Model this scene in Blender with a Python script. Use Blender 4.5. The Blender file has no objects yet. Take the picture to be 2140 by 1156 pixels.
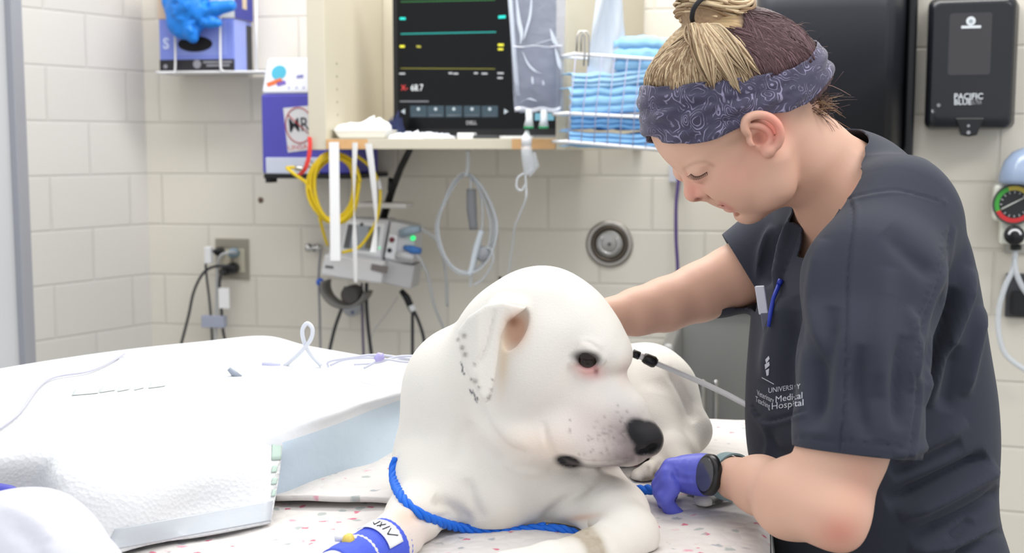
import bpy, bmesh, math, random
import numpy as np
from mathutils import Vector, Matrix
from mathutils.bvhtree import BVHTree

random.seed(7)
rng = np.random.default_rng(7)
scene = bpy.context.scene
COL = scene.collection
# ---------------------------------------------------------------- camera
FPX = 2600.0
CAMZ = 1.36
PITCH = math.atan(278 / FPX)
cam_d = bpy.data.cameras.new('camera')
cam_d.sensor_width = 36.0
cam_d.lens = FPX / 2140 * 36.0
cam_d.clip_start = 0.02
cam_d.dof.use_dof = True
cam_d.dof.focus_distance = 1.46
cam_d.dof.aperture_fstop = 6.3
cam = bpy.data.objects.new('camera', cam_d)
COL.objects.link(cam)
cam.location = (0, 0, CAMZ)
cam.rotation_euler = (math.pi / 2 - PITCH, 0, 0)
scene.camera = cam
# ---------------------------------------------------------------- world, lamps, exposure
scene.view_settings.view_transform = 'Standard'
scene.view_settings.look = 'None'
scene.view_settings.exposure = 0.0
scene.view_settings.gamma = 1.0
world = bpy.data.worlds.new('world')
scene.world = world
world.use_nodes = True
world.node_tree.nodes['Background'].inputs[0].default_value = (0.93, 0.96, 1.0, 1)
world.node_tree.nodes['Background'].inputs[1].default_value = 1.05


def area(name, loc, sx, sy, power, rot=(0, 0, 0), col=(1, 0.975, 0.94)):
    l = bpy.data.lights.new(name, 'AREA')
    l.shape = 'RECTANGLE'
    l.size, l.size_y, l.energy, l.color = sx, sy, power, col
    o = bpy.data.objects.new(name, l)
    o.location, o.rotation_euler = loc, rot
    COL.objects.link(o)
    return o


# ceiling panels of the room; the last two added to brighten the back wall
area('overhead_area_light', (-0.25, 1.35, 2.75), 1.5, 0.9, 6)
area('overhead_area_light', (-1.35, 2.2, 2.75), 1.2, 0.6, 3)
area('overhead_area_light', (1.35, 0.6, 2.75), 1.2, 0.6, 26)
area('overhead_area_light', (0.55, 2.62, 2.75), 1.6, 0.5, 28)
area('overhead_area_light', (-0.5, 2.75, 2.75), 1.6, 0.5, 18)
# ---------------------------------------------------------------- geometry of the view
_sp, _cp = math.sin(PITCH), math.cos(PITCH)


def ray(px, py):
    dx, dy = (px - 1070) / FPX, (578 - py) / FPX
    return Vector((dx, _cp + dy * _sp, -_sp + dy * _cp))


CAMP = Vector((0, 0, CAMZ))


def P(px, py, Y):
    r = ray(px, py)
    return CAMP + r * (Y / r.y)


def T(px, py, z):
    r = ray(px, py)
    return CAMP + r * ((z - CAMZ) / r.z)


def to_px(v):
    """numpy (N,3) -> pixel coordinates"""
    x, y, z = v[:, 0], v[:, 1], v[:, 2] - CAMZ
    d = y * _cp - z * _sp
    return np.stack([1070 + FPX * x / d, 578 - FPX * (y * _sp + z * _cp) / d], 1)


class Frame:
    """a wall: origin on the wall, u along it, n pointing out of the room"""

    def __init__(s, org, ang):
        a = math.radians(ang)
        s.o = Vector(org)
        s.u = Vector((math.cos(a), -math.sin(a), 0))
        s.n = Vector((math.sin(a), math.cos(a), 0))
        s.z = Vector((0, 0, 1))

    def B(s, px, py, d=0.0):
        r = ray(px, py)
        t = ((s.o - s.n * d) - CAMP).dot(s.n) / r.dot(s.n)
        return CAMP + r * t

    def W(s, u, d, z):
        p = s.o + s.u * u - s.n * d
        return Vector((p.x, p.y, z))

    def uz(s, px, py, d=0.0):
        p = s.B(px, py, d)
        return (p - s.o).dot(s.u), p.z


BW = Frame((-1.087, 3.72, 0), 11)
PW = Frame(P(2000, 300, 2.82) * 1.0, 18)
PW.o.z = 0


def lin(c):
    c = c / 255.0
    return c / 12.92 if c <= 0.04045 else ((c + 0.055) / 1.055) ** 2.4


def rgb(r, g, b):
    return (lin(r), lin(g), lin(b), 1)


# ---------------------------------------------------------------- materials
MATS = {}


def mat(name, col, rough=0.5, metal=0.0, noise=None, bump=None, emit=None, trans=0.0, alpha=1.0, ior=1.45,
        sheen=0.0, sss=0.0, coat=0.0, attr=None, spec=None):
    """noise=(scale, amount) mottles the colour; bump=(scale, strength, distance)"""
    if name in MATS:
        return MATS[name]
    m = bpy.data.materials.new(name)
    m.use_nodes = True
    nt = m.node_tree
    b = nt.nodes['Principled BSDF']
    c = rgb(*col)
    b.inputs['Base Color'].default_value = c
    b.inputs['Roughness'].default_value = rough
    b.inputs['Metallic'].default_value = metal
    b.inputs['IOR'].default_value = ior
    b.inputs['Alpha'].default_value = alpha
    b.inputs['Transmission Weight'].default_value = trans
    b.inputs['Coat Weight'].default_value = coat
    if spec is not None:
        b.inputs['Specular IOR Level'].default_value = spec
    if sheen:
        b.inputs['Sheen Weight'].default_value = sheen
        b.inputs['Sheen Roughness'].default_value = 0.5
    if sss:
        b.inputs['Subsurface Weight'].default_value = sss
        b.inputs['Subsurface Radius'].default_value = (0.012, 0.005, 0.003)
        b.inputs['Subsurface Scale'].default_value = 0.6
    src = None
    if attr:
        a = nt.nodes.new('ShaderNodeAttribute')
        a.attribute_name = attr
        src = a.outputs['Color']
        nt.links.new(src, b.inputs['Base Color'])
    tc = nt.nodes.new('ShaderNodeTexCoord')
    if noise:
        n = nt.nodes.new('ShaderNodeTexNoise')
        n.inputs['Scale'].default_value = noise[0]
        n.inputs['Detail'].default_value = 4
        nt.links.new(tc.outputs['Object'], n.inputs['Vector'])
        h = nt.nodes.new('ShaderNodeHueSaturation')
        mr = nt.nodes.new('ShaderNodeMapRange')
        mr.inputs['To Min'].default_value = 1 - noise[1]
        mr.inputs['To Max'].default_value = 1 + noise[1]
        nt.links.new(n.outputs['Fac'], mr.inputs['Value'])
        nt.links.new(mr.outputs['Result'], h.inputs['Value'])
        if src:
            nt.links.new(src, h.inputs['Color'])
        else:
            h.inputs['Color'].default_value = c
        nt.links.new(h.outputs['Color'], b.inputs['Base Color'])
    if bump:
        n = nt.nodes.new('ShaderNodeTexNoise')
        n.inputs['Scale'].default_value = bump[0]
        n.inputs['Detail'].default_value = 3
        nt.links.new(tc.outputs['Object'], n.inputs['Vector'])
        bp = nt.nodes.new('ShaderNodeBump')
        bp.inputs['Strength'].default_value = bump[1]
        bp.inputs['Distance'].default_value = bump[2]
        nt.links.new(n.outputs['Fac'], bp.inputs['Height'])
        nt.links.new(bp.outputs['Normal'], b.inputs['Normal'])
    if emit:
        b.inputs['Emission Color'].default_value = c
        b.inputs['Emission Strength'].default_value = emit
    MATS[name] = m
    return m


def clear(name, col, alpha, rough=0.1, spec=0.6):
    """thin clear plastic: mostly see-through, with a skin of its own"""
    return mat(name, col, rough=rough, alpha=alpha, spec=spec)


# ---------------------------------------------------------------- things and parts
WLOC = {}


def tag(o, label=None, cat=None, group=None, kind=None):
    if label:
        o['label'] = label
    if cat:
        o['category'] = cat
    if group:
        o['group'] = group
    if kind:
        o['kind'] = kind
    return o


def thing(name, label, cat, loc, group=None):
    o = bpy.data.objects.new(name, None)
    o.empty_display_size = 0.03
    o.location = loc
    WLOC[o.name] = Vector(loc)
    COL.objects.link(o)
    return tag(o, label, cat, group)


def mesh_obj(name, verts, faces, mats, parent=None, smooth=True, mi=None, bevel=0, sub=0, solid=0, uv=None, attrs=None,
             angle=None):
    verts = np.asarray(verts, dtype=np.float64)
    if parent is not None:
        org = WLOC[parent.name]
    else:
        lo, hi = verts.min(0), verts.max(0)
        org = Vector(((lo[0] + hi[0]) / 2, (lo[1] + hi[1]) / 2, lo[2]))
    me = bpy.data.meshes.new(name)
    me.from_pydata((verts - np.array(org)).tolist(), [], faces)
    if not isinstance(mats, (list, tuple)):
        mats = [mats]
    for m in mats:
        me.materials.append(m)
    if mi is not None:
        me.polygons.foreach_set('material_index', mi)
    me.polygons.foreach_set('use_smooth', [bool(smooth)] * len(me.polygons))
    if uv is not None:
        l = me.uv_layers.new(name='UVMap')
        vi = np.zeros(len(me.loops), dtype=np.int32)
        me.loops.foreach_get('vertex_index', vi)
        l.data.foreach_set('uv', np.asarray(uv)[vi].ravel())
    if attrs:
        for k, a in attrs.items():
            at = me.attributes.new(k, 'FLOAT_COLOR', 'POINT')
            a = np.asarray(a, dtype=np.float32)
            if a.shape[1] == 3:
                a = np.concatenate([a, np.ones((len(a), 1), np.float32)], 1)
            at.data.foreach_set('color', a.ravel())
    me.update()
    o = bpy.data.objects.new(name, me)
    COL.objects.link(o)
    WLOC[o.name] = Vector(org)
    if parent is not None:
        o.parent = parent
        o.location = (0, 0, 0)
    else:
        o.location = org
    if bevel:
        b = o.modifiers.new('bevel', 'BEVEL')
        b.width, b.segments, b.limit_method = bevel, 3, 'ANGLE'
        b.angle_limit = math.radians(40)
        b.harden_normals = False
    if solid:
        s = o.modifiers.new('solid', 'SOLIDIFY')
        s.thickness, s.offset = solid, -1
    if sub:
        s = o.modifiers.new('sub', 'SUBSURF')
        s.levels = s.render_levels = sub
    if angle or bevel:
        w = o.modifiers.new('wn', 'WEIGHTED_NORMAL')
        w.keep_sharp = True
    return o


def perp(t):
    a = Vector((0, 0, 1)) if abs(t.z) < 0.9 else Vector((1, 0, 0))
    x = t.cross(a).normalized()
    return x, t.cross(x).normalized()


def spline(pts, n=8):
    """Catmull-Rom through points (any dimension)"""
    p = [np.array(q, dtype=float) for q in pts]
    if len(p) < 3:
        return [p[0] + (p[-1] - p[0]) * i / n for i in range(n + 1)]
    p = [2 * p[0] - p[1]] + p + [2 * p[-1] - p[-2]]
    out = []
    for i in range(1, len(p) - 2):
        a, b, c, d = p[i - 1:i + 3]
        for j in range(n):
            t = j / n
            out.append(0.5 * (2 * b + (c - a) * t + (2 * a - 5 * b + 4 * c - d) * t * t + (3 * b - a - 3 * c + d) * t ** 3))
    out.append(p[-2])
    return out


class MB:
    def __init__(s):
        s.v, s.f, s.m = [], [], []

    def add(s, vs, fs, mi=0):
        k = len(s.v)
        s.v += [tuple(v) for v in vs]
        s.f += [[i + k for i in f] for f in fs]
        s.m += [mi] * len(fs)
        return s

    def hexa(s, q, mi=0):
        """q: 4 front corners then 4 back corners, each counter-clockwise seen from the front"""
        return s.add(q, [[0, 1, 2, 3], [7, 6, 5, 4], [0, 4, 5, 1], [1, 5, 6, 2], [2, 6, 7, 3], [3, 7, 4, 0]], mi)

    def box(s, c, size, ax=None, mi=0):
        c = Vector(c)
        ax = ax or (Vector((1, 0, 0)), Vector((0, 1, 0)), Vector((0, 0, 1)))
        a, b, d = [Vector(ax[i]) * size[i] / 2 for i in range(3)]
        return s.hexa([c - a - b - d, c + a - b - d, c + a - b + d, c - a - b + d,
                       c - a + b - d, c + a + b - d, c + a + b + d, c - a + b + d], mi)

    def wbox(s, fr, x0, y0, x1, y1, df, db, mi=0, dref=None):
        """box on a wall frame whose front face (distance df) fills the pixel rectangle; back at db"""
        dref = df if dref is None else dref
        u0, z1 = fr.uz((x0), (y0), dref)
        u1, z0 = fr.uz((x1), (y1), dref)
        W = fr.W
        return s.hexa([W(u0, df, z0), W(u1, df, z0), W(u1, df, z1), W(u0, df, z1),
                       W(u0, db, z0), W(u1, db, z0), W(u1, db, z1), W(u0, db, z1)], mi)

    def tube(s, pts, r, n=8, mi=0, caps=True, closed=False):
        pts = [Vector(p) for p in pts]
        N = len(pts)
        rr = r if isinstance(r, (list, tuple, np.ndarray)) else [r] * N
        if len(rr) != N:
            rr = np.interp(np.linspace(0, 1, N), np.linspace(0, 1, len(rr)), rr)
        vs, x = [], None
        for i, p in enumerate(pts):
            a = pts[i - 1] if (i or closed) else p
            b = pts[(i + 1) % N] if (i < N - 1 or closed) else p
            t = (b - a).normalized()
            if x is None:
                x, y = perp(t)
            else:
                x = (x - t * x.dot(t)).normalized()
                y = t.cross(x)
            for j in range(n):
                an = 2 * math.pi * j / n
                vs.append(p + (x * math.cos(an) + y * math.sin(an)) * rr[i])
        fs = []
        for i in range(N if closed else N - 1):
            for j in range(n):
                a, b = i * n + j, i * n + (j + 1) % n
                k = ((i + 1) % N) * n
                fs.append([a, b, k + (j + 1) % n, k + j])
        if caps and not closed:
            fs.append(list(range(n))[::-1])
            fs.append([(N - 1) * n + j for j in range(n)])
        return s.add(vs, fs, mi)

    def lathe(s, org, axis, prof, n=32, mi=0, squash=None):
        """prof: (radius, distance along axis)"""
        org, axis = Vector(org), Vector(axis).normalized()
        x, y = perp(axis)
        if squash:
            x, y = squash
        vs, fs = [], []
        for r, h in prof:
            for j in range(n):
                a = 2 * math.pi * j / n
                vs.append(org + axis * h + (x * math.cos(a) + y * math.sin(a)) * max(r, 1e-5))
        for i in range(len(prof) - 1):
            for j in range(n):
                a, b = i * n + j, i * n + (j + 1) % n
                fs.append([a, b, b + n, a + n])
        fs.append(list(range(n))[::-1])
        fs.append([(len(prof) - 1) * n + j for j in range(n)])
        return s.add(vs, fs, mi)

    def prism(s, poly, ext, mi=0):
        n = len(poly)
        ext = Vector(ext)
        vs = [Vector(p) for p in poly] + [Vector(p) + ext for p in poly]
        fs = [list(range(n)), [n + i for i in range(n)][::-1]]
        fs += [[(i + 1) % n, i, n + i, n + (i + 1) % n] for i in range(n)]
        return s.add(vs, fs, mi)

    def patch(s, grid, nu=6, nv=6, mi=0):
        """smooth surface through a grid of points (rows of points)"""
        rows = [spline(r, nu) for r in grid]
        cols = list(zip(*rows))
        cols = [spline(c, nv) for c in cols]
        A, Bn = len(cols), len(cols[0])
        vs = [tuple(cols[i][j]) for j in range(Bn) for i in range(A)]
        fs = [[j * A + i, j * A + i + 1, (j + 1) * A + i + 1, (j + 1) * A + i] for j in range(Bn - 1) for i in range(A - 1)]
        return s.add(vs, fs, mi)

    def ribbon(s, pts, wdir, w, thick=0.0006, mi=0):
        """flat strap along points; wdir: one direction or one for each point"""
        N = len(pts)
        pts = [Vector(p) for p in pts]
        vs, fs = [], []
        for i, p in enumerate(pts):
            t = (pts[min(i + 1, N - 1)] - pts[max(i - 1, 0)]).normalized()
            d = Vector(wdir[i] if isinstance(wdir[0], (list, tuple, Vector)) else wdir).normalized()
            nn = t.cross(d).normalized() * thick / 2
            ww = d * (w[i] if isinstance(w, (list, tuple, np.ndarray)) else w) / 2
            vs += [p - ww - nn, p + ww - nn, p + ww + nn, p - ww + nn]
        for i in range(N - 1):
            for j in range(4):
                fs.append([i * 4 + j, i * 4 + (j + 1) % 4, i * 4 + 4 + (j + 1) % 4, i * 4 + 4 + j])
        fs += [[3, 2, 1, 0], [(N - 1) * 4 + j for j in range(4)]]
        return s.add(vs, fs, mi)

    def build(s, name, mats, parent=None, **kw):
        bm_fix = kw.pop('recalc', True)
        many = isinstance(mats, (list, tuple))
        o = mesh_obj(name, s.v, s.f, mats, parent, mi=s.m if many else None, **kw)
        if bm_fix:
            bm = bmesh.new()
            bm.from_mesh(o.data)
            bmesh.ops.recalc_face_normals(bm, faces=bm.faces)
            bm.to_mesh(o.data)
            bm.free()
        return o


def text_part(name, txt, m, parent, org, xdir, ydir, size, depth=0.0006, align='CENTER', bold=0.0, sx=1.0, fit=None):
    """lettering as a thin solid mesh standing on a surface; xdir,ydir span the surface"""
    c = bpy.data.curves.new(name, 'FONT')
    c.body, c.size, c.extrude, c.align_x, c.align_y = txt, size, depth, align, 'CENTER'
    c.offset = bold
    c.resolution_u = 3
    tmp = bpy.data.objects.new('tmp', c)
    COL.objects.link(tmp)
    dg = bpy.context.evaluated_depsgraph_get()
    me = bpy.data.meshes.new_from_object(tmp.evaluated_get(dg))
    bpy.data.objects.remove(tmp)
    bpy.data.curves.remove(c)
    co = np.array([v.co[:] for v in me.vertices])
    fs = [list(p.vertices) for p in me.polygons]
    bpy.data.meshes.remove(me)
    if fit:
        sx = fit / (co[:, 0].max() - co[:, 0].min())
    X, Yd = Vector(xdir).normalized(), Vector(ydir).normalized()
    Z = X.cross(Yd)
    w = np.array(org)[None] + co[:, :1] * sx * np.array(X) + co[:, 1:2] * np.array(Yd) + co[:, 2:] * np.array(Z)
    if parent is None:
        return w, fs
    return mesh_obj(name, w, fs, m, parent, smooth=False)
# ---------------------------------------------------------------- the room
def block_mat(name, col, bw, bh, u0, z0, mort=0.0045, dark=0.9):
    m = bpy.data.materials.new(name)
    m.use_nodes = True
    nt = m.node_tree
    b = nt.nodes['Principled BSDF']
    b.inputs['Roughness'].default_value = 0.42
    uv = nt.nodes.new('ShaderNodeUVMap')
    mp = nt.nodes.new('ShaderNodeMapping')
    mp.inputs['Location'].default_value = (-u0, -z0, 0)
    nt.links.new(uv.outputs[0], mp.inputs['Vector'])
    br = nt.nodes.new('ShaderNodeTexBrick')
    br.inputs['Scale'].default_value = 1
    br.inputs['Brick Width'].default_value = bw
    br.inputs['Row Height'].default_value = bh
    br.inputs['Mortar Size'].default_value = mort
    br.inputs['Mortar Smooth'].default_value = 0.6
    c = rgb(*col)
    c2 = tuple(x * 0.96 for x in c[:3]) + (1,)
    br.inputs['Color1'].default_value = c
    br.inputs['Color2'].default_value = c2
    br.inputs['Mortar'].default_value = tuple(x * dark for x in c[:3]) + (1,)
    nt.links.new(mp.outputs[0], br.inputs['Vector'])
    nt.links.new(br.outputs['Color'], b.inputs['Base Color'])
    no = nt.nodes.new('ShaderNodeTexNoise')
    no.inputs['Scale'].default_value = 90
    nt.links.new(uv.outputs[0], no.inputs['Vector'])
    ad = nt.nodes.new('ShaderNodeMath')
    ad.operation = 'MULTIPLY_ADD'
    ad.inputs[1].default_value = -1.0
    nt.links.new(br.outputs['Fac'], ad.inputs[0])
    sc = nt.nodes.new('ShaderNodeMath')
    sc.operation = 'MULTIPLY'
    sc.inputs[1].default_value = 0.15
    nt.links.new(no.outputs['Fac'], sc.inputs[0])
    nt.links.new(sc.outputs[0], ad.inputs[2])
    bp = nt.nodes.new('ShaderNodeBump')
    bp.inputs['Strength'].default_value = 0.55
    bp.inputs['Distance'].default_value = 0.004
    nt.links.new(ad.outputs[0], bp.inputs['Height'])
    nt.links.new(bp.outputs['Normal'], b.inputs['Normal'])
    return m


def wall_slab(name, a, b, m, thick=0.1, h=2.75, uoff=0.0):
    """vertical wall from a to b (world xy of the room face), room on the camera side"""
    a, b = Vector((a[0], a[1], 0)), Vector((b[0], b[1], 0))
    L = (b - a).length
    d = (b - a) / L
    nrm = Vector((-d.y, d.x, 0))
    if nrm.y < 0:
        nrm = -nrm
    vs, uv = [], []
    for off in (0, thick):
        for (p, u) in ((a, 0), (b, L)):
            for z in (0, h):
                vs.append(p + nrm * off + Vector((0, 0, z)))
                uv.append((u + uoff, z))
    fs = [[0, 2, 3, 1], [4, 5, 7, 6], [0, 4, 6, 2], [1, 3, 7, 5], [0, 1, 5, 4], [2, 6, 7, 3]]
    o = mesh_obj(name, vs, fs, m, smooth=False, uv=uv)
    return tag(o, kind='structure')


_u0, _z0 = BW.uz(435, 473)
_u1, _ = BW.uz(630, 473)
m_back = block_mat('painted_block_back', (230, 225, 214), _u1 - _u0, 0.1505, _u0, BW.uz(600, 473)[1])
wall_slab('wall_back', BW.W(-0.0, 0, 0)[:2], BW.W(2.6, 0, 0)[:2], m_back)
# left wall: from the corner towards the camera
_c = Vector((-1.087, 3.72))
_e = Vector((-1.325, 3.345))
_d = (_e - _c).normalized()
_far = _c + _d * 1.35
m_left = block_mat('painted_block_left', (216, 214, 210), 0.275, 0.1505, (_far - _c).length - 0.205, BW.uz(600, 473)[1], dark=0.93)
wall_slab('wall_left', _far[:], _c[:], m_left)
# right pier, nearer than the back wall
_ua = PW.uz(1580, 400)[0]
m_pier = block_mat('painted_block_right', (222, 216, 203), 0.305, 0.1505, PW.uz(2070, 450)[0], PW.uz(2060, 381.5)[1])
wall_slab('wall_right', PW.W(_ua, 0, 0)[:2], PW.W(1.6, 0, 0)[:2], m_pier, thick=0.25)
fl = MB().box((0, 1.6, -0.05), (6.5, 6.5, 0.1)).build('floor', mat('floor_vinyl', (150, 148, 142), 0.35, noise=(6, 0.08)), smooth=False)
tag(fl, kind='structure')
# door frame at the far left, standing nearer than the wall
YD = 2.75
fm = mat('frame_paint_grey', (150, 152, 160), 0.4)
dm = mat('door_paint', (222, 222, 222), 0.45)
top, bot = 2.5, 0.0
xf0, xf1 = P(36, 300, YD).x - 0.017, P(36, 300, YD).x
mb = MB().box(((xf0 + xf1) / 2, YD + 0.03, 1.25), (xf1 - xf0, 0.06, 2.5))
tr = mb.build('trim_1', fm, smooth=False, bevel=0.004)
tag(tr, kind='structure')
dr = MB().box((xf0 - 0.252, YD + 0.035, 1.23), (0.5, 0.045, 2.44)).build('door_1', dm, smooth=False, bevel=0.003)
tag(dr, kind='structure')
# ---------------------------------------------------------------- shared materials
M_beige = mat('laminate_cream', (206, 199, 180), 0.45, noise=(3, 0.015))
M_oak = mat('oak_edge', (214, 170, 118), 0.5, noise=(60, 0.08))
M_black = mat('black_plastic', (22, 23, 27), 0.32)
M_blackm = mat('black_matt', (26, 26, 29), 0.55)
M_white = mat('white_plastic', (232, 233, 235), 0.35)
M_wire = mat('white_wire', (236, 237, 240), 0.3)
M_grey = mat('device_grey', (200, 200, 203), 0.4)
M_dgrey = mat('dark_grey_plastic', (92, 92, 96), 0.45)
M_steel = mat('steel', (188, 186, 182), 0.28, metal=1.0)
M_chrome = mat('chrome', (215, 215, 215), 0.12, metal=1.0)
M_clear = clear('clear_plastic', (228, 234, 242), 0.34, 0.12)
M_tubing = clear('clear_tubing', (214, 219, 224), 0.62, 0.15)
M_paper = mat('paper_white', (240, 241, 243), 0.75)
M_tape = mat('medical_tape', (240, 240, 240), 0.7)
M_ink = mat('dark_ink', (36, 38, 48), 0.6)
M_yellow = mat('yellow_hose', (240, 208, 30), 0.38)
M_red = mat('red_webbing', (238, 72, 66), 0.55)
M_blue = mat('blue_nitrile', (28, 128, 226), 0.45, bump=(120, 0.2, 0.002))
M_cable_grey = mat('grey_cable', (186, 188, 190), 0.4)
M_dcable = mat('dark_cable', (52, 53, 58), 0.45)
M_purple = mat('purple_cable', (88, 70, 132), 0.45)
M_glass = mat('dark_window', (38, 38, 44), 0.08, coat=0.4)


def wp(fr, pts, n=8):
    """smooth path through (px, py, distance from the wall)"""
    return [Vector(q) for q in spline([fr.B(*p) for p in pts], n)]


def wthing(name, label, cat, fr, px, py, d, group=None):
    return thing(name, label, cat, fr.B(px, py, d), group)


def cord(name, label, cat, fr, pts, r, m, group=None, n=8):
    return tag(MB().tube(wp(fr, pts, n), r, 8).build(name, m), label, cat, group)


# ---------------------------------------------------------------- open cabinet
CD = 0.50
cab = wthing('wall_cabinet', 'cream open wall cabinet holding the black monitor', 'cabinet', BW, 900, 310, 0.2)
u_l, z_b = BW.uz(645, 312, CD)
u_l2, _ = BW.uz(682, 300, CD)
u_r, _ = BW.uz(1161, 300, CD)
u_r2, _ = BW.uz(1184, 300, CD)
_, z_s1 = BW.uz(900, 290, CD)
_, z_s0 = BW.uz(900, 312, CD)
ZT = 1.78


def wblock(mb, u0, u1, d0, d1, z0, z1, fr=BW, mi=0):
    W = fr.W
    return mb.hexa([W(u0, d1, z0), W(u1, d1, z0), W(u1, d1, z1), W(u0, d1, z1),
                    W(u0, d0, z0), W(u1, d0, z0), W(u1, d0, z1), W(u0, d0, z1)], mi)


wblock(MB(), u_l, u_l2, 0.004, CD, z_s0 - 0.002, ZT).build('side_panel', M_beige, cab, smooth=False, bevel=0.002)
# the right-hand side panel splays back to the wall
pf0, pf1 = BW.W(u_r, CD, 0), BW.W(u_r2, CD, 0)
pb = BW.B(1345, 100, 0.004)
pb0 = pb - BW.u * 0.03
mb = MB()
z0 = z_s0 - 0.002
q = [pf0, pf1, pb, pb0]
mb.prism([Vector((p.x, p.y, z0)) for p in q], (0, 0, ZT - z0))
mb.build('side_panel', M_beige, cab, smooth=False, bevel=0.002)
wblock(MB(), u_l2 + .001, u_r - .001, 0.004, CD, z_s0, z_s1).build('bottom_shelf', M_beige, cab, smooth=False, bevel=0.0015)
mb = MB()
ua, _ = BW.uz(678, 300, CD)
ub, _ = BW.uz(768, 300, CD)
uc, _ = BW.uz(1070, 300, CD)
for a_, b_ in ((u_l2, ub), (uc, u_r)):
    tag(wblock(MB(), a_, b_, CD, CD + .002, z_s0 + .0005, z_s1 - .0005).build('edge_strip', M_oak, cab, smooth=False), 'bare oak coloured edge strip')
wblock(MB(), u_l2 + .001, u_r - .001, 0.004, 0.014, z_s1, ZT).build('back_panel', M_beige, cab, smooth=False)
mb = MB()
for k in range(6):   # peg holes on the inner face of the side panel
    c = BW.W(u_l2 + 0.0005, CD - 0.085, 1.40 + k * 0.032)
    MB().lathe(c, BW.u, [(0.0026, 0), (0.0026, 0.0012)], 10).build('peg_hole', mat('peg_hole', (150, 142, 124), 0.8), cab, smooth=False)

# ---------------------------------------------------------------- monitor, turned to the left on its foot
mn = thing('monitor', 'black patient monitor with green and yellow trace lines inside the open cabinet', 'monitor', BW.W(0, 0.2, z_s1) + BW.u * BW.uz(990, 200, 0.3)[0])
m0 = BW.B(822, 268, 0.30)            # bottom left corner of the bezel
mx = Vector((math.cos(math.radians(19)), -math.sin(math.radians(19)), 0))
my = Vector((0, 0, 1))
mz = mx.cross(my)                     # towards the viewer
zb = z_s1 + 0.004
m0.z = zb
# width from the pixel of the right edge
r = ray(1172, 268)
A = np.array([[mx.x, -r.x], [mx.y, -r.y]])
mw = np.linalg.solve(A, np.array([-m0.x, -m0.y]))[0]
mh = 0.44


def MP(x, y, o=0.0):
    return m0 + mx * x + my * y + mz * o


mb = MB().hexa([MP(0, 0, 0), MP(mw, 0, 0), MP(mw, mh, 0), MP(0, mh, 0), MP(.01, .01, -.05), MP(mw - .01, .01, -.05), MP(mw - .01, mh - .01, -.05), MP(.01, mh - .01, -.05)])
mb.build('housing', mat('monitor_housing', (22, 23, 27), 0.4), mn, smooth=False, bevel=0.003)
bz = 0.014
MB().hexa([MP(bz, .022, .0012), MP(mw - bz, .022, .0012), MP(mw - bz, mh - bz, .0012), MP(bz, mh - bz, .0012), MP(bz, .022, -.002), MP(mw - bz, .022, -.002), MP(mw - bz, mh - bz, -.002), MP(bz, mh - bz, -.002)]).build('screen', mat('screen_dark', (13, 14, 17), 0.3, spec=0.25), mn, smooth=False)
MB().hexa([MP(0, -.001, .002), MP(mw, -.001, .002), MP(mw, .005, .002), MP(0, .005, .002), MP(0, -.001, -.02), MP(mw, -.001, -.02), MP(mw, .005, -.02), MP(0, .005, -.02)]).build('lower_trim', mat('silver_trim', (128, 128, 134), 0.35), mn, smooth=False)


def M2(px, py):
    """pixel -> coordinates on the monitor face"""
    rr = ray(px, py)
    t = (m0 - CAMP).dot(mz) / rr.dot(mz)
    p = CAMP + rr * t - m0
    return p.dot(mx), p.dot(my)


def glow(n, c, e=1.0):
    return mat('glow_' + n, c, 0.5, emit=e)


def strip(px0, py0, px1, py1, h, m, name='trace_line'):
    a, b = M2(px0, py0), M2(px1, py1)
    mb = MB()
    q = [MP(a[0], a[1] - h / 2, .0018), MP(b[0], b[1] - h / 2, .0018), MP(b[0], b[1] + h / 2, .0018), MP(a[0], a[1] + h / 2, .0018)]
    mb.hexa(q + [p - mz * .0009 for p in q])
    return mb.build(name, m, mn, smooth=False)


strip(838, 4, 1035, 0, .0022, glow('green', (38, 96, 48), 0.6))
strip(838, 71, 1037, 67, .003, glow('teal', (22, 128, 122), 0.7))
strip(838, 143, 1035, 144, .0018, glow('olive', (110, 108, 38), 0.7))
strip(836, 39, 848, 39, .006, glow('teal2', (30, 190, 178), 0.6), 'readout_mark')
strip(1042, 36, 1057, 35, .007, glow('teal2', (30, 190, 178), 0.9), 'readout_mark')
strip(836, 97, 846, 97, .006, glow('yellow', (190, 184, 50), 0.9), 'readout_mark')
strip(871, 97, 880, 98, .005, glow('olive2', (140, 136, 50), 0.9), 'readout_mark')
strip(1041, 94, 1053, 94, .006, glow('yellow', (190, 184, 50), 0.9), 'readout_mark')
strip(1041, 103, 1052, 103, .005, glow('yellow', (190, 184, 50), 0.9), 'readout_mark')
gw = glow('white', (196, 200, 204), 0.6)


def mtext(t, px, py, hpx, m, name='readout_text', w=None):
    a = M2(px, py)
    s = hpx * 3.0 / FPX * 1.35
    f = None
    if w:
        f = w * 3.05 / FPX
    text_part(name, t, m, mn, MP(a[0], a[1], .0021), mx, my, s, 0.0002, fit=f)


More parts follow.
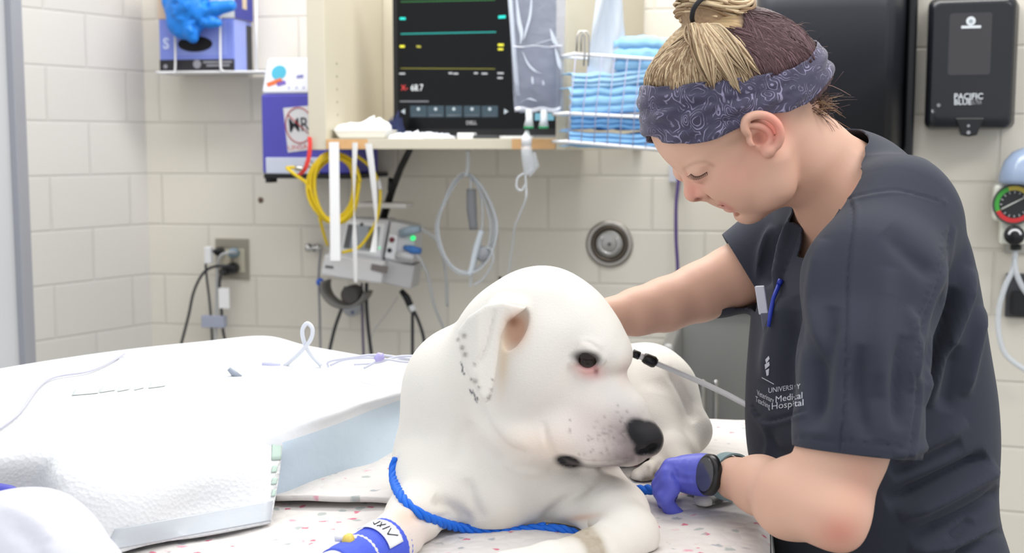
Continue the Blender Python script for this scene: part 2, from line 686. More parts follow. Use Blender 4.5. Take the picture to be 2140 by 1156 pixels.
mtext('68.7', 872, 184, 15, gw, w=29)
mtext('X-', 846, 184, 13, glow('redt', (190, 60, 60), 0.8), w=16)
for (x0, x1, y) in ((835, 847, 154), (938, 946, 153), (948, 958, 154), (991, 999, 153), (1007, 1019, 154), (1040, 1053, 153), (1040, 1051, 163)):
    strip(x0, y, x1, y, .004, glow('whited', (150, 152, 156), 0.8), 'readout_mark')
strip(836, 212, 896, 212, .0035, glow('whiteg', (95, 97, 102), 0.8), 'readout_mark')
mb = MB()
bm_ = glow('button', (46, 62, 72), 0.5)
for k, cx in enumerate((875, 911, 949, 987, 1024)):
    a, b = M2(cx - 17, 245), M2(cx + 17, 221)
    q = [MP(a[0], a[1], .0018), MP(b[0], a[1], .0018), MP(b[0], b[1], .0018), MP(a[0], b[1], .0018)]
    MB().hexa(q + [p - mz * .0009 for p in q]).build('soft_key', bm_, mn, smooth=False)
    c = M2(cx, 228)
    MB().lathe(MP(c[0], c[1], .0019), mz, [(.0042, 0), (.0042, .0004)], 10).build('key_icon', glow('icon', (150, 160, 166), 0.8), mn, smooth=False)
    strip(cx - 13, 241, cx + 13, 241, .003, glow('whiteg', (95, 97, 102), 0.8), 'readout_mark')
for cx, sg in ((843, -1), (1058, 1)):
    a = M2(cx, 233)
    q = [MP(a[0] + sg * .006, a[1], .0019), MP(a[0] - sg * .005, a[1] - .007, .0019), MP(a[0] - sg * .005, a[1] + .007, .0019)]
    MB().prism(q, -mz * .0006).build('arrow_key', glow('icon', (150, 160, 166), 0.8), mn, smooth=False)
a = M2(986, 257)
text_part('logo', 'DELL', mat('logo_silver', (150, 150, 156), 0.4), mn, MP(a[0], a[1], .0026), mx, my, .013, .0003, bold=.0004)
strip(1118, 244, 1158, 244, .018, glow('cyan', (92, 140, 158), 0.7), 'readout_mark')
p0 = MP(mw / 2, 0, -.09)
mb = MB().box((p0.x, p0.y, z_s1 + .0035), (.2, .15, .007), (mx, mz, my))
mb.box((p0.x - mz.x * 0, p0.y, z_s1 + .12), (.07, .03, .23), (mx, mz, my))
mb.build('stand', M_black, mn, smooth=False, bevel=.002)

# ---------------------------------------------------------------- what lies on the shelf
def crumple(name, label, cat, c, sx, sy, h, m, seed, group=None, n=14):
    """crumpled sheet heap: a bumpy folded surface closed underneath"""
    rg = np.random.default_rng(seed)
    vs, fs = [], []
    g = rg.normal(0, 1, (n + 1, n + 1))
    X, Y = BW.u, -BW.n
    for i in range(n + 1):
        for j in range(n + 1):
            u, v = i / n * 2 - 1, j / n * 2 - 1
            e = max(0, 1 - max(abs(u), abs(v)) ** 3)
            z = h * (e ** .6) * (.55 + .3 * math.sin(3.1 * u + seed) * math.cos(2.3 * v + seed) + .13 * g[i, j])
            p = Vector(c) + X * (u + .05 * g[i, j]) * sx / 2 + Y * (v + .05 * g[j, i]) * sy / 2
            vs.append((p.x, p.y, c[2] + max(.0008, z)))
    for i in range(n):
        for j in range(n):
            a = i * (n + 1) + j
            fs.append([a, a + n + 1, a + n + 2, a + 1])
    mb = MB().add(vs, fs)
    o = mb.build(name, m, sub=0, solid=0.001)
    for p in o.data.polygons:
        p.use_smooth = False
    return tag(o, label, cat, group)


def shelf_pt(px, d):
    u, _ = BW.uz(px, 285, d)
    return BW.W(u, d, z_s1 + .0005)


u0, z1 = BW.uz(707, 255, .44)
u1, _ = BW.uz(818, 255, .44)
tray = wthing('tray', 'shallow white plastic tray at the left of the cabinet shelf', 'tray', BW, 760, 287, .42)
mb = MB()
W = BW.W
zt, z0 = z_s1 + .022, z_s1 + .0006
mb.hexa([W(u0 + .012, .47, z0), W(u1 - .012, .47, z0), W(u1, .48, zt), W(u0, .48, zt), W(u0 + .012, .35, z0), W(u1 - .012, .35, z0), W(u1, .34, zt), W(u0, .34, zt)])
mb.build('tray_body', mat('tray_white', (236, 236, 232), 0.5), tray, smooth=False, bevel=.003)
zz = zt + .0005
p = W((u0 + u1) / 2 - .01, .41, zz)
crumple('gauze', 'crumpled white gauze heaped on the shallow tray', 'gauze', (p.x, p.y, zz), .13, .10, .034, M_paper, 3)
p = shelf_pt(866, .45)
crumple('plastic_wrapper', 'crumpled clear white wrapper just right of the tray on the cabinet shelf', 'wrapper', p, .12, .06, .024, mat('wrapper_white', (226, 230, 238), 0.35), 5)
p = shelf_pt(918, .46)
crumple('plastic_wrapper', 'small torn white wrapper below the monitor arrows, middle of the cabinet shelf', 'wrapper', p, .07, .05, .016, mat('wrapper_white', (226, 230, 238), 0.35), 8)
p = shelf_pt(976, .44)
bx = MB().box((p.x, p.y, p.z + .007), (.042, .03, .014), (BW.u, BW.n, Vector((0, 0, 1))), 0).build('small_box', M_paper, smooth=False, bevel=.001)
tag(bx, 'small white carton under the monitor logo on the cabinet shelf', 'box')
p = shelf_pt(1018, .44)
bx = MB().box((p.x, p.y, p.z + .004), (.06, .05, .008), (BW.u, BW.n, Vector((0, 0, 1))), 0).build('notepad', mat('note_dark', (70, 72, 76), 0.6), smooth=False, bevel=.001)
tag(bx, 'flat dark grey pad lying beside the small white carton', 'notepad')
p = shelf_pt(1072, .40)
bx = MB().box((p.x, p.y, p.z + .003), (.09, .07, .006), (BW.u, BW.n, Vector((0, 0, 1))), 0).build('paper_stack', M_paper, smooth=False, bevel=.001)
tag(bx, 'thin white stack of papers behind the drip spike on the shelf', 'paper')
p = shelf_pt(826, .36)
crumple('navy_pouch', 'dark navy cloth pouch tucked behind the gauze beside the monitor', 'pouch', p, .04, .06, .07, mat('navy_cloth', (38, 46, 84), 0.8), 4)

# ---------------------------------------------------------------- tape strips on the shelf edge
g = 'white tape strips hanging from the shelf edge'


def tape(pts, w, label, tw):
    ps = wp(BW, [(x, y, CD + .006 + .012 * (i / len(pts))) for i, (x, y) in enumerate(pts)], 8)
    N = len(ps)
    dirs = []
    ws = []
    for i in range(N):
        a = np.interp(i / (N - 1), np.linspace(0, 1, len(tw)), tw)
        dirs.append(BW.u * math.cos(a) - BW.n * math.sin(a))
        ws.append(w)
    return tag(MB().ribbon(ps, dirs, ws, .0008).build('tape_strip', M_tape, smooth=False), label, 'tape', g)


tape([(698, 297), (699, 380), (700, 460), (701, 545)], .0255, 'broad flat white tape strip hanging leftmost from the cabinet shelf', [0, 0])
tape([(742, 298), (740, 370), (740, 430), (741, 500), (743, 590)], .019, 'longest white tape strip, middle of the three under the cabinet shelf', [.5, .9, 1.3, .7, .9])
tape([(770, 300), (778, 360), (784, 430), (785, 480), (780, 528)], .020, 'white tape strip twisted at its middle, rightmost of three below the shelf', [.3, .6, 1.15, .4])

# ---------------------------------------------------------------- wire rack of glove boxes
rack = wthing('wire_rack', 'white wire glove box rack on the wall left of the cabinet', 'rack', BW, 440, 152, .06)
RD = .15
W = BW.W
mb = MB()


def wire(mb, pts, r=.0032, sp=0):
    ps = [BW.B(*p) for p in pts]
    return mb.tube(ps, r, 8)


mb.tube(wp(BW, [(328, 152, RD), (358, 151, RD), (366, 145, RD), (366, 70, RD), (366, 60, RD - .002)], 5), .0032)
mb.tube(wp(BW, [(459, -30, RD), (460, 60, RD), (461, 135, RD), (464, 147, RD), (478, 150, RD), (548, 150, RD)], 5), .0032)
mb.tube([BW.B(326, 151, RD - .004), BW.B(549, 150, RD - .004)], .0035)
mb.tube([BW.B(326, 151, RD - .004), BW.W(BW.uz(326, 151, RD)[0], .008, BW.uz(326, 151, RD)[1])], .0035)
mb.tube([BW.B(549, 150, RD - .004), BW.W(BW.uz(549, 151, RD)[0], .008, BW.uz(549, 151, RD)[1])], .0035)
mb.tube([BW.B(535, -30, .1), BW.B(536, 150, .1)], .0032)
tag(mb.build('wire_frame', M_wire, rack))
u0, z0 = BW.uz(326, 150, RD)
u1, _ = BW.uz(549, 150, RD)
wblock(MB(), u0 + .004, u1 - .004, .008, RD - .008, z0 - .0022, z0 + .0012).build('wire_base', M_wire, rack, smooth=False)
zbase = z0 + .002


def glove_box(label, x0, x1, ytop, ybot, colr, side_col, band, zb, D=RD - .012):
    u0, zt = BW.uz(x0, ytop, D)
    u1, zlow = BW.uz(x1, ybot, D)
    if zb is not None:
        zlow = zb
    t = thing('glove_box', label, 'box', BW.W((u0 + u1) / 2, D / 2, zlow), 'glove boxes in the wire rack')
    wblock(MB(), u0, u1, .01, D, zlow, zt).build('carton', colr, t, smooth=False, bevel=.001)
    return t, u0, u1, zlow, zt, D


M_peri = mat('carton_periwinkle', (126, 142, 220), 0.5, noise=(8, .06))
M_peri2 = mat('carton_light_periwinkle', (150, 165, 232), 0.5)
M_cblack = mat('carton_black', (40, 40, 46), 0.5)
t, u0, u1, zl, zt, D = glove_box('periwinkle blue glove box with oval opening, lower of two in the rack', 332, 489, 41, 147, M_peri, None, None, zbase)
hh = zt - zl
e = .0008
wblock(MB(), u0 - e, u1 + e, .009, D + e, zl, zl + hh * .22).build('black_band', M_cblack, t, smooth=False)
wblock(MB(), u1, u1 + e * 2, .05, D - .004, zl + hh * .0, zl + hh).build('side_panel', M_peri2, t, smooth=False)
wblock(MB(), u1, u1 + e * 2, .009, .048, zl + hh * .05, zl + hh * .92).build('side_print', M_cblack, t, smooth=False)
c = BW.B(408, 92, D)
sq = (BW.u, Vector((0, 0, .42)))
MB().lathe(c, -BW.n, [(.052, -.0005), (.052, .0014)], 28, squash=sq).build('opening', mat('opening_dark', (14, 12, 16), 0.7), t, smooth=False)
text_part('lettering', 'S', mat('print_pale', (205, 214, 246), 0.6), t, BW.B(347, 92, D + .001), BW.u, (0, 0, 1), .042, .0004, bold=.0012)
wblock(MB(), u0 + .045, u1 - .02, D, D + .0007, zl + hh * .3, zl + hh * .97).build('front_print', mat('carton_mid', (140, 156, 226), 0.5), t, smooth=False)
for (a, b, y) in ((425, 485, 130), (432, 480, 137)):
    ua, za = BW.uz(a, y, D)
    ub, _ = BW.uz(b, y, D)
    wblock(MB(), ua, ub, D + .0007, D + .0016, za - .0025, za + .0025).build('print_line', mat('print_grey', (150, 150, 160), 0.6), t, smooth=False)
c = BW.B(412, 134, D + .0008)
MB().lathe(c, -BW.n, [(.012, 0), (.012, .0008)], 18).build('print_roundel', mat('print_grey', (150, 150, 160), 0.6), t, smooth=False)
c = BW.B(346, 139, D + .0008)
MB().lathe(c, -BW.n, [(.006, 0), (.006, .0008)], 14).build('print_roundel', mat('print_grey', (150, 150, 160), 0.6), t, smooth=False)
zup = zt + .001
t, u0, u1, zl, zt, D = glove_box('tan and white glove box with a navy end, upper of two in the rack', 327, 490, -70, 41, mat('carton_tan', (214, 190, 168), 0.6, noise=(40, .05)), None, None, zup)
wblock(MB(), BW.uz(352, 0, D)[0], u1 + e, D, D + .0012, zl, zt).build('front_panel', mat('carton_pale', (214, 214, 206), 0.55), t, smooth=False)
wblock(MB(), u1, u1 + e * 2, .009, D - .001, zl, zt).build('side_panel', mat('carton_navy', (48, 56, 152), 0.5), t, smooth=False)
wblock(MB(), u1 + e * 2, u1 + e * 3, .055, .085, zl + .03, zt - .02).build('side_print', mat('print_cream', (214, 196, 170), 0.6), t, smooth=False)


# ---------------------------------------------------------------- warming unit
WD = .27
wu = wthing('warming_unit', 'purple-blue hose warming unit with sloped white top, half behind the cabinet', 'warming unit', BW, 640, 365, .12)
u0, z1 = BW.uz(545, 197, WD)
u1, z0 = BW.uz(735, 364, WD)
_, zt = BW.uz(545, 122, WD - .04)
M_wblue = mat('unit_blue', (84, 82, 184), 0.42)
wblock(MB(), u0, u1, .03, WD, z0, z1).build('body', M_wblue, wu, smooth=False, bevel=.006)
mb = MB()
W = BW.W
mb.hexa([W(u0, WD, z1 + .0008), W(u1, WD, z1 + .0008), W(u1 - .004, WD - .035, zt), W(u0 + .004, WD - .035, zt), W(u0, .03, z1 + .0008), W(u1, .03, z1 + .0008), W(u1 - .004, .05, zt), W(u0 + .004, .05, zt)])
mb.build('sloped_top', mat('unit_white', (232, 234, 244), 0.35), wu, smooth=False, bevel=.010)
ua, za = BW.uz(556, 329, WD)
ub, zb_ = BW.uz(668, 366, WD)
wblock(MB(), ua, ub, WD, WD + .004, zb_ + .003, za).build('lower_panel', mat('unit_panel', (214, 220, 238), 0.35), wu, smooth=False, bevel=.002)
sl = (W(u0, WD - .035, zt) - W(u0, WD, z1)).normalized()     # up the sloping face
sn = BW.u.cross(sl).normalized()


def SL(px, py):
    rr = ray(px, py)
    o = W(u0, WD, z1)
    tt = (o - CAMP).dot(sn) / rr.dot(sn)
    return CAMP + rr * tt + sn * .0006


MB().lathe(SL(583, 152), sn, [(.021, 0), (.021, .0006)], 24).build('sticker', mat('sticker_teal', (76, 178, 208), 0.5), wu, smooth=False)
q = [SL(557, 174), SL(587, 163), SL(592, 171), SL(560, 182)]
MB().prism(q, sn * .0009).build('sticker_banner', mat('sticker_orange', (226, 112, 60), 0.5), wu, smooth=False)
q = [SL(578, 172), SL(596, 168), SL(598, 176), SL(580, 181)]
MB().prism(q, sn * .0009).build('sticker_banner', mat('sticker_violet', (120, 96, 190), 0.5), wu, smooth=False)
for x in (604, 620, 635):
    MB().lathe(SL(x, 184), sn, [(.0025, 0), (.0025, .001)], 10).build('indicator', mat('indicator_violet', (130, 130, 190), 0.4), wu, smooth=False)
MB().prism([SL(620, 158), SL(634, 156), SL(634, 163), SL(620, 164)], sn * .0006).build('print_line', mat('indicator_violet', (130, 130, 190), 0.4), wu, smooth=False)
# sticker
qs = [BW.B(x, y, WD + .001) for x, y in ((592, 226), (664, 219), (670, 310), (602, 319))]
MB().prism(qs, -BW.n * .0008).build('warning_sticker', mat('sticker_white', (226, 226, 230), 0.5), wu, smooth=False)
c = BW.B(625, 262, WD + .0022)
sx_ = (qs[1] - qs[0]).normalized()
sy_ = (qs[0] - qs[3]).normalized()
ring = [c + sx_ * .047 * math.cos(a) * .8 + sy_ * .047 * math.sin(a) for a in np.linspace(0, 2 * math.pi, 41)[:-1]]
mb = MB().tube(ring, .0016, 6, closed=True)
mb.tube([c - sx_ * .028 + sy_ * .030, c + sx_ * .030 - sy_ * .030], .0016, 6)
mb.build('ban_mark', mat('sign_red', (178, 48, 54), 0.5), wu)
text_part('lettering', 'MR', M_ink, wu, c - sx_ * .001 - BW.n * .0004, sx_, sy_, .052, .0004, bold=.0001, fit=.056)
text_part('lettering', 'UNSAFE', mat('sign_red_pale', (206, 110, 116), 0.5), wu, c - sy_ * .058, sx_, sy_, .018, .0004, fit=.075)
br = wthing('wall_bracket', 'thin black shelf bracket under the purple-blue warming unit', 'bracket', BW, 640, 376, .1)
ua, za = BW.uz(551, 367, WD + .01)
ub, zb_ = BW.uz(748, 374, WD + .01)
wblock(MB(), ua, ub, .003, WD + .01, zb_, z0 - .0006).build('bracket_plate', M_blackm, br, smooth=False, bevel=.001)
ub2, zf = BW.uz(568, 382, WD)
wblock(MB(), ua + .002, ub2, WD - .04, WD + .004, zf, zb_ - .0003).build('bracket_foot', M_blackm, br, smooth=False, bevel=.001)

# red webbing, yellow hose
ps = wp(BW, [(647, 286, CD + .012), (648, 305, CD + .012), (645, 330, CD + .01), (637, 354, CD + .005), (625, 366, CD - .01)], 6)
tag(MB().ribbon(ps, BW.u + Vector((0, 0, -.3)), .011, .001).build('webbing_strap', M_red, smooth=False), 'short red webbing strap hanging beside the yellow hose', 'strap')
yh = wthing('air_hose', 'yellow coiled air hose hanging below the cabinet shelf', 'hose', BW, 700, 320, .40)
mb = MB()
pts = []
rg = np.random.default_rng(2)
loops = 5
N = loops * 26
for i in range(N):
    a = 2 * math.pi * i / 26
    k = i / N
    rx, ry = 48 + 7 * math.sin(i * .21), 70 + 6 * math.cos(i * .17)
    pts.append(BW.B(699 + rx * math.cos(a) + 3 * math.sin(k * 9), 392 + ry * math.sin(a) + 4 * math.sin(k * 14), .40 + .03 * k + .004 * math.sin(a)))
mb.tube(pts, .0044, 8)
mb.build('hose_coil', M_yellow, yh)
MB().tube(wp(BW, [(600, 352, .40), (618, 366, .41), (640, 382, .41), (652, 400, .42)], 6), .0046, 8).build('hose_end', M_yellow, yh)
MB().tube(wp(BW, [(598, 351, .40), (612, 350, .40), (622, 352, .40)], 4), .0042, 8).build('hose_fitting', M_yellow, yh)
MB().tube(wp(BW, [(618, 351, .40), (636, 354, .40)], 4), .007, 10).build('metal_coupling', M_steel, yh)
MB().tube(wp(BW, [(640, 338, .40), (655, 350, .40), (658, 365, .40)], 4), .009, 10).build('metal_coupling', M_steel, yh)
MB().tube(wp(BW, [(668, 455, .41), (677, 490, .38), (684, 512, .34)], 6), .0042, 8).build('hose_tail', M_yellow, yh)
MB().tube(wp(BW, [(745, 325, .40), (775, 350, .38), (792, 385, .36), (794, 420, .36), (786, 462, .36), (768, 495, .36), (748, 518, .36), (715, 528, .36)], 8), .0042, 8).build('hose_tail', M_yellow, yh)
MB().tube(wp(BW, [(791, 374, .362), (794, 396, .362)], 3), .0056, 10).build('hose_collar', M_white, yh)

# ---------------------------------------------------------------- outlet and plugs
op = wthing('outlet_plate', 'steel double outlet plate on the left of the back wall', 'outlet', BW, 485, 586, .004)
mb = MB().wbox(BW, 449, 498, 521, 585, .006, .0004)
mb.build('plate', mat('plate_steel', (176, 170, 158), 0.42, metal=0.7), op, smooth=False, bevel=.002)
for x in (470, 500):
    MB().wbox(BW, x - 12, 520, x + 12, 570, .009, .005).build('socket', mat('socket_ivory', (196, 190, 170), 0.5), op, smooth=False, bevel=.002)
g = 'plugs and cords at the steel outlet'


def plug_cord(label, plug, pm, body, cordpts, r, m):
    (x, y, d, L, pr) = plug
    t = wthing('power_cord', label, 'cord', BW, x, y, d, g)
    mb = MB()
    a = BW.B(x, y, .010)
    mb.tube([a, a - BW.n * .018, a - BW.n * .03, a - BW.n * .042], [pr, pr * 1.05, pr * .8, pr * .45], 12)
    mb.build('plug', pm, t)
    MB().tube(wp(BW, [(x, y, .045)] + cordpts, 8), r, 8).build('cable', m, t)
    return t


M_plugblue = mat('plug_blue_grey', (134, 160, 178), 0.4)
plug_cord('black power cord bowing far left of the outlet plate', (490, 560, 0, 0, .017), M_black, 0,
          [(470, 556, .07), (445, 558, .075), (424, 572, .07), (405, 610, .06), (394, 660, .06), (378, 722, .06)], .0042, M_dcable)
plug_cord('black power cord with a white tag below its plug', (474, 566, 0, 0, .014), M_black, 0,
          [(464, 570, .07), (459, 590, .07), (460, 615, .06), (463, 650, .06), (466, 690, .06), (473, 722, .06)], .0042, M_dcable)
plug_cord('grey power cord with blue-grey plug hanging straight from the outlet', (492, 528, 0, 0, .014), M_plugblue, 0,
          [(478, 528, .07), (462, 534, .075), (455, 552, .07), (453, 600, .06), (453, 650, .06), (449, 722, .06)], .0042, M_cable_grey)
plug_cord('black power cord whose white plug juts left of the outlet plate', (462, 525, 0, 0, .013), M_black, 0,
          [(448, 524, .08), (434, 530, .085), (430, 550, .08), (432, 580, .07), (438, 630, .06), (442, 680, .06), (444, 722, .06)], .0036, M_dcable)
mb = MB().wbox(BW, 425, 516, 440, 552, .10, .075)
tag(mb.build('plug_cap', M_white, smooth=False, bevel=.004), 'small white plug cap left of the steel outlet', 'plug')
mb = MB().wbox(BW, 456, 602, 479, 645, .075, .068)
tag(mb.build('cord_tag', M_paper, smooth=False, bevel=.001), 'white paper tag wrapped on a power cord', 'tag')
mb = MB().wbox(BW, 420, 660, 468, 686, .075, .05)
tag(mb.build('cord_clip', mat('clip_grey', (166, 172, 192), 0.5), smooth=False, bevel=.002), 'blue-grey band clipping the three power cords together', 'clip')
mb = MB().lathe(BW.B(545, 418, .0005), -BW.n, [(.0075, 0), (.0085, .0015), (.006, .003), (.0, .0035)], 14)
tag(mb.build('wall_anchor', mat('anchor_brown', (108, 88, 74), 0.7)), 'small brown screw anchor in the block wall', 'anchor')

# ---------------------------------------------------------------- arm, vital sign unit, cuff
am = wthing('support_arm', 'black angled support arm reaching from the shelf to the vital signs unit', 'arm', BW, 830, 400, .2)
MB().tube([BW.B(857, 312, .34), BW.B(838, 350, .3), BW.B(820, 395, .27), BW.B(800, 458, .22)], [.008, .009, .010, .011], 10).build('arm_tube', M_black, am)
MB().tube([BW.B(816, 372, .285), BW.B(814, 395, .28), BW.B(818, 412, .265)], .006, 10).build('arm_lever', M_black, am)
mb = MB().wbox(BW, 742, 424, 848, 436, .30, .22)
tag(mb.build('shelf_plate', mat('plate_white', (214, 212, 210), 0.4), smooth=False, bevel=.004), 'small pale shelf plate on the support arm above the vital signs unit', 'plate')

vs_ = wthing('vital_signs_unit', 'pale grey vital signs unit with screen and cables under the tape strips', 'vital signs monitor', BW, 770, 600, .2)
va = math.radians(33)
vx = Vector((math.cos(va), -math.sin(va) * 0.25, -.04)).normalized()
vz = Vector((0, 0, 1))
v0 = BW.B(683, 588, .30)
vn = vx.cross(vz).normalized()     # to the viewer


def VP(px, py, o=0.0):
    rr = ray(px, py)
    t = (v0 - CAMP).dot(vn) / rr.dot(vn)
    return CAMP + rr * t + vn * o


def vslab(q, d0, d1, name, m, bevel=.004, par=None):
    f = [VP(x, y, d0) for x, y in q]
    b = [p - vn * (d0 - d1) for p in f]
    return MB().hexa(f + b).build(name, m, par or vs_, smooth=False, bevel=bevel)


# q: bottom-left, bottom-right, top-right, top-left
vslab([(676, 572), (790, 586), (812, 460), (702, 456)], 0, -.10, 'case', M_grey, .008)
vslab([(674, 574), (800, 592), (808, 545), (683, 530)], .02, -.11, 'base', mat('device_pale', (212, 211, 212), 0.4), .006)
vslab([(712, 524), (795, 538), (805, 468), (726, 462)], .004, -.002, 'bezel', mat('bezel_white', (226, 227, 230), 0.35), .003)
vslab([(719, 518), (788, 526), (796, 474), (729, 468)], .006, .003, 'display', mat('display_grey', (150, 156, 162), 0.15, coat=.5), .0)
vslab([(719, 518), (731, 519), (740, 470), (729, 468)], .0068, .005, 'display_column', M_dgrey, 0)
vslab([(764, 518), (776, 520), (785, 476), (773, 474)], .0068, .005, 'display_column', mat('disp_brown', (104, 98, 84), .4), 0)
vslab([(790, 590), (857, 606), (866, 556), (808, 545)], -.004, -.10, 'printer_bay', mat('device_mid', (184, 183, 185), 0.45), .005)
vslab([(803, 546), (862, 552), (868, 474), (814, 462)], -.004, -.10, 'connector_panel', M_grey, .006)
vslab([(804, 538), (826, 543), (832, 492), (813, 489)], .003, -.006, 'port_plate', mat('bezel_white', (226, 227, 230), 0.35), .002)
vslab([(780, 562), (812, 570), (814, 556), (782, 550)], .024, .015, 'printer_slot', mat('slot_brown', (120, 112, 110), .6), 0)
vslab([(684, 558), (701, 560), (702, 555), (685, 553)], .0215, .018, 'maker_print', M_dgrey, 0)
for (x, y, r, m) in ((820, 501, .007, mat('port_maroon', (110, 40, 52), .4)), (815, 523, .006, M_ink), (757, 469, .005, M_dgrey)):
    MB().lathe(VP(x, y, .0035), vn, [(r, -.004), (r, .003), (r * .6, .0035)], 14).build('port', m, vs_)
MB().lathe(VP(863, 498, -.002), vn, [(.006, -.006), (.006, .005)], 14).build('indicator_lamp', mat('led_green', (40, 205, 110), .4, emit=1.6), vs_)
MB().lathe(VP(794, 518, .003), vn, [(.004, -.003), (.004, .002)], 12).build('indicator_lamp', mat('led_pale', (150, 225, 185), .4, emit=.6), vs_)
MB().tube([VP(838, 488, .0), VP(862, 480, .01), VP(880, 478, .012)], [.011, .012, .009], 12).build('connector', mat('connector_bluegrey', (150, 168, 184), .4), vs_)
MB().tube([VP(845, 517, .0), VP(864, 521, .01), VP(882, 524, .012)], [.006, .011, .008], 12).build('connector', mat('connector_blue', (62, 118, 190), .4), vs_)
MB().tube([VP(830, 534, .0), VP(850, 534, .01), VP(868, 538, .012)], [.010, .011, .008], 12).build('connector', M_grey, vs_)
for pts in ([(880, 478, .30), (915, 505, .28), (930, 560, .22), (935, 640, .2)], [(868, 530, .30), (880, 545, .3), (895, 580, .28), (908, 640, .25), (928, 690, .2), (940, 740, .18)]):
    MB().tube(wp(BW, pts, 8), .0042, 8).build('lead_cable', M_cable_grey, vs_)
c = wthing('coiled_cuff', 'dark grey rolled pressure cuff hanging below the vital signs unit', 'cuff', BW, 715, 635, .2)
cc = BW.B(725, 598, .22)
arc = [cc + BW.u * .062 * math.cos(a) + Vector((0, 0, .055 * math.sin(a))) for a in np.linspace(math.radians(165), math.radians(345), 20)]
M_cuff = mat('cuff_grey', (120, 117, 114), .7)
MB().ribbon(arc, BW.n, .07, .008).build('cuff_band', M_cuff, c)
MB().lathe(BW.B(730, 618, .25), BW.n, [(.020, 0), (.026, .004), (.026, .05), (.02, .055)], 22).build('cuff_roll', mat('cuff_dark', (84, 80, 78), .7), c)
pv = wthing('pivot_bracket', 'pale grey pivot plate with a blue dot on the wall below the cuff', 'bracket', BW, 738, 663, .06)
MB().lathe(BW.B(738, 640, .02), -BW.n, [(.028, 0), (.028, .02), (.022, .026)], 24).build('pivot_plate', mat('pivot_grey', (172, 174, 180), .35), pv)
MB().lathe(BW.B(737, 653, .0465), -BW.n, [(.004, 0), (.004, .003)], 12).build('dot', mat('dot_blue', (58, 84, 140), .5), pv)
g = 'cables below the vital signs unit'
cord('cable', 'black cable slanting left under the coiled grey cuff', 'cable', BW, [(722, 600, .16), (715, 640, .15), (700, 685, .14), (688, 735, .13)], .0048, M_dcable, g)
cord('cable', 'purple-grey cable, straightest one left of the black twin', 'cable', BW, [(756, 592, .2), (757, 640, .18), (758, 690, .17), (760, 745, .16)], .0036, mat('cable_mauve', (100, 92, 120), .45), g)
cord('cable', 'black cable hanging right beside the purple-grey one', 'cable', BW, [(766, 592, .2), (766, 640, .19), (770, 690, .18), (777, 745, .16)], .005, M_dcable, g)
cord('cable', 'thin pale wire slanting over the wall under the vital signs unit', 'cable', BW, [(832, 620, .05), (805, 660, .04), (780, 695, .04), (768, 740, .04)], .0012, M_cable_grey, g)
sp = wthing('cable_splitter', 'black cable splitter with two legs right below the vital signs unit', 'cable', BW, 855, 630, .2, g)
MB().tube([BW.B(838, 607, .2), BW.B(850, 622, .2), BW.B(858, 640, .19), BW.B(862, 652, .19)], [.007, .010, .010, .007], 10).build('splitter_body', M_black, sp)
MB().tube([BW.B(859, 638, .2), BW.B(865, 650, .2)], .009, 10).build('splitter_ring', M_white, sp)
MB().tube(wp(BW, [(862, 650, .19), (862, 690, .17), (862, 750, .16)], 6), .0045, 8).build('splitter_leg', M_dcable, sp)
MB().tube(wp(BW, [(864, 648, .19), (875, 672, .18), (885, 705, .16), (890, 750, .16)], 6), .0045, 8).build('splitter_leg', M_dcable, sp)
cord('grey_pole', 'slim grey tube standing left of the vital signs unit', 'tube', BW, [(670, 522, .14), (666, 580, .13), (668, 650, .12), (670, 745, .12)], .0032, mat('pole_grey', (142, 142, 148), .4))
bl = MB().lathe(BW.B(669, 590, .17), -BW.n, [(.0, -.012), (.008, -.009), (.012, 0), (.008, .009), (.0, .012)], 18)
tag(bl.build('blue_bulb', mat('bulb_blue', (40, 96, 200), .35)), 'round blue bulb on the slim grey tube', 'bulb')
kv = wthing('gas_valve', 'chrome wall valve with two round ends left of the vital signs unit', 'valve', BW, 655, 530, .05)
MB().lathe(BW.B(664, 517, .003), -BW.n, [(.010, 0), (.010, .03), (.007, .035)], 18).build('valve_body', M_dgrey, kv)
a = BW.B(640, 518, .04)
MB().tube([a, a + BW.u * .012, a + BW.u * .018, a + BW.u * .03, a + BW.u * .036, a + BW.u * .044], [.012, .014, .006, .006, .013, .011], 16).build('valve_knob', M_chrome, kv)

# ---------------------------------------------------------------- coiled clear tubing on its hook
hk = wthing('wall_hook', 'clear plastic hook under the shelf holding the coiled tubing', 'hook', BW, 980, 330, .36)
MB().tube(wp(BW, [(978, 314, .4), (978, 335, .4), (977, 355, .4), (973, 368, .4)], 4), .0055, 8).build('hook_stem', M_tubing, hk)
ct = wthing('coiled_tubing', 'clear coiled drip tubing hanging in a tall oval on the wall', 'tubing', BW, 975, 480, .36)
pts = []
rg = np.random.default_rng(5)
for i in range(6 * 30):
    a = 2 * math.pi * i / 30 + 1.2
    k = i // 30 + (i % 30) / 30
    rx = 66 - 7 * abs(math.sin(k * 1.7)) - 20 * max(0, math.sin(k * 2.3) - .7)
    ry = 108 - 8 * abs(math.cos(k * 1.3))
    yy = math.sin(a)
    taper = 1 - .32 * max(0, -yy)
    pts.append(BW.B(974 + rx * math.cos(a) * taper + 3 * math.sin(k * 5), 468 + ry * yy, .36 + .02 * math.sin(k * 2) + .012 * math.cos(a * .5)))
MB().tube(pts, .0026, 7).build('tubing_coil', M_tubing, ct)
for pts in ([(980, 362, .36), (1002, 400, .37), (1008, 450, .37), (1002, 520, .37), (985, 580, .36), (984, 600, .36)],
            [(984, 365, .37), (984, 420, .38), (986, 470, .38)], [(1000, 520, .38), (1025, 520, .38), (1030, 545, .38), (1012, 580, .37), (990, 596, .37)]):
    MB().tube(wp(BW, pts, 8), .003, 8).build('tubing_end', M_tubing, ct)
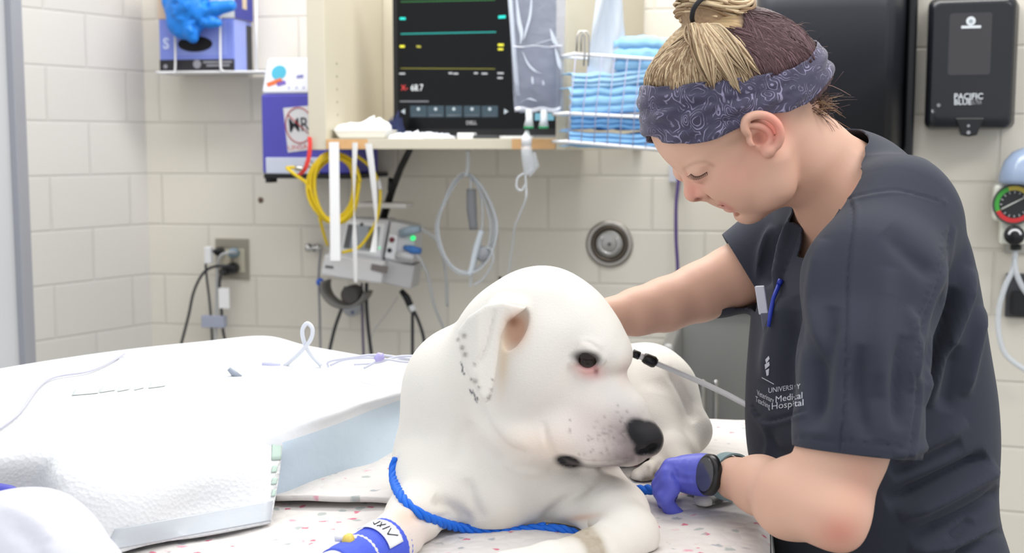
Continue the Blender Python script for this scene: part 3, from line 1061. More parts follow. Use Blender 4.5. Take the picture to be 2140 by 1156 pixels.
MB().tube(wp(BW, [(985, 395, .385), (986, 440, .385), (990, 480, .385)], 4), [.012, .013, .010], 8).build('dark_bundle', mat('bundle_grey', (128, 130, 134), .5), ct)
MB().tube(wp(BW, [(1006, 482, .385), (995, 520, .385), (986, 560, .385), (980, 575, .385)], 4), [.007, .008, .007, .006], 8).build('clamp_sleeve', mat('sleeve_pale', (206, 214, 222), .4), ct)
MB().lathe(BW.B(1010, 530, .37), -BW.n, [(.018, 0), (.020, .006), (.014, .014)], 18).build('roller_clamp', mat('clamp_grey', (158, 160, 166), .4), ct)

# ---------------------------------------------------------------- drip bag and line
bag = wthing('drip_bag', 'clear fluid drip bag hanging in front of the monitor', 'drip bag', BW, 1120, 240, .53)
M_bag = mat('bag_film', (186, 192, 210), .12, alpha=.34, spec=.7, bump=(30, .5, .01))
M_fluid = mat('bag_fluid', (96, 104, 128), .1, alpha=.62, coat=.5)
BD = CD + .05
rows = []
outl = [(-60, 1062, 1180), (0, 1063, 1182), (60, 1066, 1180), (120, 1069, 1179), (180, 1072, 1178), (222, 1074, 1178), (232, 1076, 1176)]
th = [.004, .010, .014, .018, .020, .012, .003]


def bagside(sgn):
    rows = []
    for (y, x0, x1), t in zip(outl, th):
        r_ = []
        for k in range(7):
            s = k / 6
            b = math.sin(math.pi * s) ** .7 if 0 < s < 1 else 0
            r_.append(BW.B(x0 + (x1 - x0) * s, y + (4 * math.sin(9 * s) if y == 232 else 0), BD + sgn * t * b))
        rows.append(r_)
    return rows


mb = MB().patch(bagside(1), 4, 4).patch(bagside(-1), 4, 4)
mb.build('bag_skin', M_bag, bag)
fl_rows = []
for (y, x0, x1), t in zip([(98, 1074, 1172), (150, 1078, 1172), (200, 1080, 1172), (224, 1084, 1170)], [.008, .013, .013, .004]):
    fl_rows.append([BW.B(x0 + (x1 - x0) * s, y, BD + t * math.sin(math.pi * s) * .8) for s in (0, .2, .4, .6, .8, 1)])
MB().patch(fl_rows, 4, 4).build('fluid', M_fluid, bag)
MB().tube([BW.B(x, 97 + 1.5 * math.sin(x / 9), BD + .012) for x in range(1072, 1176, 6)], .0016, 6).build('fluid_line', mat('film_white', (236, 238, 246), .3), bag)
mb = MB()
mb.ribbon([BW.B(x, 229 + 2 * math.sin(x / 7), BD + .004) for x in range(1076, 1178, 6)], Vector((0, 0, 1)), .010, .002)
mb.build('bottom_seam', mat('film_white', (236, 238, 246), .3), bag)
mb = MB().ribbon([BW.B(1066 + .08 * y, y, BD + .003) for y in range(-40, 230, 30)], BW.u, .010, .002)
mb.build('side_seam', mat('film_pale', (206, 214, 226), .3), bag)
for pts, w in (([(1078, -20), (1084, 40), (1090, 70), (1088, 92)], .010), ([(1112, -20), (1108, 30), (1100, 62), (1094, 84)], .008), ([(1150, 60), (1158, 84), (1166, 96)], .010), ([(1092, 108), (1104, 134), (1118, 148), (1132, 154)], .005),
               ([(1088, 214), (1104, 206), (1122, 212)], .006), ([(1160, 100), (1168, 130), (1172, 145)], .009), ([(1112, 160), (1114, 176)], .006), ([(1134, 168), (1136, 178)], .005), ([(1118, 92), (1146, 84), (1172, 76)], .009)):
    q = [BW.B(x, y, BD + .019) for x, y in spline(pts, 4)]  # highlights of the bag film, put in as pale ribbons
    MB().ribbon(q, (BW.u + Vector((0, 0, .5))).normalized(), [w * math.sin(math.pi * (i + .4) / (len(q) - .2)) for i in range(len(q))], .0008).build('film_highlight', mat('film_pale', (206, 214, 226), .3), bag, smooth=False)
for x in (1106, 1137):
    MB().tube([BW.B(x, 229, BD), BW.B(x, 250, BD), BW.B(x - 1, 264, BD)], [.009, .0085, .012], 14).build('port', mat('port_white', (226, 232, 234), .35), bag)
    MB().tube([BW.B(x - 1, 264.5, BD), BW.B(x - 1, 269, BD)], .0122, 14).build('port_ring', mat('ring_green', (44, 150, 96), .4), bag)
dl = wthing('drip_line', 'clear drip line with white spike and chamber below the drip bag', 'drip line', BW, 1100, 330, .53)
MB().tube([BW.B(1102, 272, BD), BW.B(1101, 282, BD), BW.B(1101, 286, BD), BW.B(1100, 306, BD)], [.004, .008, .013, .012], 14).build('spike', M_white, dl)
MB().tube([BW.B(1100, 306, BD), BW.B(1102, 330, BD), BW.B(1104, 352, BD), BW.B(1098, 366, BD)], [.013, .014, .013, .004], 14).build('drip_chamber', M_clear, dl)
MB().tube([BW.B(1116, 318, BD - .02), BW.B(1118, 345, BD - .02), BW.B(1106, 368, BD - .02)], [.004, .012, .004], 10).build('clamp_flap', M_clear, dl)
MB().tube(wp(BW, [(1096, 362, BD), (1082, 372, BD), (1080, 392, BD), (1090, 398, BD), (1098, 386, BD)], 6), .0026, 8).build('line_loop', M_tubing, dl)
MB().tube(wp(BW, [(1098, 366, BD), (1100, 395, BD), (1099, 415, BD), (1088, 445, BD - .02), (1076, 475, BD - .05), (1070, 520, BD - .1), (1062, 580, BD - .15), (1056, 640, BD - .2)], 8), .0026, 8).build('line', M_tubing, dl)

# ---------------------------------------------------------------- steel wall recess
rc_ = wthing('gas_outlet', 'round steel recessed gas outlet on the wall behind the dog', 'outlet', BW, 1274, 560, .01)
c0 = BW.B(1274, 510, .0005)
MB().lathe(c0, -BW.n, [(.066, 0), (.066, .004), (.054, .006), (.050, .003), (.050, .0)], 44).build('flange', mat('steel_brushed', (182, 178, 172), .35, metal=.85), rc_)
MB().lathe(c0, -BW.n, [(.052, .002), (.0515, .008), (.047, .010), (.0395, .006), (.0395, .0015)], 44).build('dark_ring', mat('ring_dark', (92, 84, 76), .3, metal=.6), rc_)
MB().lathe(c0, -BW.n, [(.039, .001), (.039, .004), (.034, .0065), (.0, .007)], 40).build('inner_disc', mat('disc_steel', (172, 170, 166), .3, metal=.8), rc_)
arc = [c0 - BW.n * .009 + BW.u * .026 * math.cos(a) + Vector((0, 0, .026 * math.sin(a))) for a in np.linspace(-3.9, .75, 26)]
MB().tube(arc, .0035, 8).build('catch_ring', M_chrome, rc_)
MB().lathe(c0, -BW.n, [(.005, .006), (.005, .0095), (.002, .011)], 12).build('centre_pin', M_dgrey, rc_)
# purple cable and its box
bx = MB().wbox(BW, 1398, 343, 1424, 381, .03, .0006)
tag(bx.build('junction_box', mat('box_bluewhite', (206, 209, 218), .45), smooth=False, bevel=.002), 'small pale junction box on the wall beside the face of the person', 'box')
cord('cable', 'purple cable running down the wall from the junction box', 'cable', BW, [(1419, 362, .04), (1417, 385, .05), (1413, 430, .05), (1413, 500, .05), (1416, 570, .05), (1410, 650, .05), (1406, 700, .06), (1402, 765, .06)], .0048, M_purple)
cord('cable_end', 'black cable tip standing up behind the head of the dog', 'cable', BW, [(1045, 578, .2), (1047, 600, .2), (1050, 650, .2)], .004, M_black)

# ---------------------------------------------------------------- wire basket with blue towels
KD = CD + .13
bk = wthing('wire_basket', 'white wire basket of blue folded towels on the cabinet side', 'basket', BW, 1270, 318, .45)
BU = (BW.B(1345, 100, .05) - BW.B(1190, 100, KD - .1)).normalized()
kx0 = [BW.B(1190, 235, KD), BW.B(1186, 298, KD), BW.B(1200, 112, KD)]
ka = math.radians(16)
kx = Vector((math.cos(ka), math.sin(ka), 0))       # along the basket front
kn = Vector((math.sin(ka), -math.cos(ka), 0))      # towards the viewer
ko = BW.B(1192, 300, KD)


def KP(px, py, o=0.0):
    rr = ray(px, py)
    t = (ko - CAMP).dot(kn) / rr.dot(kn)
    return CAMP + rr * t + kn * o


mb = MB()
for (xa, ya, xb, yb, r) in ((1200, 113, 1430, 128, .0042), (1184, 237, 1420, 249, .0042), (1184, 296, 1420, 316, .0042)):
    a, b = KP(xa, ya), KP(xb, yb)
    mb.tube([a, b], r, 8)
    mb.tube([a, a - kn * .10], r, 8)
    mb.tube([b, b - kn * .10], r, 8)
    mb.tube([a - kn * .10, b - kn * .10], r * .7, 8)
for k in range(9):
    s = k / 8
    xt, xm, xb = 1203 + 215 * s, 1190 + 215 * s, 1187 + 215 * s
    mb.tube([KP(xt, 113 + 14 * s, .003), KP(xm, 238 + 11 * s, .003), KP(xb, 297 + 18 * s, .003), KP(xb, 297 + 18 * s) - kn * .10], .0014, 6, mi=1)
mb.build('wire_frame', [M_wire, mat('thin_wire', (158, 160, 186), .35)], bk)
for x in (1213, 1222):
    MB().tube([KP(x - 9, 108, .003), KP(x - 8, 78, .003), KP(x - 3, 66, .003), KP(x + 3, 65, .003), KP(x + 8, 76, .003), KP(x + 8, 110, .003), KP(x + 6, 138, .003)], .0024, 8).build('hook', M_steel, bk)
blues = [(120, 176, 226), (150, 200, 238), (172, 214, 243), (138, 190, 233)]
M_tow = [mat('blue_towel_%d' % i, c, .8, bump=(40, .35, .006)) for i, c in enumerate(blues)]


def towel(label, x0, x1, y0, y1, mi, sag=6, seed=0, dep=.09):
    """folded drape: soft layered roll, front edge visible as stacked folds"""
    rg = np.random.default_rng(seed)
    rows = []
    n = 10
    top = [(x0 + (x1 - x0) * k / n, y0 + sag * math.sin(3.0 * k / n + seed) + rg.normal(0, 1.6)) for k in range(n + 1)]
    bot = [(x0 + (x1 - x0) * k / n, y1 + sag * math.sin(3.0 * k / n + seed) + rg.normal(0, 1.2)) for k in range(n + 1)]
    prof = [(0, -.085), (0, -.03), (0.08, -.010), (.28, -.006), (.34, -.013), (.42, -.006), (.62, -.005), (.68, -.013), (.78, -.006), (.94, -.01), (1, -.03), (1, -.085)]
    for (s, o) in prof:
        rows.append([KP(top[k][0] * (1 - s) + bot[k][0] * s, top[k][1] * (1 - s) + bot[k][1] * s, o + rg.normal(0, .001)) for k in range(n + 1)])
    mb = MB().patch(rows, 2, 3)
    # caps
    o = mb.build('folded_towel', M_tow[mi])
    s = o.modifiers.new('solid', 'SOLIDIFY')
    s.thickness = .002
    return tag(o, label, 'towel', 'blue folded towels in the wire basket')


towel('pale blue towel with upright folds standing tallest at the back of the basket', 1285, 1400, 76, 150, 1, 2, 3)
towel('light blue folded towel on top of the basket stack', 1198, 1400, 143, 176, 2, 8, 1)
towel('mid blue crumpled towel bulging in the middle of the basket', 1194, 1400, 178, 238, 1, 4, 2)
towel('blue towel pressed below the middle basket wire', 1196, 1400, 239, 272, 0, 3, 4)
towel('pale blue towel at the very bottom of the basket', 1192, 1400, 273, 306, 3, 5, 0)
rows = []
for (y, x0, x1) in ((-40, 1262, 1300), (0, 1252, 1305), (50, 1242, 1312), (90, 1236, 1318), (140, 1232, 1322), (170, 1232, 1320)):
    rows.append([KP(x0 + (x1 - x0) * s, y, -.02 + .012 * math.sin(s * 9 + y * .02)) for s in np.linspace(0, 1, 8)])
bgp = MB().patch(rows, 4, 4).build('plastic_bag', clear('bag_plastic', (214, 224, 236), .72, .25), solid=.0008)
tag(bgp, 'clear plastic bag bunched up behind the basket wires', 'bag')

def rrect(fr, u0, u1, z0, z1, r, d, n=6):
    out = []
    for (cu, cz, a0) in ((u1 - r, z0 + r, -90), (u1 - r, z1 - r, 0), (u0 + r, z1 - r, 90), (u0 + r, z0 + r, 180)):
        for k in range(n + 1):
            a = math.radians(a0 + 90 * k / n)
            out.append(fr.W(cu + r * math.cos(a), d, cz + r * math.sin(a)))
    return out


def loft(mb, rings, mi=0):
    n = len(rings[0])
    vs = [p for r_ in rings for p in r_]
    fs = []
    for i in range(len(rings) - 1):
        for j in range(n):
            fs.append([i * n + j, i * n + (j + 1) % n, (i + 1) * n + (j + 1) % n, (i + 1) * n + j])
    fs.append(list(range(n))[::-1])
    fs.append([(len(rings) - 1) * n + j for j in range(n)])
    return mb.add(vs, fs, mi)


# ---------------------------------------------------------------- towel dispenser and soap dispenser
td = wthing('towel_dispenser', 'large black paper towel dispenser behind the head of the person', 'dispenser', PW, 1780, 320, .1)
M_disp = mat('dispenser_black', (40, 42, 50), .45)
xa, xb = 1582, 1912
uA, _ = PW.uz(xa, 200, .02)
uB, _ = PW.uz(xb, 200, .02)
_, zD = PW.uz(1880, 330, .02)
prof = []
depth = .20
# section in (u, d): rounded front cover
sec = [(uA, .002), (uA, .06), (uA + .012, .15), (uA + .04, .19), (uA + .10, .20), (uB - .085, .20), (uB - .052, .185), (uB - .036, .15), (uB - .028, .08), (uB - .022, .03), (uB - .022, .002)]
mb = MB()
secs = [Vector((q.x, q.y, 0)) for q in [PW.W(u, d, 0) for u, d in spline([(a, b) for a, b in sec], 4)]]
cen = sum((Vector((p.x, p.y, 0)) for p in secs), Vector()) / len(secs)
rings_ = []
_, zT = PW.uz(1780, 18, .19)
for (dz, kk_) in ((-9, 1.0), (0.0, 1.0), (.018, .985), (.036, .95), (.054, .88), (.068, .76), (.074, .6)):
    z_ = zD + .02 if dz == -9 else zT + dz
    rings_.append([PW.W(u, .002 + (d - .002) * kk_, z_) for u, d in [(a, b) for a, b in spline(sec, 4)]])
loft(mb, rings_)
mb.build('cover', M_disp, td, smooth=True, angle=30)
mb = MB()
wblock(mb, uB - .0215, uB, .001, .055, zD, zD + .47, PW)
wblock(mb, uA + .01, uB - .0225, .001, .05, zD, zD + .019, PW)
mb.build('back_plate', M_black, td, smooth=False, bevel=.006)

sd = wthing('soap_dispenser', 'black wall soap dispenser with small window and white lettering', 'dispenser', PW, 2030, 292, .1)
SDp = .12
uA, zt = PW.uz(1941, -6, SDp)
uB, zb_ = PW.uz(2118, 270, SDp)


mb = MB()
loft(mb, [rrect(PW, uA, uB, zb_, zt, .018, .004), rrect(PW, uA, uB, zb_, zt, .018, SDp - .03), rrect(PW, uA + .003, uB - .003, zb_ + .003, zt - .004, .018, SDp - .010),
          rrect(PW, uA + .010, uB - .010, zb_ + .008, zt - .012, .016, SDp - .002), rrect(PW, uA + .016, uB - .016, zb_ + .03, zt - .018, .012, SDp)])
mb.build('cover', mat('soap_black', (30, 32, 37), .25), sd, angle=30)
mb = MB()
loft(mb, [rrect(PW, uA + .012, uB + .008, zb_ + .002, zt, .016, .0008), rrect(PW, uA + .012, uB + .008, zb_ + .002, zt, .016, .014)])
mb.build('back_plate', mat('plate_grey', (88, 84, 80), .5), sd, smooth=False)
ua, za = PW.uz(1985, 28, SDp)
ub, zc = PW.uz(2069, 156, SDp)
mb = MB()
loft(mb, [rrect(PW, ua, ub, zc, za, .006, SDp - .001), rrect(PW, ua, ub, zc, za, .006, SDp + .0008)])
mb.build('window', mat('soap_window', (44, 42, 46), .12, coat=.6), sd, smooth=False)
mb = MB().lathe(PW.B(2029, 44, SDp + .001), -PW.n, [(.0095, 0), (.0095, .0008)], 24)
M_sprint = mat('soap_print', (216, 222, 226), .5)
mb.build('roundel', M_sprint, sd, smooth=False)
mb = MB().lathe(PW.B(2029, 44, SDp + .002), -PW.n, [(.004, 0), (.004, .0005)], 16)
mb.build('roundel_centre', mat('roundel_grey', (150, 160, 166), .5), sd, smooth=False)
ux, zx = PW.uz(2009, 57, SDp)
uy, _ = PW.uz(2050, 57, SDp)
wblock(MB(), ux, uy, SDp + .001, SDp + .0018, zx - .0028, zx + .0028, PW).build('print_line', M_sprint, sd, smooth=False)
text_part('lettering', 'PACIFIC', M_sprint, sd, PW.B(2024, 202, SDp + .001), PW.u, (0, 0, 1), .018, .0003, bold=.0002, fit=.058)
text_part('lettering', 'BLUE', M_sprint, sd, PW.B(2012, 214, SDp + .001), PW.u, (0, 0, 1), .016, .0003, bold=.0002, fit=.035)
text_part('lettering', 'ULTRA', mat('soap_print_dim', (150, 152, 156), .5), sd, PW.B(2040, 214, SDp + .001), PW.u, (0, 0, 1), .014, .0003, fit=.022)
uc_, zc_ = PW.uz(2026, 268, SDp)
mb = MB()
noz = [(-.062, .006), (-.045, .012), (-.03, .016), (-.022, .004), (-.018, -.012), (.018, -.012), (.022, .004), (.03, .016), (.045, .012), (.062, .006), (.05, .026), (-.05, .026)]
noz = [(-.03, .022), (-.022, .004), (-.016, -.015), (0, -.018), (.016, -.015), (.022, .004), (.03, .022)]
mb.prism([PW.W(uc_ + a, SDp + .004, zc_ + b) for a, b in noz], PW.n * .09)
mb.build('nozzle', M_black, sd, smooth=False, bevel=.003)
for (px, py, r) in ((2024, 263, .003), (2024, 277, .004)):
    MB().lathe(PW.B(px, py, SDp + .0042), -PW.n, [(r, 0), (r, .0006)], 12).build('nozzle_print', mat('soap_print_dim', (150, 152, 156), .5), sd, smooth=False)
for (px, py) in ((1962, 220), (1951, 232)):
    MB().lathe(PW.B(px, py, SDp - .004), -PW.n, [(.004, 0), (.004, .004)], 10).build('side_print', M_sprint, sd, smooth=False)

# ---------------------------------------------------------------- suction regulator
sr = wthing('suction_regulator', 'cream suction regulator with a round green and red gauge at the right edge', 'regulator', PW, 2120, 520, .1)
GD = .10
mb = MB()
ua, za = PW.uz(2078, 386, GD)
ub, zc = PW.uz(2165, 464, GD)
loft(mb, [rrect(PW, ua, ub, zc, za, .008, .012), rrect(PW, ua, ub, zc, za, .008, GD - .008), rrect(PW, ua + .004, ub - .004, zc + .004, za - .004, .006, GD)])
u1_, z1_ = PW.uz(2092, 464, GD)
u2_, z2_ = PW.uz(2152, 512, GD)
wblock(mb, u1_, u2_, .012, GD - .01, z2_, z1_ + .01, PW)
mb.build('housing', mat('regulator_cream', (226, 226, 214), .4), sr, smooth=False, bevel=.003)
gc = PW.B(2119, 427, GD)
RR = .041
mb = MB()


def ring_sector(mb, c, fr, r0, r1, a0, a1, d0, d1, n=14):
    for k in range(n):
        x, y = a0 + (a1 - a0) * k / n, a0 + (a1 - a0) * (k + 1) / n
        q = [(r0, x), (r1, x), (r1, y), (r0, y)]
        f = [c - fr.n * d1 + fr.u * (r_ * math.cos(t)) + Vector((0, 0, r_ * math.sin(t))) for r_, t in q]
        mb.hexa(f + [p + fr.n * (d1 - d0) for p in f])
    return mb


MB().lathe(gc, -PW.n, [(RR + .003, 0), (RR + .003, .006), (RR - .0005, .008), (RR - .0005, .002)], 36).build('gauge_rim', mat('rim_grey', (70, 72, 70), .4), sr)
MB().lathe(gc, -PW.n, [(RR * .74, .002), (RR * .74, .0035)], 32).build('gauge_face', mat('gauge_black', (34, 36, 36), .3), sr, smooth=False)
ring_sector(MB(), gc, PW, RR * .74, RR * .97, math.radians(110), math.radians(205), .002, .0034).build('gauge_band', mat('gauge_green', (70, 172, 66), .4), sr, smooth=False)
ring_sector(MB(), gc, PW, RR * .74, RR * .97, math.radians(205), math.radians(340), .002, .0034).build('gauge_band', mat('gauge_red', (206, 48, 52), .4), sr, smooth=False)
ring_sector(MB(), gc, PW, RR * .74, RR * .97, math.radians(-20), math.radians(110), .002, .0034).build('gauge_band', mat('gauge_yellow', (200, 180, 70), .4), sr, smooth=False)
mb = MB()
for k in range(14):
    a = math.radians(20 + k * 23)
    a_, b_ = .58, .70
    c_ = gc - PW.n * .0045
    mb.tube([c_ + PW.u * RR * a_ * math.cos(a) + Vector((0, 0, RR * a_ * math.sin(a))), c_ + PW.u * RR * b_ * math.cos(a) + Vector((0, 0, RR * b_ * math.sin(a)))], .0007, 4)
mb.build('gauge_ticks', M_white, sr)
c_ = gc - PW.n * .0055
MB().tube([c_ - PW.u * .024 - Vector((0, 0, .010)), c_ + PW.u * .020 + Vector((0, 0, .015))], [.0018, .001], 6).build('needle', mat('needle_pale', (220, 222, 216), .4), sr)
kc = PW.B(2119, 491, GD - .008)
MB().lathe(kc, -PW.n, [(.021, 0), (.021, .018), (.018, .022)], 28).build('knob', M_black, sr)
arc = [kc - PW.n * .0225 + PW.u * .012 * math.cos(a) + Vector((0, 0, .012 * math.sin(a))) for a in np.linspace(math.radians(10), math.radians(170), 12)]
MB().tube(arc, .0025, 6).build('knob_mark', M_white, sr)
MB().tube([PW.B(2123, 512, .06), PW.B(2123, 522, .06)], .012, 14).build('outlet_nipple', M_black, sr)
pl = MB().wbox(PW, 2100, 500, 2165, 531, .011, .0006)
tag(pl.build('mounting_plate', mat('mount_grey', (170, 168, 160), .45), smooth=False, bevel=.002), 'grey wall plate behind the lower half of the suction regulator', 'plate')
rows = []
bowl = MB()
bc = PW.B(2150, 380, .09)
bowl.lathe(bc, Vector((0, 0, 1)), [(.060, -.004), (.062, .004), (.060, .02), (.052, .045), (.036, .064), (.016, .073), (.0, .075)], 32)
tag(bowl.build('canister_dome', mat('dome_blue', (150, 168, 196), .2, alpha=.8, coat=.4), ), 'translucent blue plastic dome on top of the suction regulator', 'dome')
bb = wthing('hose_bracket', 'black wall bracket below the suction regulator', 'bracket', PW, 2122, 664, .03)
MB().wbox(PW, 2104, 572, 2165, 665, .02, .0006).build('bracket_plate', mat('bracket_dark', (62, 62, 66), .45), bb, smooth=False, bevel=.002)
MB().wbox(PW, 2116, 610, 2150, 660, .04, .021).build('bracket_clamp', M_black, bb, smooth=False, bevel=.003)
tb = wthing('suction_tube', 'clear suction tube looping below the gauge at the right edge', 'tube', PW, 2110, 690, .06)
MB().tube(wp(PW, [(2122, 524, .06), (2118, 560, .07), (2100, 600, .08), (2087, 650, .08), (2088, 700, .08), (2105, 745, .08), (2160, 785, .08)], 8), .0062, 10).build('tube_loop', M_tubing, tb)
MB().tube(wp(PW, [(2120, 540, .065), (2124, 570, .075), (2140, 605, .08), (2170, 640, .08)], 8), .0062, 10).build('tube_branch', M_tubing, tb)

# ---------------------------------------------------------------- sink
sk = wthing('sink', 'stainless steel sink with tall splash back behind the dog', 'sink', BW, 1520, 900, .1)
M_sink = mat('sink_steel', (158, 159, 158), .38, metal=.2, noise=(5, .06))
SD2 = .22
u0, zt = BW.uz(1424, 652, .03)
u1, _ = BW.uz(1568, 652, .03)
wblock(MB(), u0, u1 + .02, .003, .03, .55, zt).build('splash_back', M_sink, sk, smooth=False, bevel=.006)
wblock(MB(), u0 + .03, u1 + .02, .003, .045, zt + .0005, zt + .014).build('rim', mat('rim_light', (212, 210, 204), .35), sk, smooth=False, bevel=.005)
ul, _ = BW.uz(1424, 652, .03)
mb = MB()
wblock(mb, ul - .028, ul + .004, .004, .40, .40, zt - .03)
mb.build('side_wall', mat('sink_side', (172, 172, 170), .35, metal=.6), sk, smooth=False, bevel=.012)
wblock(MB(), ul, u1 + .02, .031, .40, .40, .56).build('basin', M_sink, sk, smooth=False, bevel=.01)
for x, r in ((1468, .011), (1496, .008)):
    MB().tube([BW.B(x, 960, .2), BW.B(x, 800, .2), BW.B(x - 2, 795, .2)], r, 14).build('tap_pipe', M_chrome, sk)
# ---------------------------------------------------------------- smooth solid modelling (signed distance fields)
def smin(a, b, k):
    h = np.clip(0.5 + 0.5 * (b - a) / k, 0, 1)
    return b * (1 - h) + a * h - k * h * (1 - h)


class Field:
    def __init__(s):
        s.p = []

    def _put(s, fn, lo, hi, k, op):
        s.p.append((fn, np.array(lo) - k - .012, np.array(hi) + k + .012, k, op))
        return s

    def cone(s, a, b, ra, rb, k=.02, op='u'):
        a, b = np.array(a, float), np.array(b, float)
        ba = b - a
        L2 = max(ba @ ba, 1e-9)

        def fn(x, y, z):
            t = np.clip(((x - a[0]) * ba[0] + (y - a[1]) * ba[1] + (z - a[2]) * ba[2]) / L2, 0, 1)
            return np.sqrt((x - a[0] - t * ba[0]) ** 2 + (y - a[1] - t * ba[1]) ** 2 + (z - a[2] - t * ba[2]) ** 2) - (ra + (rb - ra) * t)
        r = max(ra, rb)
        return s._put(fn, np.minimum(a, b) - r, np.maximum(a, b) + r, k, op)

    def chain(s, pts, radii, k=.02, kj=None):
        for i in range(len(pts) - 1):
            s.cone(pts[i], pts[i + 1], radii[i], radii[i + 1], k if i == 0 else (kj or k * .5))
        return s

    def ell(s, c, r, ax=None, k=.02, op='u'):
        c, r = np.array(c, float), np.array(r, float)
        M = np.eye(3) if ax is None else np.array([list(a) for a in ax], float)

        def fn(x, y, z):
            dx, dy, dz = x - c[0], y - c[1], z - c[2]
            q = [M[i, 0] * dx + M[i, 1] * dy + M[i, 2] * dz for i in range(3)]
            k0 = np.sqrt(sum((q[i] / r[i]) ** 2 for i in range(3)))
            k1 = np.sqrt(sum((q[i] / r[i] ** 2) ** 2 for i in range(3))) + 1e-9
            return np.where(k0 > 1e-6, k0 * (k0 - 1) / k1, -r.min())
        e = np.sqrt(((M * r[:, None]) ** 2).sum(0))
        return s._put(fn, c - e, c + e, k, op)

    def plate(s, poly, yfun, t, ylo, yhi, k=.01, rnd=.003, op='u'):
        """flat flap: polygon in (x,z), mid surface y=yfun(x,z), half thickness t"""
        P_ = np.array(poly, float)

        def fn(x, y, z):
            d = np.full(np.broadcast(x, z).shape, 1e9)
            sg = np.ones(d.shape)
            n = len(P_)
            for i in range(n):
                ax_, az = P_[i]
                bx, bz = P_[i - 1]
                ex, ez = bx - ax_, bz - az
                wx, wz = x - ax_, z - az
                h = np.clip((wx * ex + wz * ez) / (ex * ex + ez * ez), 0, 1)
                d = np.minimum(d, (wx - ex * h) ** 2 + (wz - ez * h) ** 2)
                c1, c2, c3 = z >= az, z < bz, ex * wz > ez * wx
                flip = (c1 & c2 & c3) | (~c1 & ~c2 & ~c3)
                sg = np.where(flip, -sg, sg)
            d2 = sg * np.sqrt(d) + rnd
            w = np.abs(y - yfun(x, z)) - t + rnd
            return np.minimum(np.maximum(d2, w), 0) + np.sqrt(np.maximum(d2, 0) ** 2 + np.maximum(w, 0) ** 2) - rnd
        return s._put(fn, [P_[:, 0].min(), ylo, P_[:, 1].min()], [P_[:, 0].max(), yhi, P_[:, 1].max()], k, op)

    def stack(s, zs, cx, cy, a, b, ang, k=.02, op='u', power=2.0):
        """upright body of elliptical sections; a along the lateral axis, b along the facing axis"""
        zs, cx, cy, a, b = [np.array(q, float) for q in (zs, cx, cy, a, b)]
        o = np.argsort(zs)
        zs, cx, cy, a, b = zs[o], cx[o], cy[o], a[o], b[o]
        ca, sa = math.cos(ang), math.sin(ang)
        # smooth resampling of the knots
        zz = np.linspace(zs[0], zs[-1], 160)

        def sm(q):
            w = np.interp(zz, zs, q)
            for _ in range(6):
                w = np.convolve(np.pad(w, 3, mode='edge'), np.ones(7) / 7, 'valid')
            return w
        cx, cy, a, b = sm(cx), sm(cy), sm(a), sm(b)

        def fn(x, y, z):
            X, Y, A, B_ = [np.interp(z, zz, q) for q in (cx, cy, a, b)]
            dx, dy = x - X, y - Y
            u, v = dx * ca + dy * sa, -dx * sa + dy * ca
            k0 = (np.abs(u / A) ** power + np.abs(v / B_) ** power) ** (1 / power)
            d = (k0 - 1) * np.minimum(A, B_)
            e = np.maximum(zs[0] - z, z - zs[-1])
            return np.maximum(d, e)
        m = max(a.max(), b.max()) * 1.1
        return s._put(fn, [cx.min() - m, cy.min() - m, zs[0]], [cx.max() + m, cy.max() + m, zs[-1]], k, op)

    def _apply(s, D, d, k, op):
        if op == 'u':
            return smin(D, d, k)
        if op == 's':
            return -smin(-D, d, k)
        if op == 'i':
            return -smin(-D, -d, k)

    def grid(s, xs, ys, zs):
        D = np.full((len(xs), len(ys), len(zs)), 1.0, np.float32)
        for fn, lo, hi, k, op in s.p:
            i = [np.searchsorted(q, lo[j]) for j, q in enumerate((xs, ys, zs))]
            e = [np.searchsorted(q, hi[j]) for j, q in enumerate((xs, ys, zs))]
            if min(e[j] - i[j] for j in range(3)) <= 0:
                continue
            sl = tuple(slice(i[j], e[j]) for j in range(3))
            d = fn(xs[sl[0]][:, None, None], ys[sl[1]][None, :, None], zs[sl[2]][None, None, :])
            D[sl] = s._apply(D[sl].astype(np.float64), d, k, op)
        return D

    def at(s, V):
        V = np.asarray(V, float)
        D = np.full(len(V), 1.0)
        for fn, lo, hi, k, op in s.p:
            m = ((V >= lo) & (V <= hi)).all(1)
            if m.any():
                w = V[m]
                D[m] = s._apply(D[m], fn(w[:, 0], w[:, 1], w[:, 2]), k, op)
        return D

    def grad(s, V, e=.0008):
        g = np.zeros_like(V)
        for i in range(3):
            d = np.zeros(3)
            d[i] = e
            g[:, i] = (s.at(V + d) - s.at(V - d)) / (2 * e)
        return g

    def hit(s, px, py, Y0=.9, Y1=2.6, n=1700):
        """first surface point seen through a pixel"""
        Y = np.linspace(Y0, Y1, n)
        r = np.array(ray(px, py))
        V = np.array(CAMP)[None] + r[None] * (Y / r[1])[:, None]
        D = s.at(V)
        i = np.argmax(D < 0)
        return Vector(V[i]) if D[i] < 0 else None

    def mesh(s, xs, ys, zs, proj=2):
        D = s.grid(xs, ys, zs)
        V, Fq = surface_nets(D, xs, ys, zs)
        for _ in range(proj):
            d = s.at(V)
            g = s.grad(V)
            n2 = np.maximum((g ** 2).sum(1), .15)
            st = -(d / n2)[:, None] * g
            L = np.linalg.norm(st, axis=1, keepdims=True)
            V = V + st * np.minimum(1, .004 / np.maximum(L, 1e-9))
        return V, Fq


def axis_steps(lo, hi, fine, coarse, f0=None, f1=None):
    """grid line positions: fine between f0..f1, coarse elsewhere"""
    out, x = [lo], lo
    while x < hi:
        x += fine if (f0 is not None and f0 - 1e-9 <= x < f1) else coarse
        out.append(x)
    return np.array(out)


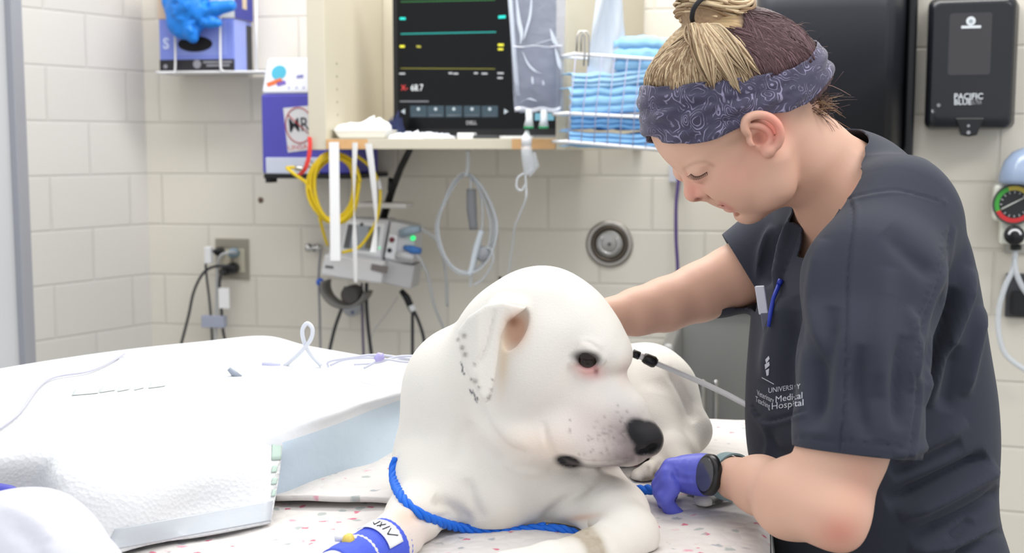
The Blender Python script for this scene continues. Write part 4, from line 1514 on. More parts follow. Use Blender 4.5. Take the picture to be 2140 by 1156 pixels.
def surface_nets(D, xs, ys, zs):
    ins = D < 0
    c = np.zeros(tuple(n - 1 for n in D.shape), np.int8)
    for a in (0, 1):
        for b in (0, 1):
            for d in (0, 1):
                c += ins[a:D.shape[0] - 1 + a, b:D.shape[1] - 1 + b, d:D.shape[2] - 1 + d]
    act = (c > 0) & (c < 8)
    I, J, K = np.nonzero(act)
    idx = np.full(act.shape, -1, np.int64)
    idx[I, J, K] = np.arange(len(I))
    off = [(a, b, d) for a in (0, 1) for b in (0, 1) for d in (0, 1)]
    v = np.stack([D[I + a, J + b, K + d] for a, b, d in off], 1).astype(np.float64)
    acc, cnt = np.zeros((len(I), 3)), np.zeros(len(I))
    for e0 in range(8):
        for e1 in range(e0 + 1, 8):
            o0, o1 = np.array(off[e0]), np.array(off[e1])
            if abs(o0 - o1).sum() != 1:
                continue
            m = (v[:, e0] < 0) != (v[:, e1] < 0)
            t = v[m, e0] / (v[m, e0] - v[m, e1])
            acc[m] += o0 + t[:, None] * (o1 - o0)
            cnt[m] += 1
    f = acc / cnt[:, None]
    V = np.stack([xs[I] + f[:, 0] * (xs[I + 1] - xs[I]), ys[J] + f[:, 1] * (ys[J + 1] - ys[J]), zs[K] + f[:, 2] * (zs[K + 1] - zs[K])], 1)
    faces = []
    nx, ny, nz = D.shape
    for axn in range(3):
        A = [slice(None)] * 3
        B_ = [slice(None)] * 3
        A[axn], B_[axn] = slice(0, -1), slice(1, None)
        s0, s1 = ins[tuple(A)], ins[tuple(B_)]
        i, j, k = np.nonzero(s0 != s1)
        sg = s0[i, j, k]
        p = [i, j, k]
        o1, o2 = (axn + 1) % 3, (axn + 2) % 3
        ok = (p[o1] > 0) & (p[o2] > 0) & (p[o1] < D.shape[o1] - 1) & (p[o2] < D.shape[o2] - 1)
        p = [q[ok] for q in p]
        sg = sg[ok]

        def g(a, b):
            q = [p[0].copy(), p[1].copy(), p[2].copy()]
            q[o1] -= a
            q[o2] -= b
            return idx[q[0], q[1], q[2]]
        quad = np.stack([g(1, 1), g(0, 1), g(0, 0), g(1, 0)], 1)
        quad[~sg] = quad[~sg][:, ::-1]
        faces.append(quad)
    F_ = np.concatenate(faces)
    return V, F_[(F_ >= 0).all(1)]


def vnormals(V, Fq):
    n = np.zeros_like(V)
    a, b, c, d = [V[Fq[:, i]] for i in range(4)] if Fq.shape[1] == 4 else (V[Fq[:, 0]], V[Fq[:, 1]], V[Fq[:, 2]], V[Fq[:, 2]])
    fn = np.cross(c - a, d - b) if Fq.shape[1] == 4 else np.cross(b - a, c - a)
    for i in range(Fq.shape[1]):
        np.add.at(n, Fq[:, i], fn)
    return n / np.maximum(np.linalg.norm(n, axis=1, keepdims=True), 1e-12)


def polydist(q, line):
    """distance of pixel points to a polyline, and the place along it (0..1)"""
    L = np.array(spline(line, 6)) if len(line) > 2 else np.array(line, float)
    best, par = np.full(len(q), 1e9), np.zeros(len(q))
    n = len(L) - 1
    for i in range(n):
        a, b = L[i], L[i + 1]
        ab = b - a
        t = np.clip(((q - a) @ ab) / max(ab @ ab, 1e-9), 0, 1)
        d = np.linalg.norm(q - a - t[:, None] * ab, axis=1)
        m = d < best
        best[m] = d[m]
        par[m] = (i + t[m]) / n
    return best, par


def emboss(V, Nn, line, width, amp, yr=None, face=-.05, ends=True):
    """raise (or sink) a soft ridge along a line on the side of the surface turned to the room"""
    q = to_px(V)
    d, t = polydist(q, line)
    view = V - np.array(CAMP)
    view /= np.linalg.norm(view, axis=1, keepdims=True)
    fac = np.clip((-(Nn * view).sum(1) - face) * 4, 0, 1)
    w = np.exp(-(d / width) ** 2) * fac
    if ends:
        w = w * np.clip(np.minimum(t, 1 - t) * 5, 0, 1) ** .7
    if yr:
        w = w * ((V[:, 1] > yr[0]) & (V[:, 1] < yr[1]))
    return V + Nn * (amp * w)[:, None]


def clip_mesh(V, Fq, g, keep_attr=None):
    """keep the part where g>0, cutting cleanly along g=0"""
    T_ = np.concatenate([Fq[:, [0, 1, 2]], Fq[:, [0, 2, 3]]]) if Fq.shape[1] == 4 else Fq
    V, g = list(map(tuple, V)), np.asarray(g)
    cache, out = {}, []
    s = g > 0
    cs = s[T_].sum(1)
    out += T_[cs == 3].tolist()

    def cut(a, b):
        k = (min(a, b), max(a, b))
        if k not in cache:
            t = g[a] / (g[a] - g[b])
            pa, pb = V[a], V[b]
            V.append(tuple(pa[i] + t * (pb[i] - pa[i]) for i in range(3)))
            cache[k] = len(V) - 1
        return cache[k]
    for tr in T_[(cs == 1) | (cs == 2)].tolist():
        poly = []
        for i in range(3):
            a, b = tr[i], tr[(i + 1) % 3]
            if s[a]:
                poly.append(a)
            if s[a] != s[b]:
                poly.append(cut(a, b))
        for i in range(1, len(poly) - 1):
            out.append([poly[0], poly[i], poly[i + 1]])
    V = np.array(V)
    F_ = np.array(out)
    used = np.zeros(len(V), bool)
    used[F_.ravel()] = True
    m = np.cumsum(used) - 1
    return V[used], m[F_], used


def main_piece(V, F_, share=.04):
    """drop small loose islands of a surface"""
    lab = np.arange(len(V))
    while True:
        m = lab[F_].min(1)
        new = lab.copy()
        np.minimum.at(new, F_.ravel(), np.repeat(m, F_.shape[1]))
        new = new[new]
        if (new == lab).all():
            break
        lab = new
    fl = lab[F_[:, 0]]
    ids, n = np.unique(fl, return_counts=True)
    ok = np.isin(fl, ids[n > share * len(F_)])
    F_ = F_[ok]
    used = np.zeros(len(V), bool)
    used[F_.ravel()] = True
    m = np.cumsum(used) - 1
    return V[used], m[F_]


def img_axes(ang):
    a = math.radians(ang)
    return (Vector((math.cos(a), 0, -math.sin(a))), Vector((0, 1, 0)), Vector((math.sin(a), 0, math.cos(a))))


def EL(f, px, py, Y, rx, rz, ry, ang=0, k=.02, op='u', yaw=0):
    m = Y / FPX
    ax = img_axes(ang)
    if yaw:
        R_ = Matrix.Rotation(math.radians(yaw), 3, 'Z')
        ax = tuple(R_ @ a for a in ax)
    return f.ell(P(px, py, Y), (rx * m, ry, rz * m), ax, k, op)


def CH(f, pts, k=.02, kj=None):
    """chain through (px, py, Y, radius in pixels)"""
    return f.chain([P(p[0], p[1], p[2]) for p in pts], [p[3] * p[2] / FPX for p in pts], k, kj)
# ---------------------------------------------------------------- blue glove pulled half out of the upper box
gf0 = Field()


def gq(x, y, d, r):
    p = BW.B(x, y, RD + d)
    return (x, y, p.y, r)


EL(gf0, 392, 28, gq(392, 28, .02, 0)[2], 44, 46, .028, 20, .015)
EL(gf0, 378, 50, gq(378, 50, .02, 0)[2], 28, 26, .022, 0, .012)
for ch in ([(420, 26, .022, 20), (450, 18, .03, 15), (482, 12, .034, 12)], [(420, 40, .022, 18), (440, 46, .03, 12), (455, 48, .032, 9)], [(395, 50, .02, 22), (400, 70, .024, 16), (404, 80, .026, 10)],
           [(372, 52, .018, 18), (378, 66, .022, 13), (384, 72, .022, 9)], [(362, 20, .01, 18), (356, 4, .01, 16), (352, -20, 0, 14)], [(400, -30, 0, 40), (395, 10, .012, 40)]):
    CH(gf0, [gq(*c) for c in ch], .012, .008)
c_ = BW.B(410, 30, RD)
v_, q_ = gf0.mesh(axis_steps(c_.x - .14, c_.x + .15, .003, .003), axis_steps(c_.y - .13, c_.y + .12, .003, .003), axis_steps(c_.z - .11, c_.z + .14, .003, .003), 1)
n_ = vnormals(v_, q_)
for k in range(16):
    x, y = rng.uniform(360, 430), rng.uniform(0, 70)
    v_ = emboss(v_, n_, [(x, y), (x + rng.uniform(-22, 22), y + rng.uniform(-20, 20))], 6, rng.choice([-.005, .004]), yr=(2.8, 3.7))
tag(mesh_obj('glove', v_, q_.tolist(), M_blue), 'bright blue crumpled glove hanging out of the upper glove box', 'glove')
# ---------------------------------------------------------------- treatment table and blankets
TZ = 0.925
tv = Vector((math.sin(math.radians(11)), math.cos(math.radians(11)), 0))
tu = Vector((math.cos(math.radians(11)), -math.sin(math.radians(11)), 0))
t_right = T(1604, 1112, .93)
t_far = P(1510, 888, 1.90)
ctr = Vector((t_right.x, t_right.y, 0))
# far right corner along the right edge
s_far = (Vector((t_far.x, t_far.y, 0)) - ctr).dot(tv)


def TT(a, b, z):
    """a: from the right edge to the left, b: away from the camera"""
    p = ctr - tu * a + tv * b
    return Vector((p.x, p.y, z))


tab = thing('treatment_table', 'steel treatment table carrying the dog on its blanket', 'table', TT(.6, .1, 0))
mb = MB()
A0, A1, B0, B1 = -.004, 1.75, -.42, s_far
mb.hexa([TT(A1, B0, TZ - .035), TT(A0, B0, TZ - .035), TT(A0, B0, TZ), TT(A1, B0, TZ), TT(A1, B1, TZ - .035), TT(A0, B1, TZ - .035), TT(A0, B1, TZ), TT(A1, B1, TZ)])
mb.build('tabletop', mat('table_steel', (88, 92, 94), .35, metal=.6), tab, smooth=False, bevel=.004)
for a in (.08, 1.66):
    for b in (B0 + .08, B1 - .08):
        p = TT(a, b, 0)
        MB().tube([Vector((p.x, p.y, .001)), Vector((p.x, p.y, TZ - .036))], .022, 12).build('leg', M_steel, tab)


def quilt_mat(name):
    m = bpy.data.materials.new(name)
    m.use_nodes = True
    nt = m.node_tree
    b = nt.nodes['Principled BSDF']
    b.inputs['Roughness'].default_value = .85
    b.inputs['Sheen Weight'].default_value = .15
    tc = nt.nodes.new('ShaderNodeTexCoord')
    col = None
    base = rgb(214, 209, 205)
    prev = None
    specs = [((206, 104, 128), 62, .20, 0.0), ((170, 176, 174), 50, .22, 3.7), ((214, 160, 174), 40, .17, 7.1), ((160, 164, 170), 34, .13, 11.3)]
    for c, sc, th, of in specs:
        mp = nt.nodes.new('ShaderNodeMapping')
        mp.inputs['Location'].default_value = (of, of * .7, 0)
        mp.inputs['Scale'].default_value = (1, 1, .3)
        nt.links.new(tc.outputs['Object'], mp.inputs['Vector'])
        no = nt.nodes.new('ShaderNodeTexNoise')
        no.inputs['Scale'].default_value = 120
        mixv = nt.nodes.new('ShaderNodeMix')
        mixv.data_type = 'VECTOR'
        mixv.inputs['Factor'].default_value = .012
        nt.links.new(mp.outputs[0], mixv.inputs['A'])
        nt.links.new(mp.outputs[0], no.inputs['Vector'])
        nt.links.new(no.outputs['Color'], mixv.inputs['B'])
        vo = nt.nodes.new('ShaderNodeTexVoronoi')
        vo.inputs['Scale'].default_value = sc
        nt.links.new(mixv.outputs['Result'], vo.inputs['Vector'])
        lt = nt.nodes.new('ShaderNodeMapRange')
        lt.inputs['From Min'].default_value = th
        lt.inputs['From Max'].default_value = th + .1
        lt.inputs['To Min'].default_value = 1
        lt.inputs['To Max'].default_value = 0
        nt.links.new(vo.outputs['Distance'], lt.inputs['Value'])
        # only some cells carry a motif
        sp = nt.nodes.new('ShaderNodeSeparateColor')
        nt.links.new(vo.outputs['Color'], sp.inputs[0])
        gt = nt.nodes.new('ShaderNodeMath')
        gt.operation = 'GREATER_THAN'
        gt.inputs[1].default_value = .80
        nt.links.new(sp.outputs[0], gt.inputs[0])
        mu = nt.nodes.new('ShaderNodeMath')
        mu.operation = 'MULTIPLY'
        nt.links.new(lt.outputs[0], mu.inputs[0])
        nt.links.new(gt.outputs[0], mu.inputs[1])
        mx = nt.nodes.new('ShaderNodeMix')
        mx.data_type = 'RGBA'
        nt.links.new(mu.outputs[0], mx.inputs['Factor'])
        if prev is None:
            mx.inputs['A'].default_value = base
        else:
            nt.links.new(prev, mx.inputs['A'])
        mx.inputs['B'].default_value = rgb(*c)
        prev = mx.outputs['Result']
    nt.links.new(prev, b.inputs['Base Color'])
    vq = nt.nodes.new('ShaderNodeTexVoronoi')
    vq.inputs['Scale'].default_value = 55
    nt.links.new(tc.outputs['Object'], vq.inputs['Vector'])
    bp = nt.nodes.new('ShaderNodeBump')
    bp.invert = True
    bp.inputs['Strength'].default_value = .5
    bp.inputs['Distance'].default_value = .006
    nt.links.new(vq.outputs['Distance'], bp.inputs['Height'])
    nt.links.new(bp.outputs['Normal'], b.inputs['Normal'])
    return m


M_quilt = quilt_mat('quilt_floral')


def sheet(name, label, a0, a1, b0, b1, z, amp, seed, m, na=70, nb=60, drop_right=0.0, drop=.0, skew=0.0, thick=.006):
    rg = np.random.default_rng(seed)
    ph = rg.uniform(0, 6.28, 8)
    vs, fs = [], []
    for i in range(na + 1):
        for j in range(nb + 1):
            a, b = a0 + (a1 - a0) * i / na, b0 + (b1 - b0) * j / nb
            a += skew * (j / nb)
            h = amp * (math.sin(a * 31 + b * 13 + ph[0]) + .8 * math.sin(a * 17 - b * 41 + ph[1]) + .5 * math.sin(a * 67 + b * 29 + ph[2]) + .4 * math.sin(b * 83 + a * 11 + ph[3]))
            zz = z + amp * 1.6 + h * .6
            aa = a
            if a < drop_right:        # over the right-hand edge
                over = drop_right - a
                arc = min(over, .03)
                zz -= max(0, over - .012) * .96 + arc * .2
                aa = drop_right - min(over, .014) - max(0, over - .014) * .12
            vs.append(TT(aa, b + .004 * math.sin(a * 23 + ph[4]), zz))
    for i in range(na):
        for j in range(nb):
            k = i * (nb + 1) + j
            fs.append([k, k + 1, k + nb + 2, k + nb + 1])
    o = mesh_obj(name, vs, fs, m, solid=thick)
    o.modifiers['solid'].offset = 1 if False else -1
    tag(o, label, 'blanket')
    return o


blk = sheet('blanket', 'white blanket with small pink and grey flowers under the dog', -.15, .98, B0 + .02, s_far - .005, TZ + .0065, .0022, 3, M_quilt, drop_right=.012)
blk2 = sheet('blanket', 'folded second layer of flowered blanket with a raised hem left of the bandaged leg', .32, .86, -.02, .40, TZ + .019, .0028, 9, M_quilt, 60, 50)
# ---------------------------------------------------------------- padded bundle on the left of the table
def ZP(px, py, z):
    return T(px, py, z)


M_pad = mat('pad_white', (214, 216, 220), .8, bump=(24, .25, .01))
M_padblue = mat('pad_pale_blue', (190, 205, 218), .6, bump=(30, .3, .008))


def texture_pad():
    m = mat('pad_dimpled', (213, 214, 216), .82)
    nt = m.node_tree
    tc = nt.nodes.new('ShaderNodeTexCoord')
    vo = nt.nodes.new('ShaderNodeTexVoronoi')
    vo.inputs['Scale'].default_value = 210
    nt.links.new(tc.outputs['Object'], vo.inputs['Vector'])
    bp = nt.nodes.new('ShaderNodeBump')
    bp.inputs['Strength'].default_value = .35
    bp.inputs['Distance'].default_value = .003
    nt.links.new(vo.outputs['Distance'], bp.inputs['Height'])
    nt.links.new(bp.outputs['Normal'], nt.nodes['Principled BSDF'].inputs['Normal'])
    return m


# bundle wrapped in a pale blue pad: top, right-hand side and rear
pb0 = thing('blue_underpad', 'pale blue underpad wrapping the raised bundle left of the dog', 'underpad', T(600, 1010, .94))
rows = [
    [(-160, 800, 1.05), (60, 760, 1.05), (260, 731, 1.05), (420, 714, 1.05), (552, 702, 1.052), (640, 722, 1.045), (740, 740, 1.035), (880, 764, 1.02)],
    [(-160, 840, 1.05), (60, 800, 1.05), (260, 772, 1.05), (420, 752, 1.05), (560, 745, 1.05), (660, 758, 1.045), (760, 778, 1.035), (880, 792, 1.02)],
    [(-160, 900, 1.04), (60, 860, 1.04), (260, 832, 1.04), (420, 812, 1.04), (560, 808, 1.04), (660, 812, 1.04), (760, 812, 1.03), (875, 808, 1.018)],
    [(-160, 980, 1.02), (60, 940, 1.02), (260, 912, 1.02), (420, 892, 1.02), (570, 880, 1.025), (680, 862, 1.028), (760, 842, 1.022), (870, 818, 1.012)],
    [(-160, 1060, .99), (60, 1020, .985), (260, 990, .99), (420, 972, .99), (590, 925, 1.005), (700, 888, 1.008), (780, 856, 1.003), (865, 826, 1.0)],
    [(-160, 1120, .95), (60, 1090, .95), (260, 1060, .95), (420, 1046, .95), (584, 990, .968), (700, 950, .97), (780, 915, .97), (862, 885, .97)],
    [(-160, 1160, .938), (60, 1130, .938), (260, 1100, .938), (420, 1085, .938), (572, 1046, .9385), (700, 1004, .9385), (780, 980, .9385), (862, 950, .9385)],
]
mb = MB().patch([[ZP(*q) for q in r] for r in rows], 6, 6)
nf = len(mb.f)
# white upper skin, pale blue outer side
cent = [sum((Vector(mb.v[i]) for i in f), Vector()) / 4 for f in mb.f]
pxc = to_px(np.array([c[:] for c in cent]))
edge = np.interp(pxc[:, 0], [560, 590, 700, 780, 865], [960, 925, 888, 856, 826])
mb.m = [1 if (x > 560 and y > e) else 0 for (x, y), e in zip(pxc, edge)]
o = mb.build('pad_wrap', [M_pad, M_padblue], pb0)
UB = BVHTree.FromPolygons([Vector(v) for v in mb.v], mb.f)
pa = thing('white_underpad', 'white dimpled underpad draped over the front of the raised bundle', 'underpad', T(400, 1120, .94))
rows = [
    [(-160, 812, 1.056), (60, 778, 1.056), (230, 752, 1.056), (380, 736, 1.056), (480, 730, 1.056), (535, 760, 1.054)],
    [(-160, 892, 1.05), (60, 846, 1.05), (230, 818, 1.05), (400, 800, 1.05), (500, 800, 1.05), (560, 812, 1.046)],
    [(-160, 980, 1.036), (60, 936, 1.034), (150, 915, 1.034), (300, 892, 1.034), (440, 868, 1.034), (576, 856, 1.034)],
    [(-160, 1060, .985), (60, 1020, .99), (128, 978, 1.02), (300, 955, 1.016), (440, 925, 1.016), (590, 905, 1.012)],
    [(-160, 1120, .955), (60, 1072, .96), (124, 1030, 1.0), (300, 1020, .996), (440, 990, .994), (586, 975, .984)],
    [(-160, 1170, .945), (50, 1120, .945), (108, 1090, .975), (280, 1095, .966), (430, 1062, .962), (575, 1045, .958)],
    [(-160, 1200, .9405), (60, 1190, .9405), (150, 1185, .9405), (300, 1142, .9405), (430, 1118, .9405), (566, 1092, .9405)],
]
mb = MB().patch([[ZP(*q) for q in r] for r in rows], 8, 8)
o = mb.build('pad_sheet', texture_pad(), pa, solid=.003)
o.modifiers['solid'].offset = -1
PB = BVHTree.FromPolygons([Vector(v) for v in mb.v], mb.f)


def on0(bvh, px, py, lift):
    r = ray(px, py).normalized()
    h = bvh.ray_cast(CAMP, r)
    if h[0] is None:
        return None
    n = h[1] if h[1].dot(r) < 0 else -h[1]
    return h[0] + n * lift


def drape(bvh, name, m, parent, quad, lift=.0035, n=8, thick=.0008):
    (a, b, c, d) = [np.array(q, float) for q in quad]
    vs, fs, ok = [], [], {}
    for i in range(n + 1):
        for j in range(n + 1):
            s, t = i / n, j / n
            q = (a * (1 - s) + b * s) * (1 - t) + (d * (1 - s) + c * s) * t
            h = on0(bvh, q[0], q[1], lift)
            if h is not None:
                ok[(i, j)] = len(vs)
                vs.append(h)
    for i in range(n):
        for j in range(n):
            k = [(i, j), (i + 1, j), (i + 1, j + 1), (i, j + 1)]
            if all(q in ok for q in k):
                fs.append([ok[q] for q in k])
    if fs:
        return mesh_obj(name, vs, fs, m, parent, solid=thick)


M_marg = mat('plastic_margin', (190, 195, 201), .3, bump=(40, .3, .004))
drape(PB, 'plastic_margin', M_marg, pa, ((218, 1152), (566, 1089), (570, 1047), (240, 1106)), .001, 16, .0006)
M_mint = mat('print_mint', (172, 192, 182), .7)
drape(PB, 'print_block', M_mint, pa, ((567, 963), (587, 962), (589, 903), (569, 905)), .0012, 6, .0004)
for k, y in enumerate((975, 1000, 1025)):
    drape(PB, 'print_mark', M_mint, pa, ((566, y + 14), (577, y + 13), (580, y), (569, y)), .0012, 4, .0004)
M_mint2 = mat('print_faint', (208, 216, 213), .7)
for x0, x1, y in ((150, 205, 828), (208, 240, 822), (245, 270, 820), (280, 300, 817), (310, 345, 813)):
    drape(PB, 'print_mark', M_mint2, pa, ((x0, y), (x1, y - 5), (x1 + 5, y - 17), (x0 + 6, y - 12)), .0012, 4, .0004)
# bottom left: rolled white cloth with a blue corner
cf = Field()
cf.cone(P(-90, 1150, 1.10), P(60, 1180, 1.06), .050, .060, .03)
cf.cone(P(60, 1180, 1.06), P(150, 1225, 1.03), .060, .048, .03)
v_, q_ = cf.mesh(axis_steps(P(-90, 1150, 1.1).x - .1, P(150, 1200, 1.0).x + .1, .005, .005), axis_steps(.93, 1.22, .005, .005), axis_steps(.86, 1.1, .005, .005), 1)
n_ = vnormals(v_, q_)
for line, a in (([(0, 1060), (60, 1080), (120, 1130)], .003), ([(20, 1100), (60, 1130), (70, 1156)], -.003), ([(100, 1110), (110, 1140), (90, 1160)], .003)):
    v_ = emboss(v_, n_, line, 14, a)
v_[:, 2] = np.maximum(v_[:, 2], .9405)
rc2 = mesh_obj('rolled_cloth', v_, q_.tolist(), mat('cloth_lilac_white', (212, 212, 220), .8, bump=(50, .2, .005)))
tag(rc2, 'rolled white cloth in the bottom left corner of the picture', 'cloth')
cf = Field()
cf.cone(P(-60, 1030, 1.17), P(18, 1030, 1.165), .010, .006, .01)
cf.ell(P(-30, 1036, 1.17), (.035, .012, .010), None, .01)
v_, q_ = cf.mesh(axis_steps(P(-90, 1030, 1.1).x - .05, P(60, 1030, 1.2).x, .003, .003), axis_steps(1.10, 1.24, .003, .003), axis_steps(.98, 1.10, .003, .003), 1)
bg_ = mesh_obj('blue_cuff', v_, q_.tolist(), mat('cuff_blue', (72, 74, 176), .5))
tag(bg_, 'small blue glove cuff above the rolled white cloth at the left edge', 'glove')

# tubes on the bundle
tt = thing('drip_tube', 'thin clear tube winding over the white underpad on the far left', 'tube', on0(PB, 150, 790, 0) or P(150, 790, 1.8))


def lay(pts, lift, bvhs):
    out = []
    for (x, y) in spline(pts, 8):
        c = [on0(b, x, y, lift) for b in bvhs]
        c = [q for q in c if q is not None]
        if c:
            out.append(min(c, key=lambda q: q.y))
    # soften steps between the two pads
    sm = []
    for i in range(len(out)):
        w = out[max(0, i - 2):i + 3]
        sm.append(sum(w, Vector()) / len(w))
    return sm


MB().tube(lay([(-10, 908), (40, 870), (80, 815), (115, 793), (180, 783), (225, 765), (265, 742)], .0035, (PB, UB)), .0016, 7).build('tube', mat('tube_lilac', (196, 196, 212), .3), tt)
lp = thing('tube_loop', 'upright white loop of tubing on the raised bundle', 'tube', P(640, 765, 1.75))
Yl = on0(UB, 600, 764, .002)
y0 = Yl.y if Yl else 1.75
MB().tube([Vector(q) for q in spline([P(595, 765, y0), P(622, 742, y0 - .005), P(648, 712, y0 - .01), P(653, 688, y0 - .01), P(642, 676, y0 - .01), P(632, 690, y0 - .01), P(636, 716, y0 - .005), P(650, 742, y0), P(672, 765, y0)], 8)], .0030, 9).build('tube', mat('tube_white', (214, 218, 226), .3), lp)
MB().tube([P(548, 762, y0), P(566, 761, y0), P(586, 763, y0)], [.003, .0045, .003], 8).build('connector', mat('clamp_lilac', (204, 206, 236), .35), lp)
cl = thing('tube_bundle', 'loose coil of clear lines with a lilac clamp beside the dog', 'tube', P(780, 760, 1.7))
for i, pts in enumerate(([(690, 764), (720, 752), (770, 748), (820, 752), (870, 748)], [(686, 768), (688, 756), (730, 748), (790, 742), (868, 752)], [(740, 762), (790, 758), (830, 746), (872, 744)], [(760, 770), (800, 752), (840, 756), (872, 758)])):
    MB().tube([Vector(q) for q in spline([P(x, y, 1.72 - .01 * i) for x, y in pts], 8)], .0018, 7).build('line', mat('line_lilac', (206, 208, 222), .3), cl)
MB().tube([P(784, 752, 1.69), P(794, 746, 1.69), P(802, 744, 1.69)], [.004, .007, .004], 8).build('clamp', mat('clamp_violet', (178, 170, 226), .35), cl)
cp = thing('tube_clip', 'small grey clip lying on the white underpad at its rear corner', 'clip', P(490, 785, 1.7))
h_ = on0(PB, 488, 786, .004) or P(488, 786, 1.75)
MB().tube([h_ + Vector((-.006, 0, .006)), h_, h_ + Vector((.010, 0, -.006))], [.003, .0045, .003], 8).build('clip_body', mat('clip_slate', (150, 158, 172), .4), cp)
# ---------------------------------------------------------------- the dog
dog = Field()
# trunk and haunches, trailing away behind the head
CH(dog, [(1010, 905, 1.46, 150), (1100, 850, 1.58, 165), (1230, 850, 1.72, 135)], .04)
EL(dog, 1342, 835, 1.74, 112, 122, .10, 25, .03)
EL(dog, 1300, 880, 1.66, 110, 80, .09, 0, .03)
CH(dog, [(1385, 825, 1.70, 66), (1440, 900, 1.66, 44), (1425, 950, 1.60, 30), (1385, 975, 1.57, 26)], .03)
CH(dog, [(1360, 880, 1.64, 55), (1405, 945, 1.57, 34), (1450, 1000, 1.49, 26), (1490, 1036, 1.455, 24)], .02)
# hind paws: toes
for (x, y, Y) in ((1340, 1000, 1.545), (1362, 985, 1.545), (1384, 972, 1.555)):
    EL(dog, x, y, Y, 24, 21, .020, 20, .008)
for (x, y, Y) in ((1490, 1047, 1.44), (1510, 1041, 1.45), (1470, 1046, 1.43)):
    EL(dog, x, y, Y, 21, 17, .016, 0, .007)
# chest, shoulders
EL(dog, 1040, 965, 1.44, 196, 148, .12, 0, .04)
EL(dog, 1028, 1030, 1.40, 92, 78, .075, 0, .03)
EL(dog, 925, 985, 1.42, 104, 100, .09, 0, .03)
EL(dog, 1180, 1000, 1.42, 110, 85, .085, 30, .03)
# front leg with the bandage
CH(dog, [(905, 1020, 1.38, 78), (866, 1078, 1.31, 58), (826, 1126, 1.26, 52), (760, 1164, 1.215, 46), (690, 1204, 1.17, 44), (630, 1236, 1.13, 50)], .025)
# front leg folded across
CH(dog, [(1215, 1010, 1.40, 84), (1285, 1075, 1.325, 70), (1312, 1118, 1.28, 62)], .025)
CH(dog, [(1312, 1120, 1.275, 58), (1240, 1162, 1.215, 55), (1150, 1186, 1.165, 52), (1060, 1200, 1.135, 50)], .018)
for i in range(3):
    EL(dog, 1035 - 6 * i, 1196 + 10 * i, 1.13 - .016 * i, 30, 26, .016, 10, .006)
# neck
CH(dog, [(1100, 745, 1.40, 138), (1000, 830, 1.44, 138), (985, 930, 1.45, 150)], .035)
# skull
EL(dog, 1140, 680, 1.37, 132, 124, .070, 30, .02)
EL(dog, 1215, 690, 1.355, 84, 74, .058, 45, .02)
EL(dog, 1060, 680, 1.40, 100, 80, .07, -25, .03)
EL(dog, 1246, 728, 1.345, 62, 66, .054, 35, .016)
EL(dog, 1283, 740, 1.345, 38, 36, .042, 35, .014)
EL(dog, 1115, 800, 1.365, 130, 112, .064, 35, .03)
EL(dog, 965, 800, 1.46, 118, 112, .09, -40, .03)
# muzzle
CH(dog, [(1205, 832, 1.345, 92), (1262, 874, 1.325, 78), (1314, 912, 1.312, 60)], .02)
CH(dog, [(1236, 806, 1.34, 66), (1300, 868, 1.32, 54)], .014)
CH(dog, [(1180, 905, 1.315, 56), (1240, 922, 1.308, 52), (1308, 928, 1.305, 46)], .014)
CH(dog, [(1140, 905, 1.35, 52), (1230, 938, 1.345, 36), (1290, 950, 1.335, 24)], .012)
EL(dog, 1090, 900, 1.355, 88, 60, .058, 20, .03)
EL(dog, 1190, 935, 1.312, 34, 36, .016, 30, .008)
EL(dog, 1120, 760, 1.31, 60, 80, .02, 20, .03)
# nose pad
EL(dog, 1340, 906, 1.304, 38, 27, .030, 40, .006)
EL(dog, 1360, 922, 1.302, 26, 31, .024, 15, .005)
EL(dog, 1351, 911, 1.303, 33, 30, .028, 35, .005)
EL(dog, 1344, 936, 1.303, 22, 16, .018, -20, .005)
# the ear: a folded flap hanging from the side of the skull
EY = 1.284
em = EY / FPX


def epx(pts):
    return [(P(x, y, EY).x, P(x, y, EY).z) for x, y in pts]


ear_poly = epx([(1098, 648), (1078, 640), (1050, 632), (1015, 638), (978, 664), (955, 696), (958, 735), (968, 768), (990, 806), (1014, 842), (1024, 834), (1032, 800), (1040, 750), (1046, 705), (1060, 675), (1080, 660)])
ex0, ez0 = P(1000, 740, EY).x, P(1000, 740, EY).z


def ear_y(x, z):
    u, v = (x - ex0) / (60 * em), (z - ez0) / (100 * em)      # -1..1 across, -1 at the tip
    return EY + .012 * (u + .2) ** 2 * .6 - .010 * np.clip(u, 0, 1.2) ** 2 + .014 * np.clip(-u, 0, 2) + .004 * v - .010 * np.clip(v, 0, 1) * 0


dog.plate(ear_poly, ear_y, .0042, EY - .03, EY + .05, .006, .003)
# root of the ear
CH(dog, [(1040, 650, 1.325, 26), (1078, 648, 1.312, 20), (1100, 652, 1.318, 13)], .012)
p = dog.hit(1078, 690)
dog.ell(p + Vector((0, .004, 0)), (.0125, .013, .024), img_axes(14), .006, 's')
# eye socket and lids
pe = dog.hit(1226, 750)
nrm = Vector(dog.grad(np.array([pe]))[0]).normalized()
eye_ax = (Vector((math.cos(.12), 0, -math.sin(.12))), Vector((0, 1, 0)), Vector((math.sin(.12), 0, math.cos(.12))))
dog.ell(pe + nrm * .002, (.0145, .010, .0085), eye_ax, .004, 's')
ec = pe - nrm * .0068
up = Vector((0, 0, 1))
for i, (x0, y0, x1, y1, x2, y2, r, o) in enumerate(((1196, 756, 1222, 727, 1258, 752, .0044, .002), (1200, 757, 1226, 773, 1256, 760, .0026, .0012))):
    pts = []
    for (x, y) in spline([(x0, y0), (x1, y1), (x2, y2)], 4):
        h = dog.hit(x, y)
        pts.append(Vector((h.x, min(h.y, pe.y + .004), h.z)) - nrm * .0015 + nrm * o)
    for a, b in zip(pts[:-1], pts[1:]):
        dog.cone(a, b, r, r, .003)
